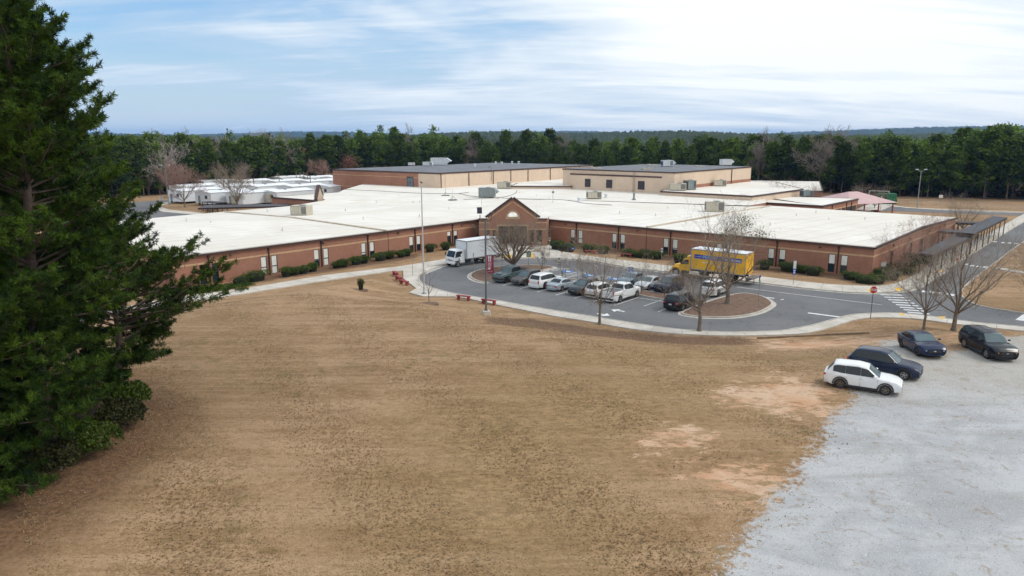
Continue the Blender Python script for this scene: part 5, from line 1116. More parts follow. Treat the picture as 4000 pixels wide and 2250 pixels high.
def yellow_truck():
    t = thing("rental_truck", "long yellow rental box truck with blue stripe parked along the right wing", "truck"); YP = paint("rental_yellow", (.85, .46, .012)); YB = mat("box_yellow", (.85, .45, .012), .4, 0, .08, .5, coat=.3); ALU = mat("alu_rail", (.36, .38, .41), .4, .6); BL = mat("stripe_blue", (.015, .045, .36), .4, 0, .1, 2)
    cargo(t, -6.2, 1.2, 2.55, 1.22, 3.95, YB, mat("truck_roof", (.70, .72, .74), .5, 0, .06, .6), ALU)
    m = MB(); prof = [(1.32, .85), (2.75, .85), (2.85, 1.62), (2.72, 1.72), (2.30, 2.45), (2.0, 2.55), (1.32, 2.55)]; n = len(prof)
    for s in (-1, 1): m.v += [(x, s * (1.0 - (.1 if z > 1.8 else 0)), z) for x, z in prof]
    m.f.append(tuple(range(n))); m.f.append(tuple(range(2 * n - 1, n - 1, -1))); m.f += [(i, n + i, n + (i + 1) % n, (i + 1) % n) for i in range(n)]
    m.build("cab", YP, t, smooth=True, sharp=30, fixn=True)
    m = MB(); rows = []
    for x, zt, w, zb_ in ((2.7, 1.70, .78, .95), (3.3, 1.62, .76, .95), (3.85, 1.48, .72, .9), (4.08, 1.25, .68, .75)): rows.append([(x, -w, zb_), (x, -w, zt - .12), (x, -w + .14, zt), (x, 0, zt + .04), (x, w - .14, zt), (x, w, zt - .12), (x, w, zb_)])
    for row in rows: m.v += row
    for i in range(3):
        for j in range(6): a = i * 7 + j; m.f.append((a, a + 7, a + 8, a + 1))
    m.f.append(tuple(range(21, 28))); m.build("bonnet", YP, t, smooth=True, sharp=40, fixn=True)
    m = MB(); m.quad((2.80, -.84, 1.74), (2.80, .84, 1.74), (2.335, .82, 2.46), (2.335, -.82, 2.46)); m.build("windscreen", CGLASS, t)
    m = MB(); m.box((4.07, 0, 1.12), (.06, 1.0, .5), 0, .02); m.build("grille", BLK, t); m = MB(); m.box((4.12, 0, .62), (.2, 2.2, .32), 0, .06); m.build("front_bumper", BLK, t)
    m = MB(); m.box((1.55, 0, 2.72), (.9, 1.7, .32), 0, .12); m.build("roof_fairing", YP, t)
    for s in (1, -1):
        m = MB(); m.quad((1.62, s * .965, 1.75), (2.62, s * 1.0, 1.72), (2.28, s * .925, 2.36), (1.62, s * .915, 2.36)); m.build("window", CGLASS, t)
        m = MB(); N = 10; rr = .62
        for q in range(N + 1):
            an = math.pi * q / N; x, z = 3.32 + rr * math.cos(an), .55 + rr * math.sin(an); m.v += [(x, s * .70, z), (x, s * 1.10, z), (3.32 + (rr + .16) * math.cos(an), s * 1.10, .55 + (rr + .16) * math.sin(an)), (3.32 + (rr + .20) * math.cos(an), s * .72, .6 + (rr + .2) * math.sin(an))]
        for q in range(N):
            for j in range(4): a = q * 4 + j; b = q * 4 + (j + 1) % 4; m.f.append((a, b, b + 4, a + 4))
        m.build("fender", YP, t, smooth=True, sharp=40, fixn=True)
        m = MB(); m.box((3.98, s * .86, 1.05), (.2, .3, .2), 0, .05); m.build("headlight", LAMP, t)
        truck_wheel(t, 3.32, s * .98, .52, s, mat("steel_rim", (.55, .55, .56), .4, .4)); truck_wheel(t, -4.0, s * .98, .52, s, mat("steel_rim", (.5, .5, .5), .4, .4)); truck_wheel(t, -4.0, s * .68, .52, s, DRIM)
        m = MB(); m.box((2.55, s * 1.22, 1.95), (.1, .22, .5), 0, .03); m.tube((2.5, s * .95, 2.0), (2.55, s * 1.2, 2.0), .02, .02, 6); m.build("mirror", BLK, t)
        m = MB(); m.box((2.0, s * 1.02, .72), (1.1, .14, .36), 0, .04); m.build("step", BLK, t)
        # blue arrow stripe with lettering on both sides of the box
        y = s * 1.284; pts = [(.75, 3.12), (.6, 3.27), (-5.7, 3.27), (-5.7, 2.72), (.6, 2.72), (.75, 2.87)]; q = [(x, y, z) for x, z in pts]; m = MB(); m.quad(*(q if s > 0 else q[::-1])); m.build("stripe", BL, t)
        m = MB(); zz = 2.995; q = [(.72, y + s * .004, zz + .015), (-.9, y + s * .004, zz + .015), (-.9, y + s * .004, zz - .02), (.72, y + s * .004, zz - .02)]; m.quad(*(q if s > 0 else q[::-1])); m.build("stripe_line", mat("stripe_white", (.7, .7, .72), .5), t)
        for txt, cx, size, M_ in (("PENSKE", -1.55 if s > 0 else -4.6, .62, mat("letter_pale_blue", (.25, .42, .66), .5)), ("Truck Rental", -4.25 if s > 0 else -1.7, .48, mat("letter_white", (.72, .72, .74), .5))):
            V, F = text_mb(txt, size, .01); m = MB(); m.add([((cx - v[0]) if s > 0 else (cx + v[0]), y + s * .008, 2.99 + v[1]) for v in V], [f if s < 0 else f for f in F]); m.build("lettering", M_, t)
        m = MB(); m.box((-1.0, s * 1.283, 2.3), (1.1, .01, .10)); m.box((-3.2, s * 1.283, 1.95), (1.2, .01, .10)); m.build("small_print", mat("stripe_white", (.7, .7, .72), .5), t)
    m = MB()
    for s in (-.45, .45): m.box((-1.9, s, 1.0), (8.2, .14, .28))
    m.box((-4.0, 0, .55), (.18, 1.7, .18)); m.box((-.6, .8, .78), (1.3, .5, .5), 0, .06); m.box((-.6, -.8, .78), (1.3, .5, .5), 0, .06); m.build("chassis", BLK, t)
    m = MB(); m.box((-6.75, 0, .92), (1.1, 2.3, .10)); m.box((-7.25, .9, .60), (.08, .08, .6)); m.box((-7.25, -.9, .60), (.08, .08, .6)); m.box((-6.3, 0, .7), (.1, 2.3, .5)); m.build("lift_gate", mat("steel_grey", (.16, .15, .15), .6, .4), t)
    m = MB(); m.box((-6.22, 0, 2.5), (.03, 2.2, 2.4)); m.build("roller_door", YB, t)
    for s in (1, -1): m = MB(); m.box((-6.23, s * 1.1, 1.3), (.06, .2, .12)); m.build("taillight", TAIL, t)
    return t
yt_ = yellow_truck()
A_ = G(2639, 1078); hd = math.atan2(-UD[1], -UD[0]); yt_.rotation_euler = (0, 0, hd); ca, sa = math.cos(hd), math.sin(hd)
yt_.location = (A_[0] - 3.32 * ca + 1.1 * -sa * 1, A_[1] - 3.32 * sa + 1.1 * ca * 1, 0)
_t = Vector((A_[0], A_[1])); _o = Vector((-sa, ca)); yt_.location = (A_[0] - 3.32 * ca - 1.1 * _o.x, A_[1] - 3.32 * sa - 1.1 * _o.y, 0)
# ---------------------------------------------------------------- vegetation
BARK = mat("pine_bark", (0.075, 0.050, 0.038), 0.95, 0, 0.3, 4, 0.6, col2=(0.16, 0.12, 0.095))
BARKG = mat("grey_bark", (0.10, 0.078, 0.060), 0.95, 0, 0.3, 3, 0.4, col2=(0.25, 0.205, 0.165))
TWIG = mat("bare_twigs", (0.20, 0.155, 0.118), 0.95, 0, 0.25, 1.0, col2=(0.33, 0.265, 0.205))
TWIGR = mat("reddish_twigs", (0.24, 0.135, 0.105), 0.95, 0, 0.25, 1.0, col2=(0.36, 0.225, 0.18))
FARTW = mat("far_grey_twigs", (0.34, 0.285, 0.26), 0.95, 0, 0.2, 0.5, col2=(0.50, 0.435, 0.40))
FARTD = mat("far_brown_twigs", (0.20, 0.16, 0.142), 0.95, 0, 0.2, 0.5, col2=(0.30, 0.25, 0.225))
NEEDLE = leaf_mat("pine_needles", (0.005, 0.020, 0.003), (0.085, 0.150, 0.011), 0.65, 0.45, 0.22, 0.12)
FARPINE = leaf_mat("far_pine_needles", (0.004, 0.019, 0.006), (0.115, 0.175, 0.022), 0.8, 0.22, 0.15, 0.5)
SHRUB = leaf_mat("shrub_leaves", (0.016, 0.036, 0.006), (0.115, 0.165, 0.020), 0.6, 1.5, 0.15, 0.2)
OLIVE = leaf_mat("olive_leaves", (0.040, 0.050, 0.012), (0.14, 0.15, 0.035), 0.7, 1.0, 0.2, 0.2)
DEADLEAF = leaf_mat("dead_leaves", (0.16, 0.075, 0.055), (0.30, 0.16, 0.12), 0.8, 1.0, 0.2, 0.1)
def tubes(segs, n):
    """list of (p0,p1,r0,r1) -> vertices, quads"""
    A = np.array([s[0] for s in segs], float); B = np.array([s[1] for s in segs], float); r0 = np.array([s[2] for s in segs]); r1 = np.array([s[3] for s in segs])
    d = B - A; d /= (np.linalg.norm(d, axis=1, keepdims=True) + 1e-9); ref = np.where(np.abs(d[:, 2:3]) > .9, np.array([[1., 0, 0]]), np.array([[0, 0, 1.]]))
    u = np.cross(d, ref); u /= np.linalg.norm(u, axis=1, keepdims=True); w = np.cross(d, u); m = len(segs)
    th = np.arange(n) * 2 * np.pi / n; ring = u[:, None, :] * np.cos(th)[None, :, None] + w[:, None, :] * np.sin(th)[None, :, None]
    V = np.concatenate([A[:, None] + ring * r0[:, None, None], B[:, None] + ring * r1[:, None, None]], 1).reshape(-1, 3)
    b = (np.arange(m) * 2 * n)[:, None]; i = np.arange(n)[None]; j = (i + 1) % n
    return V, np.stack([b + i, b + j, b + n + j, b + n + i], -1).reshape(-1, 4)
def merge(parts):
    V = []; F = []; o = 0
    for v, f in parts: V.append(v); F.append(f + o); o += len(v)
    return np.concatenate(V), np.concatenate(F)
def nrm(v): return v / (np.linalg.norm(v, axis=-1, keepdims=True) + 1e-9)
def pine_data(seed, h, cb, spread, r0, gap=.42, per=3.4, nn=34, nl=.30, lean=(0, 0), side=None, fd=.5):
    """loblolly pine: trunk and limbs as tubes, needles as tufts of thin blades"""
    g = np.random.default_rng(seed); segs = []; tip = []; N = 16
    tp = lambda f: np.array([lean[0] * f ** 1.4 * h + .25 * math.sin(f * 7 + seed), lean[1] * f ** 1.4 * h + .25 * math.cos(f * 5 + seed), f * h])
    for i in range(N): a, b = i / N, (i + 1) / N; segs.append((tp(a), tp(b), r0 * (1 - a) ** .8 + .02, r0 * (1 - b) ** .8 + .02))
    limbs = []; z = cb; P = []; D = []
    while z < h - .4:
        f = (z - cb) / (h - cb); L0 = spread * (min(1, .66 + 1.3 * f) if f < fd else max(.08, 1 - .95 * ((f - fd) / (1 - fd)) ** 1.25))
        for _ in range(int(per) + (g.random() < per % 1)):
            az = g.random() * 6.283; L = L0 * g.uniform(.5, 1.12)
            if side is not None: L *= 1 + .35 * math.cos(az - side)
            el = g.uniform(-.18, .22) + .55 * f; p = tp(z / h).copy(); n = 7; d = np.array([math.cos(az) * math.cos(el), math.sin(az) * math.cos(el), math.sin(el)]); rr = .018 + .011 * L
            sd = np.array([-math.sin(az), math.cos(az), 0])
            for k in range(n):
                q = p + d * (L / n); limbs.append((p, q, rr * (1 - k / n) + .008, rr * (1 - (k + 1) / n) + .008)); fk = (k + 1) / n
                if fk > .22:
                    for s in (-1, 1):
                        if g.random() < .86:
                            tl = L * g.uniform(.10, .26) * (1.15 - .5 * fk) + .22; td = nrm(d * .8 + sd * s * g.uniform(.5, 1.1) + np.array([0, 0, g.uniform(-.1, .5)])); e = q + td * tl; limbs.append((q, e, .012, .006))
                            for t in ((.4, .75, 1.0) if tl > .55 else (.6, 1.0)): P.append(q + td * tl * t); D.append(nrm(td + np.array([0, 0, .35])))
                p = q; d = nrm(d + np.array([0, 0, .07 - .05 * (k < 2)]) + g.normal(0, .06, 3))
            P.append(p); D.append(nrm(d + np.array([0, 0, .3])))
        z += gap * g.uniform(.7, 1.3) * (1 - .35 * f)
    P.append(tp(1.0)); D.append(np.array([0, 0, 1.]))
    P = np.array(P); D = np.array(D); m = len(P); tint = np.clip(g.normal(.36, .28, m) + .15 * (P[:, 2] - cb) / (h - cb), 0, 1)
    V, F, Tt = blades(g, P, D, tint, nn, nl, .040, .36)
    return merge([tubes(segs, 9), tubes(limbs, 4)]), (V, F, Tt)
def blades(g, P, D, tint, nn, nl, w, cone):
    m = len(P); d = nrm(D[:, None] * cone + g.normal(0, .55, (m, nn, 3))); L = nl * g.uniform(.6, 1.15, (m, nn, 1)); base = P[:, None] - d * 0.04 + g.normal(0, .05, (m, nn, 3))
    sd = nrm(np.cross(d, g.normal(0, 1, (m, nn, 3)))) * w; tipp = base + d * L; mid = base + d * L * .5
    V = np.stack([base, mid + sd * .5, tipp, mid - sd * .5], 2).reshape(-1, 3); F = np.arange(len(V)).reshape(-1, 4); t = np.repeat(np.clip(tint[:, None] + g.normal(0, .08, (m, nn)), 0, 1).reshape(-1), 4)
    return V, F, t
def leaf_cloud(g, P, size, tint, flat=0.0):
    """one leaf-sized quad per point, random orientation"""
    m = len(P); u = nrm(g.normal(0, 1, (m, 3)) * np.array([1, 1, 1 - flat])); w = nrm(np.cross(u, g.normal(0, 1, (m, 3)))); s = size * g.uniform(.6, 1.3, (m, 1))
    V = np.stack([P - u * s, P + w * s * .6, P + u * s, P - w * s * .6], 1).reshape(-1, 3); return V, np.arange(len(V)).reshape(-1, 4), np.repeat(np.clip(tint, 0, 1), 4)
def tree_thing(name, label, cat, loc, wood, crown, woodm, crownm, rot=0, group=None, wname="trunk", cname="crown"):
    t = thing(name, label, cat, loc, rot, group); np_mesh(wname, wood[0], wood[1], woodm, t, smooth=True)
    if crown is not None: np_mesh(cname, crown[0], crown[1], crownm, t, attr=dict(tint=crown[2]))
    return t
# --- near pines at the left edge of the field
GN = "pines at the left edge of the field"
near_spec = [  # x, y, seed, h, cb, spread, r0, lean, side
    (-22.9, 33.3, 3, 24.4, 2.6, 5.3, .32, (.0, 0), None, "tallest near pine, leaning trunk and long boughs reaching over the tan field"),
    (-28.6, 36.5, 5, 29.5, 3.0, 4.6, .36, (.0, .0), 0.3, "tall near pine at the picture's left edge behind the leaning one"),
    (-24.6, 29.8, 8, 12.0, .8, 3.8, .22, (.01, 0), 0.2, "shortest dense near pine, low green boughs touching the ground"),
    (-24.2, 41.5, 11, 12.0, 2.2, 4.8, .22, (.0, .0), 0.0, "shorter near pine whose boughs stick out toward the school's left wing"),
    (-33.5, 43.0, 13, 30.0, 6, 5.2, .36, (0, 0), None, "tall near pine standing behind the others"),
    (-29.8, 31.0, 17, 27.0, 2.0, 4.6, .33, (0, 0), None, "near pine cut by the left edge of the picture, foremost trunk"),
    (-34.5, 50.0, 19, 30.0, 4, 6.0, .36, (0, 0), None, "farthest of the near pines, glimpsed through the others' boughs")]
for (x, y, sd_, h, cb, spd, r0, ln, side, lab) in near_spec:
    wood, cr = pine_data(sd_, h, cb, spd, r0, lean=ln, side=side, gap=.36, per=4.4)
    tree_thing("pine_tree", lab, "pine tree", (x, y, hz(x, y) - .1), wood, cr, BARK, NEEDLE, 0, GN)
# understorey at their feet
def shrub_data(seed, rx, ry, h, n=900, size=.07, lumps=7, boxy=.6):
    g = np.random.default_rng(seed); P = []; C = [(g.uniform(-.5, .5) * rx, g.uniform(-.5, .5) * ry, h * g.uniform(.42, .60), g.uniform(.5, .75)) for _ in range(lumps)] + [(0, 0, h * .5, .92)]
    d = nrm(g.normal(0, 1, (n, 3))); d[:, 2] = np.abs(d[:, 2]) * 1.0 - .25 * g.random(n); k = g.integers(0, len(C), n); c = np.array(C)[k]
    P = np.stack([c[:, 0] + np.sign(d[:, 0]) * np.abs(d[:, 0]) ** boxy * rx * c[:, 3], c[:, 1] + np.sign(d[:, 1]) * np.abs(d[:, 1]) ** boxy * ry * c[:, 3], c[:, 2] + d[:, 2] * h * .52 * (.6 + .4 * c[:, 3])], 1); P += g.normal(0, .035, P.shape); P[:, 2] = np.clip(P[:, 2], .03, None)
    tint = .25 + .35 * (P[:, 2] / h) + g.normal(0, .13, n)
    return leaf_cloud(g, P, size, tint)
def core(rx, ry, h, seed):
    g = np.random.default_rng(seed); V = []; F = []; n, m = 12, 6
    for j in range(m + 1):
        ph = j / m * math.pi / 2
        for i in range(n): a = 2 * math.pi * i / n; k = .80 * g.uniform(.92, 1.05) * (.72 + .28 * min(1, j / 2)); V.append((rx * k * math.cos(a) * math.cos(ph) ** .6, ry * k * math.sin(a) * math.cos(ph) ** .6, h * .86 * math.sin(ph) ** .8))
    for j in range(m):
        for i in range(n): F.append((j * n + i, j * n + (i + 1) % n, (j + 1) * n + (i + 1) % n, (j + 1) * n + i))
    return V, F
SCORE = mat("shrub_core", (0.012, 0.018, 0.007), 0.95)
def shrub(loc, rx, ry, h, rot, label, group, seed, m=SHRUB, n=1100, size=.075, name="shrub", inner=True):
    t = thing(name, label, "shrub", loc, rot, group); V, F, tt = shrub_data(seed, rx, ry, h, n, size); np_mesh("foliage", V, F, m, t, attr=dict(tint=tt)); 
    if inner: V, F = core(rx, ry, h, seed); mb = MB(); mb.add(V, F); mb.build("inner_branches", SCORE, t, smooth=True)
    return t
rnd = random.Random(4); UNDERL = leaf_mat('undergrowth_leaves', (.012, .016, .006), (.075, .075, .022), .8, 1.2, .15, .3)
USH = "scrubby undergrowth bushes under the near pines"
for i, (x, y, r, h) in enumerate([(-22.2, 34.8, 1.5, 1.6), (-22.9, 31.6, 1.6, 2.0), (-22.5, 38.4, 1.3, 1.4), (-24.1, 28.6, 1.5, 1.7), (-24.9, 33.4, 1.9, 2.8), (-26.5, 29.5, 2.0, 2.6), (-23.5, 41.2, 1.4, 1.6), (-25.1, 38.6, 1.8, 2.8), (-26.9, 26.8, 1.7, 1.8), (-27.7, 36.0, 2.2, 3.2)]):
    shrub((x, y, hz(x, y) - .05), r, r * .9, h, rnd.random() * 6, ["dark bushy scrub", "tangled low evergreen scrub", "leafy green scrub"][i % 3] + " at the foot of the near pines, " + ["at the field's edge", "behind the front boughs", "in deep shade between trunks", "beside the foremost trunk"][i % 4], USH, 40 + i, UNDERL if i % 3 else SHRUB, 5200, .09, "undergrowth_bush", False)
# --- trimmed shrubs along the school
SG1, SG2 = "trimmed shrubs along the left wing", "trimmed shrubs along the right wing"
where = lambda s: s
LS = [((945, 1108), 1.5, .75, .95, "low wide shrub by the leftmost dark doorway"), ((1000, 1098), 1.75, .9, 1.25, "big rounded shrub left of the second window pair"),
      ((1118, 1080), .85, .75, 1.15, "round shrub right of the second window pair"), ((1150, 1074), .9, .7, .95, "small rounded shrub second in the row of four"), ((1186, 1068), .9, .75, 1.0, "rounded shrub third in the row of four"), ((1222, 1060), .8, .7, 1.1, "rounded shrub just left of the third window pair"),
      ((1315, 1047), .8, .7, .9, "low shrub right of the third window pair"), ((1342, 1043), .95, .8, 1.05, "rounded shrub second right of the third window pair"), ((1392, 1033), 1.1, .85, 1.1, "big rounded shrub left of the fourth window pair"), ((1423, 1028), .7, .7, .95, "small shrub touching the fourth window pair"),
      ((1487, 1018), 1.15, .85, 1.15, "big rounded shrub right of the fourth window pair"), ((1524, 1011), .95, .8, 1.1, "rounded shrub below the wall's movement joint"), ((1568, 1005), .8, .7, .95, "small shrub left of the fifth window pair"), ((1590, 1000), .75, .7, 1.05, "rounded shrub touching the fifth window pair"),
      ((1680, 984), 1.05, .8, 1.25, "big rounded shrub behind the flagpole"), ((1742, 976), 1.0, .8, 1.2, "rounded shrub behind the white truck's cab")]
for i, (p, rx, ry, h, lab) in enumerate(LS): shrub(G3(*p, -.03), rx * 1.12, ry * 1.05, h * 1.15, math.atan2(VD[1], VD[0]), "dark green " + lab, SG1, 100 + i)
RS = [((2176, 976), 1.5, 1.1, 1.5, "large bright shrub just right of the entrance"), ((2218, 982), 1.5, 1.0, 1.35, "large bright shrub left of the first right wing windows"), ((2296, 984), 1.2, .9, 1.2, "shrub with bare stems right of the first right wing windows"), ((2355, 990), 1.2, .9, 1.1, "shrub behind the second red bench"),
      ((2456, 1000), 1.2, .9, 1.15, "low shrub right of the second right wing windows"), ((2490, 1006), 1.1, .8, .95, "low shrub below the right wing's movement joint"), ((2530, 1008), 1.1, .9, 1.3, "rounded shrub near the third right wing windows"), ((2570, 1012), .9, .9, 1.2, "rounded shrub touching the third right wing windows"), ((2655, 1028), 1.2, 1.0, 1.3, "shrub behind the yellow truck's bonnet"),
      ((2985, 1052), .9, .8, 1.3, "dull shrub behind the yellow truck's tail"), ((3075, 1060), 1.2, .9, 1.2, "shrub right of the fifth right wing windows"), ((3125, 1066), 1.1, .85, 1.1, "middle shrub of three under the blank wall"), ((3175, 1075), 1.15, .9, 1.15, "shrub left of the last right wing windows"),
      ((3320, 1092), 1.1, .85, 1.0, "shrub right of the last right wing windows"), ((3375, 1106), 1.5, 1.0, 1.05, "low shrub behind the small green yard sign"), ((3425, 1106), 1.2, 1.0, 1.05, "low shrub at the building's corner"), ((3480, 1092), 1.2, 1.0, 1.15, "rounded shrub round the grey signpost"), ((3440, 1085), 1.2, .9, 1.1, "shrub tight against the end wall"), ((3455, 1066), 1.4, 1.0, 1.2, "shrub on the end wall beside the reddish bare bush"),
      ((3530, 1060), 1.3, 1.2, 1.5, "tall dark shrub beside the covered walkway"), ((3560, 1035), 1.5, 1.2, 1.8, "dark shrub in the shade of the covered walkway"), ((3610, 1030), 1.2, 1.1, 1.7, "dark shrub under the near end of the covered walkway"), ((3545, 1072), .9, .8, 1.0, "tan leafed low shrub near the walkway pavement")]
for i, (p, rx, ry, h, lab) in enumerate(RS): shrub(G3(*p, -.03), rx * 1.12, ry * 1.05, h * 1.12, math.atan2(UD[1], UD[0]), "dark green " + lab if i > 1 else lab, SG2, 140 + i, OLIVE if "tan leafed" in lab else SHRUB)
shrub(T(1410, 1132), .42, .42, 1.35, 0, "small upright evergreen bush alone on the tan grass", "lone bush on the grass", 190, OLIVE, 500, .07)
# ivy patch by the leftmost door
ivp = PX([(560, 1180), (700, 1155), (850, 1140), (1005, 1112), (960, 1108), (830, 1116), (700, 1120), (600, 1130)]); g = np.random.default_rng(77)
xs_ = g.uniform(min(p[0] for p in ivp), max(p[0] for p in ivp), 16000); ys_ = g.uniform(min(p[1] for p in ivp), max(p[1] for p in ivp), 16000); k_ = sdf(ivp, xs_, ys_) > .05
P = np.stack([xs_[k_], ys_[k_], g.uniform(.02, .2, k_.sum())], 1); V, F, tt = leaf_cloud(g, P, .09, g.normal(.55, .2, len(P)), .6)
tag(np_mesh("ground_cover", V, F, leaf_mat("ivy_leaves", (.015, .045, .006), (.07, .13, .014), .6, .8, .15, 0), attr=dict(tint=tt)), "bright green ivy patch by the leftmost door", None, None, "stuff")
# --- bare trees
def bare_data(seed, h, spread, r0, trunk=.22, limbs=8, levels=4, up=.55, kids=(6, 6, 5), lift=.10, rmin=.004):
    g = np.random.default_rng(seed); S = []
    def grow(p, d, L, r, lv):
        n = 5 if lv < 2 else 4 if lv < 3 else 3; q = p
        pts = []
        for k in range(n):
            e = q + d * (L / n); ra, rb = r * (1 - k / n * .72), r * (1 - (k + 1) / n * .72); S.append((q, e, max(ra, rmin * 1.2), max(rb, rmin), lv)); pts.append((e, d.copy(), rb)); q = e
            d = nrm(d + g.normal(0, .13 + .03 * lv, 3) + np.array([0, 0, lift * (1 if lv < 3 else .3)]))
        if lv >= levels: return
        c = kids[min(lv - 1, len(kids) - 1)]
        for i in range(c):
            f = .25 + .75 * (i + g.random() * .6) / c; k = min(n - 1, int(f * n)); e, dd, rr = pts[k]; ax = nrm(np.cross(dd, g.normal(0, 1, 3))); an = g.uniform(.35, .95); nd = nrm(dd * math.cos(an) + ax * math.sin(an) + np.array([0, 0, .10])); grow(e, nd, L * g.uniform(.42, .68) * (1.1 - .35 * f), max(rr * .62, .007), lv + 1)
    th = trunk * h; p = np.zeros(3); d = np.array([0, 0, 1.]); n = 6
    for k in range(n):
        q = p + d * (th / n); fl = 1.55 if k == 0 else 1.0; S.append((p, q, r0 * (1 - .2 * k / n) * fl, r0 * (1 - .2 * (k + 1) / n), 0)); p = q; d = nrm(d + g.normal(0, .05, 3) + np.array([0, 0, .1]))
    for i in range(limbs):
        az = i * 6.283 / limbs + g.uniform(-.4, .4); c = (i == 0); el = 1.45 if c else g.uniform(up - .3, up + .45); st = p - np.array([0, 0, 0 if c else g.uniform(0, th * .35)])
        dd = np.array([math.cos(az) * math.cos(el), math.sin(az) * math.cos(el), math.sin(el)]); L = (h - th) * g.uniform(.72, .9) if c else spread * g.uniform(.8, 1.15) / max(.55, math.cos(el)) * .9
        grow(st, dd, min(L, (h - th) * 1.05), r0 * (.62 if c else g.uniform(.34, .5)), 1)
    thick = [s[:4] for s in S if s[4] < 2]; thin = [s[:4] for s in S if s[4] >= 2]
    return tubes(thick, 7), tubes(thin, 3)
def bare_tree(loc, data, label, rot=0, group=None, m1=BARKG, m2=TWIG, name="bare_tree", scale=1.0):
    t = thing(name, label, "tree", loc, rot, group); np_mesh("trunk", *data[0], m1, t, smooth=True); np_mesh("crown", *data[1], m2, t); t.scale = (scale,) * 3; return t
BT = "bare trees along the drive"
D1 = bare_data(21, 8.0, 2.8, .14, .30, 9, 4, .70, (7, 6, 4)); D2 = bare_data(22, 10.4, 3.5, .19, .28, 10, 4, .72, (7, 5, 5)); D3 = bare_data(23, 7.4, 2.9, .12, .25, 10, 4, .75, (8, 6, 5), rmin=.0045); D4 = bare_data(24, 8.8, 3.9, .20, .27, 11, 4, .72, (8, 6, 5), rmin=.0045)
bare_tree(T(2342, 1266), D1, "slim bare tree at the field edge, between the camera and the white pickup", 0.4, BT)
bare_tree(T(2731, 1296), D2, "taller bare tree with pale forked trunk in front of the right traffic island", 1.2, BT)
bare_tree(T(3608, 1286), D3, "slim bare tree behind the low blue black sedan", 2.2, BT)
bare_tree(T(3724, 1292), D4, "broad dark bare tree between the two gravel side cars", 0.6, BT)
bare_tree(T(4030, 1215), D3, "bare tree cut by the right edge of the picture", 4.0, BT)
bare_tree(T(1676, 1184), bare_data(25, 4.0, 1.1, .05, .35, 6, 3, .9, (5, 4)), "thin bare sapling in a mulch ring in front of the flagpole", 0, BT)
mr = MB(); c = T(1676, 1187); mr.prism([(c[0] + 1.0 * math.cos(i * .4), c[1] + .9 * math.sin(i * .4)) for i in range(16)], c[2] - .1, c[2] + .035); tag(mr.build("mulch_ring", MULCHM), "dark mulch ring round the sapling", None, None, "structure")
mr = MB(); c = T(1410, 1133); mr.prism([(c[0] + .8 * math.cos(i * .4), c[1] + .7 * math.sin(i * .4)) for i in range(16)], c[2] - .1, c[2] + .03); tag(mr.build("mulch_ring", MULCHM), "dark mulch ring round the small evergreen bush", None, None, "structure")
bare_tree(G3(2006, 1057, .11), bare_data(26, 6.1, 4.3, .34, .18, 15, 4, .62, (9, 7, 5), .04), "dense bushy bare tree on the left island before the entrance gable", 0, BT)
bare_tree(G3(2842, 1186, .11), bare_data(27, 9.0, 4.2, .27, .26, 10, 4, .65, (6, 5, 4)), "big bare tree on the right traffic island, partly covering the yellow truck", 0.8, BT)
DM = bare_data(28, 4.4, 1.5, .05, .10, 7, 4, 1.0, (5, 5, 4)); DM2 = bare_data(29, 4.8, 1.6, .055, .12, 7, 4, 1.0, (5, 5, 4)); SM = "small multi stemmed bare trees between the parked rows"
for i, (p, lab) in enumerate([((2118, 1064), "leftmost small bare tree of the strip, near the stacked white signs"), ((2196, 1086), "small bare tree behind the white car with tall red lamps"), ((2276, 1101), "small bare tree behind the silver blue sedan"), ((2350, 1112), "small bare tree behind the white hatch"), ((2505, 1145), "small bare tree beside the white pickup's front wheel"), ((2596, 1162), "small bare tree in front of the navy car in the back row"), ((2692, 1176), "small bare tree between the black car and the patrol car")]):
    bare_tree(G3(*p, .1), DM if i % 2 else DM2, lab, i * 1.1, SM, scale=.9 + .05 * (i % 3))
# tree with some olive leaves behind the yellow truck
tl = bare_tree(G3(2898, 1062, 0), bare_data(31, 7.6, 2.8, .13, .22, 9, 4, .75, (6, 6, 5)), "slender tree with olive leaves between the yellow truck and the right wing", 0, "trees beside the right wing")
g = np.random.default_rng(31); P = np.concatenate([g.normal(c, s, (n, 3)) for c, s, n in (((-.3, 0, 6.9), (.8, .8, .55), 420), ((-2.0, .3, 5.2), (.7, .7, .5), 300), ((2.3, -.2, 5.0), (.6, .6, .5), 300), ((.4, .2, 5.4), (1.6, 1.2, .7), 240))])
V, F, tt = leaf_cloud(g, P, .09, g.normal(.5, .2, len(P))); np_mesh("leaves", V, F, OLIVE, tl, attr=dict(tint=tt))
DR = bare_data(33, 4.6, 2.6, .09, .12, 10, 4, .8, (7, 6, 5)); GR_ = "reddish bare bushes by the end wall"
for p, s, lab in (((3520, 1062), 1.0, "reddish bare bush on the end wall, nearest the building corner"), ((3478, 1078), .72, "slim reddish bare bush close to the corner shrubs"), ((3612, 990), 1.0, "reddish bare bush against the middle of the end wall"), ((3655, 962), .9, "reddish bare bush behind the near covered walkway roof")):
    bare_tree(G3(*p, 0), DR, lab, s * 5, GR_, BARKG, TWIGR, "bare_bush", s)
bare_tree(G3(3757, 915, 0), bare_data(34, 6.2, 3.2, .16, .2, 10, 4, .7, (7, 6, 5)), "yellowish bare tree behind the upper covered walkway", 0, "trees beside the right wing", BARKG, TWIG)
DC = bare_data(35, 6.5, 3.6, .12, .12, 11, 4, .75, (7, 6, 5)); GC = "bare trees in the rear courtyard"
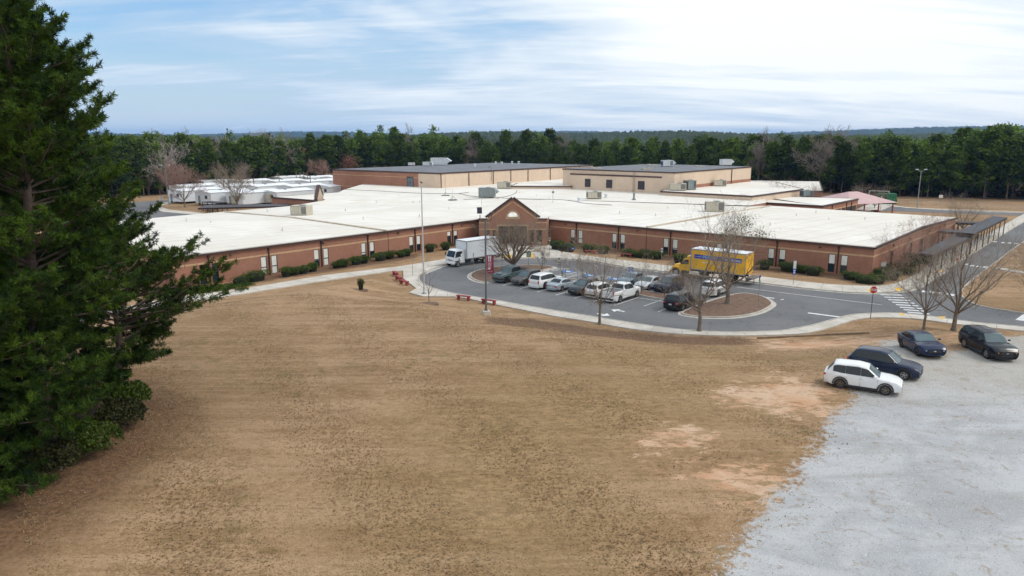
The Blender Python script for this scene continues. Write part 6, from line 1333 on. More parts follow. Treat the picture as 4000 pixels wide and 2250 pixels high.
for p, z, lab in (((3060, 815), 0, "wide bare tree rising from the courtyard, left"), ((3175, 812), 0, "smaller bare tree rising from the courtyard, right"), ((3345, 810), 0, "pale bare tree before the pink pavilion"), ((3415, 812), 0, "pale bare tree beside the pink pavilion and the white post")):
    bare_tree(G3(*p, z), DC, lab, p[0], GC, BARKG, TWIG, scale=1.0 if p[0] < 3100 else .8)
# bare trees among the trailers and at the wood's edge
DF1 = bare_data(36, 13, 6.2, .30, .18, 11, 4, .65, (8, 6, 5), rmin=.022); DF2 = bare_data(37, 9, 4.6, .22, .22, 10, 4, .7, (8, 6, 5), rmin=.016); GF = "bare trees round the trailers"
for (px, py, Y, D, s, m2, lab) in [(722, 802, 190, DF2, .95, TWIGR, "reddish bare tree in front of the leftmost white trailer"), (928, 805, 185, DF2, .95, TWIG, "bare tree in front of the third white trailer"), (820, 730, 262, DF1, 1.1, FARTW, "broad grey bare tree behind the trailers, left of the pair"), (990, 735, 275, DF1, 1.25, FARTW, "largest grey bare tree behind the trailers"), (1070, 730, 285, DF1, 1.0, FARTW, "grey bare tree just right of the largest one"), (1150, 722, 290, DF2, 1.2, TWIGR, "reddish bare tree behind the trailers near the brick gym"), (1255, 728, 285, DF2, .8, TWIGR, "small reddish bush against the gym's brick end"), (1480, 700, 240, DF2, .7, TWIGR, "brown bare shrub before the gym's brick wall"), (580, 740, 232, DF1, .9, FARTW, "grey bare tree at the wood's edge beyond the bus lot"), (655, 770, 236, DF1, 1.0, FARTW, "thin grey bare tree left of the leftmost trailer")]:
    x, y, z = atY(px, py, Y); bare_tree((x, y, 0), D, lab, px, GF, BARKG, m2, scale=s)
# --- woodland
def far_pine(seed, h, cb, spread, n=85, per=22):
    g = np.random.default_rng(seed); C = []; wood = [(np.array([0, 0, i * h / 5]), np.array([.1 * math.sin(i + 1 + seed), .1 * math.cos(i + seed), (i + 1) * h / 5]), .22 * (1 - i / 5.5), .22 * (1 - (i + 1) / 5.5)) for i in range(5)]
    for i in range(n):
        f = g.random() ** .75; z = cb + (h - cb) * f; r = spread * math.sin(math.pi * (.17 + .77 * f)) ** .75 * 1.08; a = g.random() * 6.283; q = r * g.random() ** .55; c = np.array([q * math.cos(a), q * math.sin(a), z]); C.append(c)
        if q > .8 and g.random() < .5: wood.append((np.array([0, 0, z - .5]), c, .05, .02))
    C = np.array(C); P = (C[:, None] + g.normal(0, 1, (n, per, 3)) * np.array([.66, .66, .42])).reshape(-1, 3); tint = np.clip(np.repeat(g.normal(.38, .22, n) + .25 * (C[:, 2] - cb) / (h - cb), per) + g.normal(0, .1, n * per), 0, 1)  # tint rises up the crown: lit tops and dark base put into colour
    return tubes(wood, 5), leaf_cloud(g, P, .44, tint, .35)
FP = [far_pine(200 + i, h, cb, sp, n) for i, (h, cb, sp, n) in enumerate([(20, 4, 3.1, 125), (22, 6, 2.9, 120), (18, 2.5, 3.2, 125), (21, 5, 3.5, 135), (19, 5, 2.6, 100), (23, 7, 3.3, 130), (17, 1.5, 3.4, 140), (20, 3, 2.8, 110)])]
EDGE = [(-215, 185), (-160, 205), (-118, 226), (-98, 262), (-70, 306), (0, 322), (60, 300), (88, 262), (108, 238), (128, 224), (168, 205), (240, 172)]
g = np.random.default_rng(5); protos = []; cnt = 0
zone_lab = lambda x, y: ("tall dark pine in the wood's edge beyond the playing field" if x > 82 else "green pine in the wood's edge behind the gymnasium roofs" if x > -62 else "green pine in the wood's edge beyond the white trailers")
def along(t, off):
    d = [math.dist(a, b) for a, b in zip(EDGE[:-1], EDGE[1:])]; s = t * sum(d); i = 0
    while i < len(d) - 1 and s > d[i]: s -= d[i]; i += 1
    a, b = EDGE[i], EDGE[i + 1]; f = s / d[i]; n = Vector((-(b[1] - a[1]), b[0] - a[0])).normalized(); return (a[0] + (b[0] - a[0]) * f + n.x * off, a[1] + (b[1] - a[1]) * f + n.y * off)
spots = []
for row, off in enumerate((0, 5.5, 11.5, 18.5)):
    nrow = 84
    for i in range(nrow):
        t = (i + g.uniform(-.35, .35) + .5 * (row % 2)) / nrow
        if 0 < t < 1: x, y = along(t, off + g.uniform(-1.8, 1.8)); spots.append((x, y, row))
FPH = [20, 22, 18, 21, 19, 23, 17, 20]
def top_h(px, y, g):
    """tree height that gives the wood its real, uneven skyline"""
    r = g.random()
    lo, hi = (520, 562) if px < 1250 else (497, 560) if px < 1720 else (508, 575) if px < 2160 else (535, 592) if px < 2900 else (526, 575) if px < 3700 else (490, 540)
    return 18 + (540.6 - (hi - (hi - lo) * r ** 1.6)) / FPX * y
inview = lambda x, y, m=1.04: abs(x) < y * .735 * m + 6
spots = [s for s in spots if inview(s[0], s[1])][:290]
for (x, y, row) in spots:
    k = int(g.integers(0, 8)); ppx = 2000 + FPX * x / y; sc = top_h(ppx, y, g) / FPH[k]
    gn = "pines " + ("beyond the playing field" if x > 82 else "behind the gymnasiums" if x > -62 else "beyond the trailers")
    if len(protos) <= k or protos[k] is None:
        while len(protos) <= k: protos.append(None)
        protos[k] = tree_thing("pine_tree", zone_lab(x, y), "pine tree", (x, y, hz(x, y) - .2), FP[k][0], FP[k][1], BARK, FARPINE, float(g.random() * 6.28), gn); protos[k].scale = (sc * g.uniform(.9, 1.15), sc * g.uniform(.9, 1.15), sc)
    else: dup(protos[k], (x, y, hz(x, y) - .2), float(g.random() * 6.28), zone_lab(x, y), gn, (sc * g.uniform(.9, 1.15), sc * g.uniform(.9, 1.15), sc))
# grey leafless trees standing in the wood
DW = bare_data(38, 18, 4.2, .24, .35, 12, 4, .9, (8, 6, 5), rmin=.025); GW = "leafless trees in the wood"
for i, (px, Y, s) in enumerate([(1120, 300, 1.0), (1360, 316, .9), (1560, 318, .8), (1845, 322, .95), (2130, 324, .75), (2200, 322, .95), (2950, 262, .9), (3190, 240, 1.0), (3235, 250, 1.0), (3290, 246, 1.0), (2985, 275, 1.0), (770, 268, 1.0), (640, 250, .95), (1590, 330, 1.1)]):
    x = (px - 2000) / FPX * Y * 1.0; bare_tree((x, Y, hz(x, Y)), DW, ["grey leafless tree standing among the pines behind the gymnasiums", "pale leafless tree among the pines beyond the trailers", "grey leafless tree among the pines beyond the playing field"][0 if 1200 < px < 2600 else 1 if px <= 1200 else 2], i, GW, BARKG, FARTD, scale=s)
dl = thing("brown_leafed_tree", "small tree with pinkish dead leaves at the wood's edge left of the gym", "tree", (*atY(1362, 640, 300)[:2], 0)); g2 = np.random.default_rng(9)
np_mesh("trunk", *DF2[0], BARKG, dl); V, F, tt = leaf_cloud(g2, g2.normal((0, 0, 8.0), (1.9, 1.9, 1.7), (900, 3)), .3, g2.normal(.5, .25, 900)); np_mesh("crown", V, F, DEADLEAF, dl, attr=dict(tint=tt))
# the wood behind: many more pines as one mass
def mass(name, label, pts, seed, m):
    g = np.random.default_rng(seed); VV = []; FF = []; TT = []; o = 0; small = [far_pine(300 + i, h, cb, sp, n, per)[1] for i, (h, cb, sp, n, per) in enumerate([(20, 2, 3.4, 58, 12), (22, 3, 3.6, 60, 12), (18, 1, 3.2, 56, 12), (21, 3, 3.0, 52, 12)])]
    for (x, y, s) in pts:
        V, F, T_ = small[int(g.integers(0, 4))]; s = s - hz(x, y) / 20.3; a = g.random() * 6.28; ca, sa = math.cos(a), math.sin(a); q = V * s
        VV.append(np.stack([q[:, 0] * ca - q[:, 1] * sa + x, q[:, 0] * sa + q[:, 1] * ca + y, q[:, 2] + hz(x, y)], 1)); FF.append(F + o); o += len(V); TT.append(np.clip(T_ + g.normal(0, .13), 0, 1))
    return tag(np_mesh(name, np.concatenate(VV), np.concatenate(FF), m, attr=dict(tint=np.concatenate(TT))), label, None, None, "stuff")
pts = []
for row in range(12):
    off = 23 + row * 8.0; n = 90
    for i in range(n):
        t = (i + g.uniform(-.5, .5)) / n; x, y = along(min(max(t, 0), 1), off + g.uniform(-4, 4))
        if inview(x, y): pts.append((x, y, top_h(2000 + FPX * x / y, y, g) / 20.3 * g.uniform(.9, 1.0)))
mass("forest", "dense pine wood behind the front rows of trees", pts, 61, FARPINE)
uP = []; g3 = np.random.default_rng(17)
for i in range(5200):
    x, y = along(g3.random(), g3.uniform(3, 42))
    if inview(x, y): uP.append(np.array([x, y, 0]) + np.concatenate([g3.normal(0, .7, (7, 2)), np.abs(g3.normal(1.1, .9, (7, 1)))], 1))
uP = np.concatenate(uP); V, F, tt = leaf_cloud(g3, uP, .62, g3.normal(.4, .25, len(uP)), .2); V[:, 2] += hz_arr(V[:, 0], V[:, 1])
tag(np_mesh("undergrowth", V, F, leaf_mat("wood_undergrowth", (.010, .014, .006), (.060, .048, .024), .9, .3, .1, 0), attr=dict(tint=tt)), "dark brown and green undergrowth filling the wood's floor", None, None, "stuff")  # undergrowth kept dark so its colour also carries the canopy's shade
# distant wooded hills: one rolling canopy
def hills():
    g = np.random.default_rng(8); na, nr = 1300, 150; az = np.linspace(-.78, .78, na); rr = 400 * (9000 / 400) ** (np.linspace(0, 1, nr)); A, Rr = np.meshgrid(az, rr); X = np.sin(A) * Rr; Y = np.cos(A) * Rr
    bump = np.random.default_rng(3).random((nr, na)); bump = (bump + np.roll(bump, 1, 1) + np.roll(bump, 1, 0)) / 3
    base = hz_arr(X.ravel(), Y.ravel()).reshape(X.shape)
    roll = 8 * np.sin(A * 9 + 1.2) * np.clip((Rr - 700) / 700, 0, 1) + 5 * np.sin(A * 23 + Rr / 500)
    hill1 = 4 * np.exp(-((A - .30) / .16) ** 2 - ((Rr - 1100) / 420) ** 2)
    hill2 = 50 * np.exp(-((A - .60) / .16) ** 2 - ((Rr - 5200) / 1500) ** 2) + 32 * np.exp(-((Rr - 6500) / 1800) ** 2) * (1 + .4 * np.sin(A * 17)) 
    Z = base + np.clip(roll, -6, 9) * .45 + hill1 + hill2 + 5.5 + 6.5 * np.clip((Rr - 380) / 150, 0, 1) + bump * (6 + Rr / 400) - 5
    V = np.stack([X, Y, Z], -1).reshape(-1, 3); i = np.arange((nr - 1) * (na - 1)); r, c = i // (na - 1), i % (na - 1); a = r * na + c; F = np.stack([a, a + 1, a + na + 1, a + na], 1)
    t = np.clip(.3 + .5 * (bump.ravel() - .5) * 2 + g.normal(0, .1, len(V)), 0, 1)
    m = leaf_mat("canopy", (.012, .026, .010), (.060, .078, .026), .9, .02, 0, 0); nt = m.node_tree
    o = np_mesh("distant_forest", V, F, m, attr=dict(tint=t)); tag(o, "rolling wooded hills on the horizon", None, None, "stuff")
hills()
# the air between: thin blue haze that fades the far hills
hv = bpy.data.materials.new("haze_air"); hv.use_nodes = True; n_ = hv.node_tree; n_.nodes.clear()
vo = n_.nodes.new("ShaderNodeVolumePrincipled"); vo.inputs["Color"].default_value = (0.28, 0.55, 1.0, 1); vo.inputs["Density"].default_value = 0.000085; vo.inputs["Anisotropy"].default_value = 0.0
mo = n_.nodes.new("ShaderNodeOutputMaterial"); n_.links.new(vo.outputs[0], mo.inputs["Volume"])
hb = MB(); hb.box((0, 4600, 50), (19600, 10400, 130)); tag(hb.build("haze", hv), "thin blue haze in the air", None, None, "stuff")
# ---------------------------------------------------------------- street furniture, roof plant, outbuildings
GALV = mat("galvanised_steel", (0.30, 0.31, 0.32), 0.5, 0.5, 0.15, 2)
POLEM = mat("dark_pole", (0.10, 0.095, 0.095), 0.5, 0.3, 0.2, 2)
SIGNW = mat("sign_white", (0.68, 0.68, 0.66), 0.5, 0, 0.05, 3)
SIGNT = mat("sign_print", (0.03, 0.05, 0.06), 0.6)
SIGNG = mat("sign_green", (0.01, 0.22, 0.08), 0.5, 0, 0.1, 3)
SIGNB = mat("sign_blue", (0.02, 0.10, 0.42), 0.5, 0, 0.1, 3)
SIGNR = mat("sign_red", (0.50, 0.012, 0.02), 0.45, 0, 0.1, 3)
REDP = mat("red_bench_paint", (0.27, 0.035, 0.038), 0.6, 0, 0.25, 4)
HVACM = mat("hvac_beige", (0.50, 0.46, 0.37), 0.6, 0.1, 0.12, 1.5)
HVACG = mat("hvac_grey", (0.22, 0.25, 0.25), 0.6, 0.2, 0.12, 1.5)
HVACW = mat("hvac_white", (0.62, 0.65, 0.68), 0.55, 0.1, 0.08, 1.5)
DLOUV = mat("hvac_louvre", (0.07, 0.085, 0.11), 0.5, 0.2)
def pole(m, p, h, r0, r1=None, n=8): m.tube(p, (p[0], p[1], p[2] + h), r0, r1 or r0, n)
# flagpole
p = T(1657, 1150); t = thing("flagpole", "tall white flagpole without a flag on the concrete apron", "flagpole", (p[0], p[1], .09))
m = MB(); pole(m, (0, 0, 0), 12.9, .11, .055, 12); m.build("pole", mat("flagpole_white", (.55, .57, .60), .4, .3), t, smooth=True); m = MB(); m.lathe([(.0, 12.85), (.13, 12.95), (.16, 13.05), (.10, 13.17), (.0, 13.2)], (0, 0, 0), 12); m.build("finial", mat("finial_gold", (.25, .18, .12), .4, .5), t, smooth=True); m = MB(); m.lathe([(.34, 0), (.34, .05), (.16, .12), (.13, .2)], (0, 0, 0), 16); m.build("base_collar", GALV, t, smooth=True)
# tall lamp with solar head in front of the benches
p = T(1899, 1229); t = thing("lamp_post", "tall grey lamp post with a solar floodlight head, standing behind the red benches", "lamp post", p)
m = MB(); pole(m, (0, 0, .35), 9.0, .105, .085, 10); m.build("pole", mat("pole_blue_grey", (.14, .15, .165), .5, .3, .15, 1), t, smooth=True); m = MB(); m.box((0, 0, .15), (.75, .75, .6), .3, .05); m.build("concrete_base", CONC, t); m = MB(); m.box((0, 0, .48), (.36, .36, .06), .3, .01); m.build("base_plate", POLEM, t)
m = MB(); m.path([(.62, .1, 10.1), (.60, .1, 9.6), (.40, .05, 9.32), (0, 0, 9.3), (-.40, -.05, 9.35), (-.52, -.05, 9.55), (-.52, -.05, 10.0)], .035, 8); m.build("yoke_arm", POLEM, t); m = MB(); m.box((-.56, -.12, 10.4), (.48, .10, .62), .1, .02, Matrix.Rotation(R(-20), 3, 'X')); m.build("solar_panel", mat("solar_panel", (.012, .010, .022), .2), t); m = MB(); m.box((.62, .05, 10.18), (.34, .30, .12), .4, .03); m.build("lamp_head", POLEM, t)
def street_lamp(p, h, lab, two=True, grp="lamp posts behind the school", r=.09):
    t = thing("lamp_post", lab, "lamp post", p, 0, grp); m = MB(); pole(m, (0, 0, 0), h, r, r * .7, 8); m.build("pole", GALV, t, smooth=True)
    for s in ((-1, 1) if two else (1,)):
        m = MB(); m.path([(0, 0, h - .4), (s * .5, 0, h - .1), (s * .9, 0, h + .25)], .05, 6); m.build("arm", GALV, t); m = MB(); m.box((s * 1.15, 0, h + .32), (.75, .35, .2), 0, .06); m.build("lamp_head", HVACW, t)
    return t
x, y = G(3582, 811); street_lamp((x, y, 0), 9.7, "tall twin headed lamp post beside the service road fence", r=.13)
x, y = G(660, 803); street_lamp((x, y, 0), 10.6, "twin headed lamp post at the bus lot kerb by the leftmost trailer", r=.12)
# post signs: (px of foot, height, [panels (z, w, h, material, writing)], label)
def sign(p, h, panels, label, rot=0, grp=None, pm=GALV, r=.03):
    t = thing("sign_post", label, "sign", p, rot, grp); m = MB(); pole(m, (0, 0, 0), h, r, r, 6); m.build("post", pm, t)
    for (z, w, hh, mt, bars) in panels:
        m = MB(); m.box((0, -.045, z), (w, .025, hh), 0, .004); s = m.build("panel", mt, t)
        if bars:
            b = MB()
            for i in range(bars): b.box((0, -.061, z + hh * (.5 - (i + 1) / (bars + 1))), (w * (.72 - .12 * (i % 2)), .004, hh * .38 / bars))
            b.build("print", SIGNT if mt is SIGNW else SIGNW, s)
    return t
GS = "signs in the car park"
t = thing("stop_sign", "red octagonal stop sign on a grey post at the pavement corner", "stop sign", T(3400, 1244)); m = MB(); pole(m, (0, 0, 0), 3.1, .035, .035, 6); m.build("post", POLEM, t)
for r_, mt, y_, nm in ((.40, SIGNW, -.05, "white_border"), (.365, SIGNR, -.066, "red_face")):
    m = MB(); pts = [(r_ * math.cos(math.pi / 8 + i * math.pi / 4) * 1.0, y_, 3.0 + r_ * math.sin(math.pi / 8 + i * math.pi / 4)) for i in range(8)]; m.quad(*pts); m.quad(*[(a, y_ + .014, c) for a, b, c in pts[::-1]]); m.build(nm, mt, t)
V, F = text_mb("STOP", .30, .012); m = MB(); m.add([(v[0] * .92, -.070, 3.0 + v[1]) for v in V], F); m.build("lettering", SIGNW, t)
sign(G3(2065, 1056, .1), 2.6, [(2.25, .62, .72, SIGNG, 3)], "green sign with three lines of print on the left island", 0, GS)
for (px, lab, pan) in [((2118, 1068), "stack of white signs behind the brown grey car", [(2.75, .42, .62, SIGNW, 3), (2.15, .42, .40, SIGNW, 2), (1.72, .36, .32, SIGNW, 2)]), ((2182, 1080), "pair of white parking signs behind the large white car", [(2.35, .42, .40, SIGNW, 2), (1.92, .44, .42, SIGNW, 1)]), ((2256, 1092), "grey backed signs behind the silver blue sedan", [(2.35, .36, .52, mat("sign_grey", (.38, .38, .38), .5), 0), (1.85, .36, .36, mat("sign_grey", (.38, .38, .38), .5), 0)]), ((2327, 1105), "white parking sign pair beside the slim bare tree", [(2.4, .40, .50, SIGNW, 2), (1.95, .40, .40, SIGNW, 1)]),
                       ((2424, 1122), "grey backed sign in front of the blue grey sedan", [(2.3, .40, .52, mat("sign_grey", (.38, .38, .38), .5), 0)]), ((2462, 1124), "blue parking sign in front of the blue grey sedan", [(2.45, .56, .30, SIGNB, 2), (2.08, .56, .28, SIGNB, 1)]), ((2209, 1085), "thin bare signpost among the small trees", [(2.3, .06, .5, GALV, 0)]), ((1961, 1043), "bare grey signpost behind the slate pickup", [(2.5, .12, .45, GALV, 0)]), ((1850, 1066), "bare grey signpost at the left end of the island", [(2.5, .12, .45, GALV, 0)])]:
    sign(G3(*px, .1), max(q[0] + q[2] / 2 for q in pan) + .05, pan, lab, 0, GS)
for (px, lab, pan, h) in [((2146, 1008), "thin post with a small white sign on the forecourt", [(2.9, .28, .5, SIGNW, 1)], 3.2), ((2582, 1053), "post with a small white sign before the third right wing windows", [(2.75, .26, .55, SIGNW, 1)], 3.0), ((3098, 1113), "tall narrow white and blue banner sign on the kerb", [(2.55, .36, 1.0, SIGNW, 0), (1.7, .34, .8, SIGNB, 2)], 3.1), ((3445, 1090), "grey square sign on a post in the corner shrubs", [(1.95, .62, .55, mat("sign_grey", (.38, .38, .38), .5), 0)], 2.2), ((1612, 1078), "bare post at the edge of the concrete apron", [(2.3, .10, .3, GALV, 0)], 2.5), ((2962, 1182), "slim post with faded teal marker on the right island", [(2.3, .12, .5, mat("teal_marker", (.10, .40, .36), .5), 0), (3.0, .18, .22, SIGNB, 0)], 3.2),
                          ((632, 805), "grey sign on a post by the bus lot kerb", [(2.2, .9, .9, mat("sign_grey", (.38, .38, .38), .5), 0)], 2.7), ((3671, 805), "white square sign before the field fence", [(2.6, 1.1, .8, SIGNW, 0)], 3.0), ((3439, 822), "white pipe post near the green dumpster", [(2.9, .2, .2, SIGNW, 0)], 3.6)]:
    sign(G3(*px, .05), h, pan, lab, 0, "posts and signs round the school", GALV if "pipe" not in lab else SIGNW, .03 if "pipe" not in lab else .08)
for px, mt, mt2, lab in [((2238, 985), SIGNB, SIGNW, "small blue yard sign before the bright shrubs"), ((3377, 1101), SIGNG, SIGNW, "small green and white yard sign before the corner shrubs")]:
    p = G3(*px, 0); t = thing("yard_sign", lab, "yard sign", p); m = MB(); m.box((0, 0, .58), (.62, .02, .46)); m.build("panel", mt, t); m = MB(); m.box((0, -.014, .42 if mt is SIGNG else .56), (.62 if mt is SIGNG else .3, .004, .12)); m.build("print", mt2, t); m = MB(); pole(m, (-.2, .02, 0), .5, .01); pole(m, (.2, .02, 0), .5, .01); m.build("wire_legs", GALV, t)
# red banner
p = G3(1913, 1076, .11); t = thing("banner", "tall crimson banner with white letters on the left traffic island", "banner", p, 0.05); PK = mat("banner_red", (.36, .022, .075), .6, 0, .15, 2)
m = MB(); N = 10
for i in range(N + 1): z = .30 + 2.4 * i / N; wv = .05 * math.sin(i * .9); m.v += [(-.48, wv, z), (.48, wv + .03, z)]
for i in range(N): m.f.append((2 * i, 2 * i + 1, 2 * i + 3, 2 * i + 2))
m.build("cloth", PK, t); m = MB(); m.tube((-.52, .01, 2.74), (.52, .01, 2.74), .025, .025, 6); pole(m, (-.5, .06, 0), 2.75, .025); pole(m, (.5, .06, 0), 2.75, .025); m.build("frame", POLEM, t)
for tx, z, sz in (("M", 2.42, .52), ("H", 2.05, .46)): V, F = text_mb(tx, sz, .03); m = MB(); m.add([(v[0] * 1.1, -.075, z + v[1]) for v in V], F); m.build("letter", SIGNW, t)
m = MB()
for i in range(5): m.box((0, -.08, 1.72 - i * .11), (.50 - .06 * (i % 2), .004, .045))
m.build("print", SIGNW, t); m = MB(); m.lathe([(.17, -.078), (.01, -.08)], (-.05, 0, .95), 14, 'y'); m.path([(-.4, -.08, .42), (-.1, -.08, .58), (.15, -.08, .50), (.42, -.08, .66)], .022, 4); m.path([(-.36, -.08, .74), (-.25, -.08, 1.1), (0, -.08, 1.2), (.3, -.08, 1.08)], .015, 4); m.build("emblem", SIGNW, t)
# red benches
def bench(p, rot, label, L=2.2):
    t = thing("bench", label, "bench", p, rot, "red benches round the drive"); m = MB(); m.box((0, 0, .46), (L, .44, .10), 0, .02); m.build("seat", REDP, t)
    for s in (-1, 1): m = MB(); m.box((s * (L / 2 - .22), 0, .205), (.22, .40, .41), 0, .02); m.build("leg", REDP, t)
def bench2(a, b, label):
    A, B = T(*a), T(*b); bench(((A[0] + B[0]) / 2, (A[1] + B[1]) / 2, (A[2] + B[2]) / 2 + .02), math.atan2(B[1] - A[1], B[0] - A[0]), label, math.dist(A[:2], B[:2]))
bench2((1785, 1169), (1837, 1175), "red bench nearest the flagpole on the field side kerb"); bench2((1882, 1184), (1937, 1192), "red bench just left of the tall grey lamp post's foot")
bench2((1538, 1072), (1552, 1082), "red bench at the top of the three by the apron"); bench2((1549, 1090), (1567, 1100), "middle red bench of the three by the apron"); bench2((1564, 1107), (1594, 1116), "lowest red bench of the three by the apron")
bench2((2285, 989), (2325, 993), "red bench before the shrubs right of the entrance"); bench2((2424, 1001), (2468, 1006), "red bench before the low shrubs of the right wing")
# entrance planters
for px, lab in ((2087, "left stone planter by the entrance"), (2108, "right stone planter with yellow flowers by the entrance")):
    p = G3(px, 957, .08); t = thing("planter", "round pale " + lab, "planter", p, 0, "entrance planters"); m = MB(); m.lathe([(.0, 0), (.42, 0), (.55, .18), (.60, .48), (.72, .52), (.72, .62), (.60, .62), (.0, .58)], (0, 0, 0), 18); m.build("pot", CONC, t, smooth=True, sharp=40); g = np.random.default_rng(px); V, F, tt = leaf_cloud(g, g.normal((0, 0, .95), (.25, .25, .22), (160, 3)), .09, g.normal(.5, .2, 160)); np_mesh("plant", V, F, OLIVE if "left" in lab else leaf_mat("yellow_flowers", (.10, .12, .02), (.6, .36, .03), .7, 2, .1, 0), t, attr=dict(tint=tt))
# timber edging along the bank
p0, p1, p2, p3 = T(2958, 1322), T(3180, 1312), T(3230, 1308), T(3396, 1302); t = thing("timber_edging", "low weathered timber edging along the clay bank below the pavement", "timber edging", p0)
for a, b in ((p0, p1), (p1, p2), (p2, p3)):
    m = MB(); d = Vector(b) - Vector(a); m.box(((a[0] + b[0]) / 2 - p0[0], (a[1] + b[1]) / 2 - p0[1], (a[2] + b[2]) / 2 - p0[2] + .06), (d.length, .14, .16), math.atan2(d.y, d.x), .02, Matrix.Rotation(-math.asin(d.z / d.length), 3, 'Y')); m.build("beam", mat("weathered_timber", (.24, .17, .115), .9, 0, .3, 2), t)
# traffic cone
p = G3(3741, 1017, .10); t = thing("traffic_cone", "orange red traffic cone on the pavement by the covered walkway", "traffic cone", p); m = MB(); m.lathe([(.20, .04), (.16, .05), (.035, .88), (.0, .9)], (0, 0, 0), 14); m.box((0, 0, .02), (.46, .46, .04), 0, .01); m.build("cone", mat("cone_orange", (.65, .06, .03), .5), t, smooth=True, sharp=40); m = MB(); m.lathe([(.125, .36), (.087, .56)], (0, 0, 0), 14); m.build("band", SIGNW, t)
# ---- roof plant
def hvac(p, size, rot, m_, label, louv=1, hood=False, cap=True, grp="air handlers on the school roofs"):
    w, d, h = size; t = thing("air_handler", label, "air conditioner", p, rot, grp); m = MB(); m.box((0, 0, h / 2 + .15), (w, d, h), 0, .04); m.build("cabinet", m_, t)
    m = MB(); m.box((0, 0, .08), (w * .94, d * .94, .16)); m.build("roof_curb", POLEM, t)
    m = MB()
    for i in range(1, 4): m.box((-w / 2 + w * i / 4, -d / 2 - .004, h / 2 + .15), (.025, .012, h * .94))
    m.box((0, -d / 2 - .004, h * .93 + .15), (w, .014, .03)); m.build("panel_seam", POLEM, t)
    if louv:
        m = MB(); cx = w / 2 - w * .18; n = 8
        f = MB().box((cx, -d / 2 - .02, h * .52 + .15), (w * .26, .03, h * .74)).build("louvre", DLOUV, t)
        for i in range(n): m.box((cx, -d / 2 - .045, .15 + h * (.2 + .64 * i / (n - 1))), (w * .24, .04, .035), 0, 0, Matrix.Rotation(.5, 3, 'X'))
        m.build("blade", m_, f)
        m = MB(); m.box((-w / 2 - .02, 0, h * .5 + .15), (.05, d * .8, h * .7)); m.build("coil_face", DLOUV, t)
    if hood: m = MB(); a = [(w / 2, h * .98), (w / 2 + w * .28, h * .55), (w / 2 + .02, h * .25)]; k = 0; m.v = [(x, s * d * .46, z + .15) for s in (-1, 1) for x, z in a]; m.f = [(0, 1, 2), (5, 4, 3), (0, 3, 4, 1), (1, 4, 5, 2), (2, 5, 3, 0)]; m.build("intake_hood", m_, t)
    if cap: m = MB(); m.lathe([(min(w, d) * .26, 0), (min(w, d) * .28, .12), (min(w, d) * .1, .16), (0, .16)], (w * .1, 0, h + .15), 14); m.build("fan_cowl", HVACG, t)
    return t
aU, aV = math.atan2(UD[1], UD[0]), math.atan2(VD[1], VD[0])
for (px, z, sz, rot, m_, lv, hd_, lab) in [((1179, 842), 4.3, (3.3, 2.2, 1.7), -.25, HVACM, 1, False, "beige air handler with grey louvre beside the left wing's roof joint"), ((2790, 828), 4.35, (3.4, 2.2, 1.85), aU + .55, HVACM, 1, False, "beige air handler with blue grey louvres on the right wing roof"), ((1902, 771), 4.5, (3.6, 2.2, 2.1), -.15, HVACG, 0, True, "grey green air handler with a slanted hood behind the entrance gable"), ((1970, 736), 4.5, (3.7, 2.2, 1.7), -.1, HVACM, 1, False, "long beige air handler in front of the gymnasium's tan wall"), ((2320, 776), 4.5, (3.2, 2.0, 1.5), .1, HVACM, 1, False, "double beige air handler in front of the louvred tan wall"),
      ((2328, 676), 8.65, (2.5, 1.8, 1.4), .3, HVACM, 0, True, "beige unit at the left corner of the cafeteria roof"), ((2524, 681), 8.65, (2.4, 1.8, 1.5), .3, HVACM, 0, True, "beige hooded unit in the middle of the cafeteria roof"), ((2544, 663), 8.65, (2.4, 1.8, 1.4), .3, HVACM, 0, True, "beige unit behind the middle one on the cafeteria roof"), ((2731, 667), 8.65, (2.3, 1.8, 1.35), .3, HVACM, 0, True, "beige unit near the right edge of the cafeteria roof"), ((2605, 651), 9.85, (3.2, 2.0, 1.7), .2, HVACW, 1, True, "white unit with blue louvres on the auditorium roof"), ((2834, 646), 9.85, (3.2, 2.0, 1.7), .2, HVACW, 0, True, "white hooded unit at the right of the auditorium roof"),
      ((2647, 744), 5.45, (4.0, 2.0, 1.6), -.2, HVACM, 1, False, "wide beige air handler on the low annexe roof"), ((2693, 741), 5.45, (2.6, 2.0, 2.2), .5, HVACG, 1, False, "grey green air handler behind the wide beige one on the annexe"), ((2812, 727), 5.45, (3.2, 1.8, 1.5), -.2, HVACM, 1, False, "beige air handler with an open end near the annexe's right side"), ((1716, 645), 8.65, (5.8, 2.8, 2.4), -.05, HVACW, 0, True, "very large white air handler on the gymnasium roof"), ((1672, 648), 8.65, (3.4, 2.4, 1.2), -.05, HVACW, 1, False, "lower white unit joined to the largest one on the gymnasium roof"), ((1602, 647), 8.65, (1.3, 1.1, .9), 0, HVACW, 0, False, "small white unit at the left of the gymnasium roof"), ((1615, 647), 8.65, (1.0, 1.0, .9), 0, HVACW, 0, False, "smallest white unit on the gymnasium roof"), ((3149, 768), 3.95, (2.6, 1.8, 1.4), .2, HVACG, 1, False, "grey air handler on the rear wing roof behind the courtyard trees")]:
    hvac(G3(*px, z), sz, rot, m_, lab, lv, hd_)
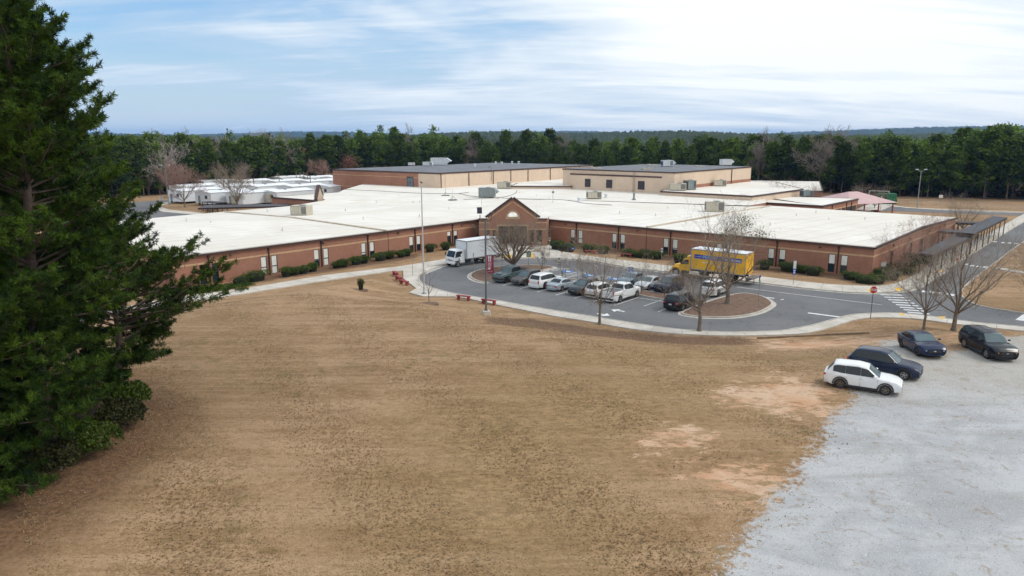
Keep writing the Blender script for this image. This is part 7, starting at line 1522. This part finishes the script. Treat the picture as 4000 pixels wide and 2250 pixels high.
def stack(p, kind, label, grp):
    t = thing("roof_vent", label, "roof vent", p, 0, grp)
    m = MB()
    if kind == 0: m.lathe([(.06, 0), (.05, .38), (.09, .4), (.09, .46), (0, .47)], (0, 0, 0), 8); m.lathe([(.22, 0), (.06, .09)], (0, 0, 0), 8)
    elif kind == 1: m.lathe([(.42, 0), (.30, .1), (.28, .5), (.46, .55), (.46, .75), (.3, .85), (0, .87)], (0, 0, 0), 14)
    else: m.box((0, 0, .12), (.8, .8, .24), 0, .02); m.lathe([(.22, .2), (.22, 1.35), (.3, 1.4), (.3, 1.55), (0, 1.6)], (0, 0, 0), 12)
    m.build("pipe", (HVACM, HVACW, HVACG)[kind], t, smooth=True, sharp=40); return t
for (px, z, k, lab) in [((2262, 786), 4.5, 1, "white mushroom vent before the louvred tan wall, left one"), ((2367, 771), 4.5, 1, "white mushroom vent before the louvred tan wall, right one"), ((2476, 780), 4.5, 2, "square based grey vent post below the roof ladder"), ((1855, 650), 8.65, 1, "lone white vent on the gymnasium roof"), ((1936, 640), 8.65, 1, "first white vent of four along the gymnasium roof's back"), ((1960, 641), 8.65, 1, "second white vent of four along the gymnasium roof's back"), ((2000, 639), 8.65, 1, "third white vent of four along the gymnasium roof's back"), ((2026, 639), 8.65, 1, "fourth white vent of four along the gymnasium roof's back"), ((2569, 681), 8.65, 0, "thin vent pipe beside the middle cafeteria unit"), ((2776, 667), 8.65, 0, "thin vent pipe at the cafeteria roof's right edge")]: stack(G3(*px, z), k, lab, "vents on the raised roofs")
VP = [(824, 874), (1103, 901), (1044, 827), (1349, 825), (1419, 857), (1638, 845), (1754, 818), (1614, 793), (1558, 768), (1375, 767), (1350, 827), (1470, 793), (2421, 834), (2561, 844), (2608, 817), (2713, 806), (3008, 880), (3237, 861), (3187, 832), (2862, 810), (3378, 860), (728, 862), (1640, 792), (2095, 768), (2145, 780), (2030, 756), (3110, 845)]
proto = stack(G3(*VP[0], 4.2), 0, "small beige vent pipe on the white roof membrane", "small vent pipes on the white roofs")
for q in VP[1:]:
    dup(proto, G3(*q, 4.3), 0, "small beige vent pipe on the white roof membrane")
# aerials
ANT = "aerials on the roof"
def mast(px, z, h, r, m_, label, base=True, dish=False):
    p = G3(*px, z); t = thing("roof_mast", label, "aerial", p, 0, ANT); m = MB(); pole(m, (0, 0, 0), h, r, r * .6, 6); m.build("mast", m_, t)
    if base:
        m = MB(); m.box((0, 0, .05), (1.9, 1.3, .1), .2)
        for a in range(3): m.tube((0, 0, .9), (.8 * math.cos(a * 2.1), .6 * math.sin(a * 2.1), .1), .025, .025, 5)
        m.build("tripod_base", POLEM, t)
    if dish: m = MB(); m.box((0, 0, h * .72), (.5, .35, .45), 0, .03); m.build("equipment_box", HVACG, t)
mast((1740, 764), 4.5, 8.2, .045, GALV, "tallest thin aerial with tripod base behind the gable"); mast((1768, 781), 4.5, 4.0, .06, HVACW, "white aerial post on a dark ballast base"); mast((1881, 801), 4.5, 2.6, .04, GALV, "short thin rod on the roof just left of the gable", False); mast((2160, 790), 4.5, 3.0, .07, HVACM, "post with a grey box on the roof right of the gable", False, True); mast((1936, 775), 4.5, 2.5, .08, HVACM, "beige post beside the grey hooded air handler", False)
p0 = atY(1919, 700, 205); t = thing("goose_neck", "curved dark pipe rising over the gymnasium's eaves", "roof pipe", (p0[0], p0[1], 4.5)); 
p = Wb.pt(on_line(1916, A1, A2, 7), 5.4, .3); t.location = p; m = MB(); m.path([(0, 0, 0), (0, 0, 3.9), (-.2, .1, 4.3), (-.7, .3, 4.3), (-.85, .4, 4.0)], .07, 6); m.build("pipe", POLEM, t)
# cables lying on the roof
for k, pts in enumerate([[(1255, 736), (1450, 745), (1640, 755), (1790, 757), (1830, 765), (1890, 770), (1950, 775)], [(1810, 780), (1880, 776), (1960, 771), (2010, 757), (2020, 743)], [(1960, 774), (2080, 779), (2200, 781), (2290, 795), (2390, 801)], [(1830, 752), (1800, 755), (1790, 757)]]):
    P = [G3(x, y, 4.53) for x, y in pts]; t = thing("roof_cable", ["long dark cable across the roof left of the gable", "curved dark cable behind the gable", "dark cable across the roof right of the gable", "short dark cable by the aerials"][k], "cable", P[0], 0, "cables on the roof"); sp = [(*a, 0) for a in smooth_poly([q[:2] for q in P], False, 4)]; m = MB(); m.path([(a[0] - P[0][0], a[1] - P[0][1], .03) for a in sp], .05, 5); m.build("cable", POLEM, t)
# ---- covered walkways on the right
CANR = mat("canopy_roof", (0.026, 0.029, 0.045), 0.5, 0.0, 0.2, 0.5, spec=0.35); CANP = mat("canopy_post", (0.040, 0.024, 0.022), 0.5, 0.3)
def canopy(q, z, label, nposts, grp="covered walkways", z0=0.09, rm=None):
    """q: four roof corners on plan (near-left, near-right, far-right, far-left)"""
    t = thing("covered_walkway", label, "canopy", (q[0][0], q[0][1], 0), 0, grp); m = MB(); m.prism(q, z, z + .14); m.build("roof", rm or CANR, t, True)
    m = MB()
    for a, b in ((q[0], q[1]), (q[1], q[2]), (q[2], q[3]), (q[3], q[0])): d = Vector((b[0] - a[0], b[1] - a[1])); m.box(((a[0] + b[0]) / 2, (a[1] + b[1]) / 2, z - .06), (d.length, .16, .30), math.atan2(d.y, d.x))
    m.build("edge_beam", CANP, t, True)
    for i in range(nposts):
        f = (i + .06) / (nposts - .88)
        for s0, s1 in ((q[0], q[3]), (q[1], q[2])):
            c = ((q[0][0] + q[1][0]) / 2, (q[0][1] + q[1][1]) / 2); x, y = s0[0] + (s1[0] - s0[0]) * f, s0[1] + (s1[1] - s0[1]) * f; k = .08; o = (q[1] if s0 is q[0] else q[0]); dx, dy = o[0] - s0[0], o[1] - s0[1]
            m = MB(); m.box((x + dx * k, y + dy * k, (z + z0) / 2), (.11, .11, z - z0)); m.build("post", CANP, t, True)
    return t
zA, zB = 2.75, 3.35
ca_ = [G(3591, 992, zA), G(3643, 1000, zA), G(3800, 926, zA), G(3732, 918, zA)]; cb_ = [G(3732, 910, zB), G(3803, 916, zB), G(3933, 852, zB), G(3879, 846.5, zB)]
canopy(ca_, zA, "long dark blue covered walkway roof, nearer one beside the end wall", 5); canopy(cb_, zB, "higher dark covered walkway roof farther along the bus lane", 7)
canopy([G(3662, 905, 3.0), G(3740, 911, 3.0), G(3745, 903, 3.0), G(3682, 897, 3.0)], 3.0, "short dark link canopy from the end wall to the walkway", 2); canopy([G(3735, 872, 3.0), G(3826, 876, 3.0), G(3832, 869, 3.0), G(3740, 866, 3.0)], 3.0, "thin brown link canopy behind the yellowish tree", 2)
# rear-left walkway and picnic shelter
canopy([G(774, 815, 2.6), G(1130, 806, 2.6), G(1130, 797, 2.6), G(800, 803, 2.6)], 2.6, "long brown covered walkway behind the left wing roof", 5, rm=mat("brown_canopy_roof", (.075, .055, .05), .5, .2))
# ---- white trailers (portable classrooms)
TRW = mat("trailer_white", (0.66, 0.70, 0.74), 0.6, 0, 0.06, 0.4); TRR = mat("trailer_roof", (0.78, 0.80, 0.82), 0.6, 0, 0.05, 0.4)
def trailer(x, y, rot, label, L=13.5, W=7.2, h=3.0, unit=False):
    t = thing("portable_classroom", label, "portable classroom", (x, y, 0), rot, "white portable classrooms"); z0 = .55; m = MB(); m.box((0, 0, z0 + h / 2), (W, L, h), 0, .02); m.build("wall", TRW, t)
    m = MB(); e = .18; zt = z0 + h
    m.v = [(s * (W / 2 + e), k * (L / 2 + e), zt + .02) for k in (-1, 1) for s in (-1, 1)] + [(0, k * (L / 2 + e), zt + .5) for k in (-1, 1)]; m.f = [(0, 4, 5, 2), (1, 3, 5, 4), (0, 1, 4), (2, 5, 3), (0, 2, 3, 1)]; m.build("roof", TRR, t, fixn=True)
    m = MB()
    for i in range(4):
        for s in (-1, 1): m.box((s * (W / 2 - .5), -L / 2 + .8 + i * (L - 1.6) / 3, z0 / 2), (.4, .4, z0))
    m.build("pier", POLEM, t)
    m = MB(); m.box((-W * .24, -L / 2 - .03, z0 + 1.05), (.95, .05, 2.05)); m.build("door", HVACG, t); m = MB(); m.box((W * .2, -L / 2 - .03, z0 + 1.75), (1.1, .05, .9)); m.build("window", DGLASS, t)
    m = MB(); m.box((W * .05, -L * .1, zt + .5), (1.4, .5, .22)); m.build("roof_vent", HVACG, t)
    if unit: m = MB(); m.box((.6, -L / 2 - .45, z0 + 1.35), (1.5, .8, 2.3), 0, .04); m.build("wall_unit", HVACM, t)
    return t
a0, a1 = G(657, 792), G(741, 799.5); ang = math.atan2(a1[1] - a0[1], a1[0] - a0[0]); ux = Vector((math.cos(ang), math.sin(ang))); uy = Vector((-ux.y, ux.x))
lrow = ["leftmost white trailer at the bus lot kerb", "second white trailer from the left", "third white trailer with the beige wall unit", "white trailer touching the brick annexe"]
mids = ["behind the reddish bare tree", "between the two utility poles", "behind the brick annexe's roof", "just left of the rear gable"]
def at_tr(px, py): return G(px, py, 0)
rowA = [(657, 792, 0), (765, 800, 1), (885, 802, 2)]
for i, (px, py, k) in enumerate(rowA):
    x, y = G(px, py); W = 7.4; L = 13; c = Vector((x, y)) + ux * W / 2 * 1.0 + uy * L / 2; trailer(c.x, c.y, ang, lrow[i], L, W, 3.0, i == 2)
kk = 0
for r_i, (py, xs_) in enumerate([(755, (765, 905, 1045, 1180, 1320)), (735, (840, 980, 1110, 1240, 1370)), (722, (1130, 1240, 1330))]):
    for i, px in enumerate(xs_):
        x, y, z = atY(px, py, (226, 252, 276)[r_i]); kk += 1
        trailer(x, y, ang + .02 * (i % 3), "white trailer roof in the %s row, %s" % (("second", "third", "farthest")[r_i], ("at its left end", "second from its left end", "in its middle", "fourth from its left end", "at its right end, near the gym")[i] if r_i < 2 else ("left", "middle", "right end by the brick gym wall")[i]), 13, 7.6, 3.0)
x, y = G(1000, 799); c = Vector((x, y)) + ux * 3.7 + uy * 8; trailer(c.x, c.y, ang, lrow[3], 13, 7.4, 3.0, True)
WOODP = mat("utility_pole_wood", (0.20, 0.155, 0.12), 0.9, 0, 0.2, 2)
for i, (px, pt_, Y, lab) in enumerate([(871, 688, 215, "wooden pole behind the second trailer"), (990, 696, 222, "wooden pole behind the third trailer"), (1083, 676, 250, "wooden pole of a close pair, left one"), (1089, 680, 246, "wooden pole of a close pair, right one"), (1156, 672, 262, "grey pole left of the reddish tree by the gym"), (1171, 673, 266, "grey pole among the farthest trailers, second from left"), (1186, 670, 270, "grey pole among the farthest trailers, third from left"), (1201, 668, 268, "grey pole among the farthest trailers, fourth from left"), (1211, 685, 240, "wooden pole behind the rear gable")]):
    x, y, z = atY(px, pt_, Y); t = thing("utility_pole", lab, "utility pole", (x, y, 0), 0, "poles among the trailers"); m = MB(); pole(m, (0, 0, 0), z, .17, .12, 7); m.build("pole", WOODP, t); m = MB(); m.box((0, 0, z - .5), (.5, .14, .14)); m.build("cross_arm", WOODP, t)
x, y, z = atY(887, 502, 900); t = thing("radio_tower", "thin radio mast far off above the wood on the left", "radio mast", (x, y, 0)); m = MB(); pole(m, (0, 0, 0), z, .8, .35, 5); m.build("mast", POLEM, t); m = MB(); m.box((0, 0, z - 1), (1.8, 1.8, 2.6), .4, .2); m.box((0, 0, z - 7), (1.6, 1.6, 1.6), .4, .2); m.build("antenna_panel", POLEM, t)
# ---- right background: pavilion, dumpster, goal, hoops, fence
PINK = mat("faded_pink_roof", (0.52, 0.34, 0.335), 0.6, 0, 0.1, 0.5); pr = G(3438, 788, 2.6); pl = G(3289, 770, 2.6); t = thing("pavilion", "pavilion with a faded pink hipped roof on red posts", "pavilion", (G(3350, 790, 2.6)[0], G(3350, 790, 2.6)[1] + 3, 0), .35); hw_, hd_ = 7.6, 7.0
m = MB(); zt = 5.0; m.v = [(-hw_, -hd_, 2.6), (hw_, -hd_, 2.6), (hw_, hd_, 2.6), (-hw_, hd_, 2.6), (-1.5, 0, zt), (1.5, 0, zt)]; m.f = [(0, 1, 5, 4), (1, 2, 5), (2, 3, 4, 5), (3, 0, 4), (3, 2, 1, 0)]; m.build("roof", PINK, t, fixn=True)
for sx in (-1, -.33, .33, 1):
    for sy in (-1, 1): m = MB(); m.box((sx * (hw_ - .8), sy * (hd_ - .8), 1.3), (.22, .22, 2.6)); m.build("post", REDP, t)
for k in range(3): m = MB(); m.box((-5 + k * 5, -3, .42), (1.8, 1.5, .06)); m.box((-5 + k * 5, -4, .25), (1.8, .3, .05)); m.box((-5 + k * 5, -2, .25), (1.8, .3, .05)); m.box((-5 + k * 5, -3, .2), (.2, 1.2, .4)); m.build("picnic_table", REDP, t)
x, y = G(3460, 798); t = thing("dumpster", "large green dumpster with a dark open side on its pad", "dumpster", (x + 1, y + 2, 0), -.15); DG = mat("dumpster_green", (0.01, 0.13, 0.055), .5, .1, .25, 1)
m = MB(); m.box((0, 0, 1.55), (4.6, 2.6, 2.7), 0, .06); m.build("bin", DG, t); m = MB(); m.box((1.3, -1.5, .8), (2.0, .6, 1.3), 0, .05); m.build("ram_housing", DG, t); m = MB(); m.box((-1.3, -1.315, 1.6), (1.8, .03, 2.0)); m.build("open_side", mat("dumpster_inside", (.035, .05, .04), .8), t); m = MB()
for i in range(5): m.box((-2.2 + i * 1.1, 1.31, 1.55), (.1, .06, 2.6))
m.box((0, 0, .12), (4.4, 2.2, .24)); m.build("ribs", DG, t)
x, y = G(3432, 776); t = thing("soccer_goal", "white framed football goal on the tan field by the dumpster", "goal", (x, y, 0), -.35); m = MB(); W, H, D = 5.4, 2.3, 1.8
m.path([(-W / 2, 0, 0), (-W / 2, 0, H), (W / 2, 0, H), (W / 2, 0, 0)], .07, 6); m.path([(-W / 2, D, 0), (-W / 2, .7, H), (W / 2, .7, H), (W / 2, D, 0), (-W / 2, D, 0)], .05, 6)
for s in (-1, 1): m.tube((s * W / 2, 0, H), (s * W / 2, .7, H), .05, .05, 6); m.tube((s * W / 2, 0, .03), (s * W / 2, D, .03), .05, .05, 6)
m.build("frame", SIGNW, t)
for i, (px, py, lab) in enumerate([(2947.5, 712, "white fan shaped basketball backboard, left of three beyond the roofs"), (3046.5, 715, "white fan shaped basketball backboard, middle of three beyond the roofs"), (3096.5, 721, "basketball backboard seen edge on, right of three beyond the roofs")]):
    x, y, z = atY(px, py, 232); t = thing("basketball_hoop", lab, "basketball hoop", (x, y, 0), (0.15, 0.1, 1.2)[i], "basketball hoops"); m = MB(); pole(m, (0, .5, 0), z - .3, .08); m.tube((0, .5, z - .5), (0, .05, z - .1), .06, .06, 6); m.build("pole", GALV, t); m = MB(); pts = [(.78 * math.cos(a) * 1.0, 0, z - .35 + .95 * math.sin(a)) for a in [math.pi * k / 10 for k in range(11)]]; m.quad(*pts); m.quad(*[(a, .05, c) for a, b, c in pts[::-1]]); m.build("backboard", HVACW, t); m = MB(); m.lathe([(.23, 0), (.23, .03)], (0, -.3, z - .45), 12); m.build("rim", SIGNR, t)
FE = [G(3490, 797), G(3600, 801), G(3780, 812), G(4000, 822), G(4300, 836)]; t = thing("chain_link_fence", "long grey chain link fence between service road and playing field", "fence", (*FE[0], 0)); m = MB(); hf = 1.25
for a, b in zip(FE[:-1], FE[1:]): m.tube((*a, hf), (*b, hf), .03, .03, 5); m.tube((*a, .1), (*b, .1), .015, .015, 4)
m.build("rails", GALV, t, True)
for a, b in zip(FE[:-1], FE[1:]):
    n = max(2, int(math.dist(a, b) / 3.2))
    for i in range(n): m = MB(); f = i / n; m.tube((a[0] + (b[0] - a[0]) * f, a[1] + (b[1] - a[1]) * f, 0), (a[0] + (b[0] - a[0]) * f, a[1] + (b[1] - a[1]) * f, hf + .05), .035, .035, 5); m.build("post", GALV, t, True)
m = MB()
for a, b in zip(FE[:-1], FE[1:]):
    d = Vector((b[0] - a[0], b[1] - a[1])); n = int(d.length / .35)
    for i in range(n):
        for s in (1, -1): f0, f1 = i / n, min(1, (i + 3.3) / n); z0, z1 = (.1, hf) if s > 0 else (hf, .1); m.tube((a[0] + d.x * f0, a[1] + d.y * f0, z0), (a[0] + d.x * f1, a[1] + d.y * f1, z1), .006, .006, 3, False)
m.build("mesh", GALV, t, True)
# picnic shelter by the bus lot
x, y = G(835, 826); t = thing("picnic_shelter", "small dark slatted shelter beside the rear walkway", "shelter", (x, y + 1, 0), ang); m = MB(); m.box((0, 0, 2.2), (7.0, 3.0, .15)); m.build("roof", CANP, t); m = MB()
for i in range(4): m.box((-3.2 + i * 2.1, -1.3, 1.1), (.14, .14, 2.2)); m.box((-3.2 + i * 2.1, 1.3, 1.1), (.14, .14, 2.2))
m.box((0, -1.3, .8), (6.6, .08, .5)); m.build("frame", CANP, t)
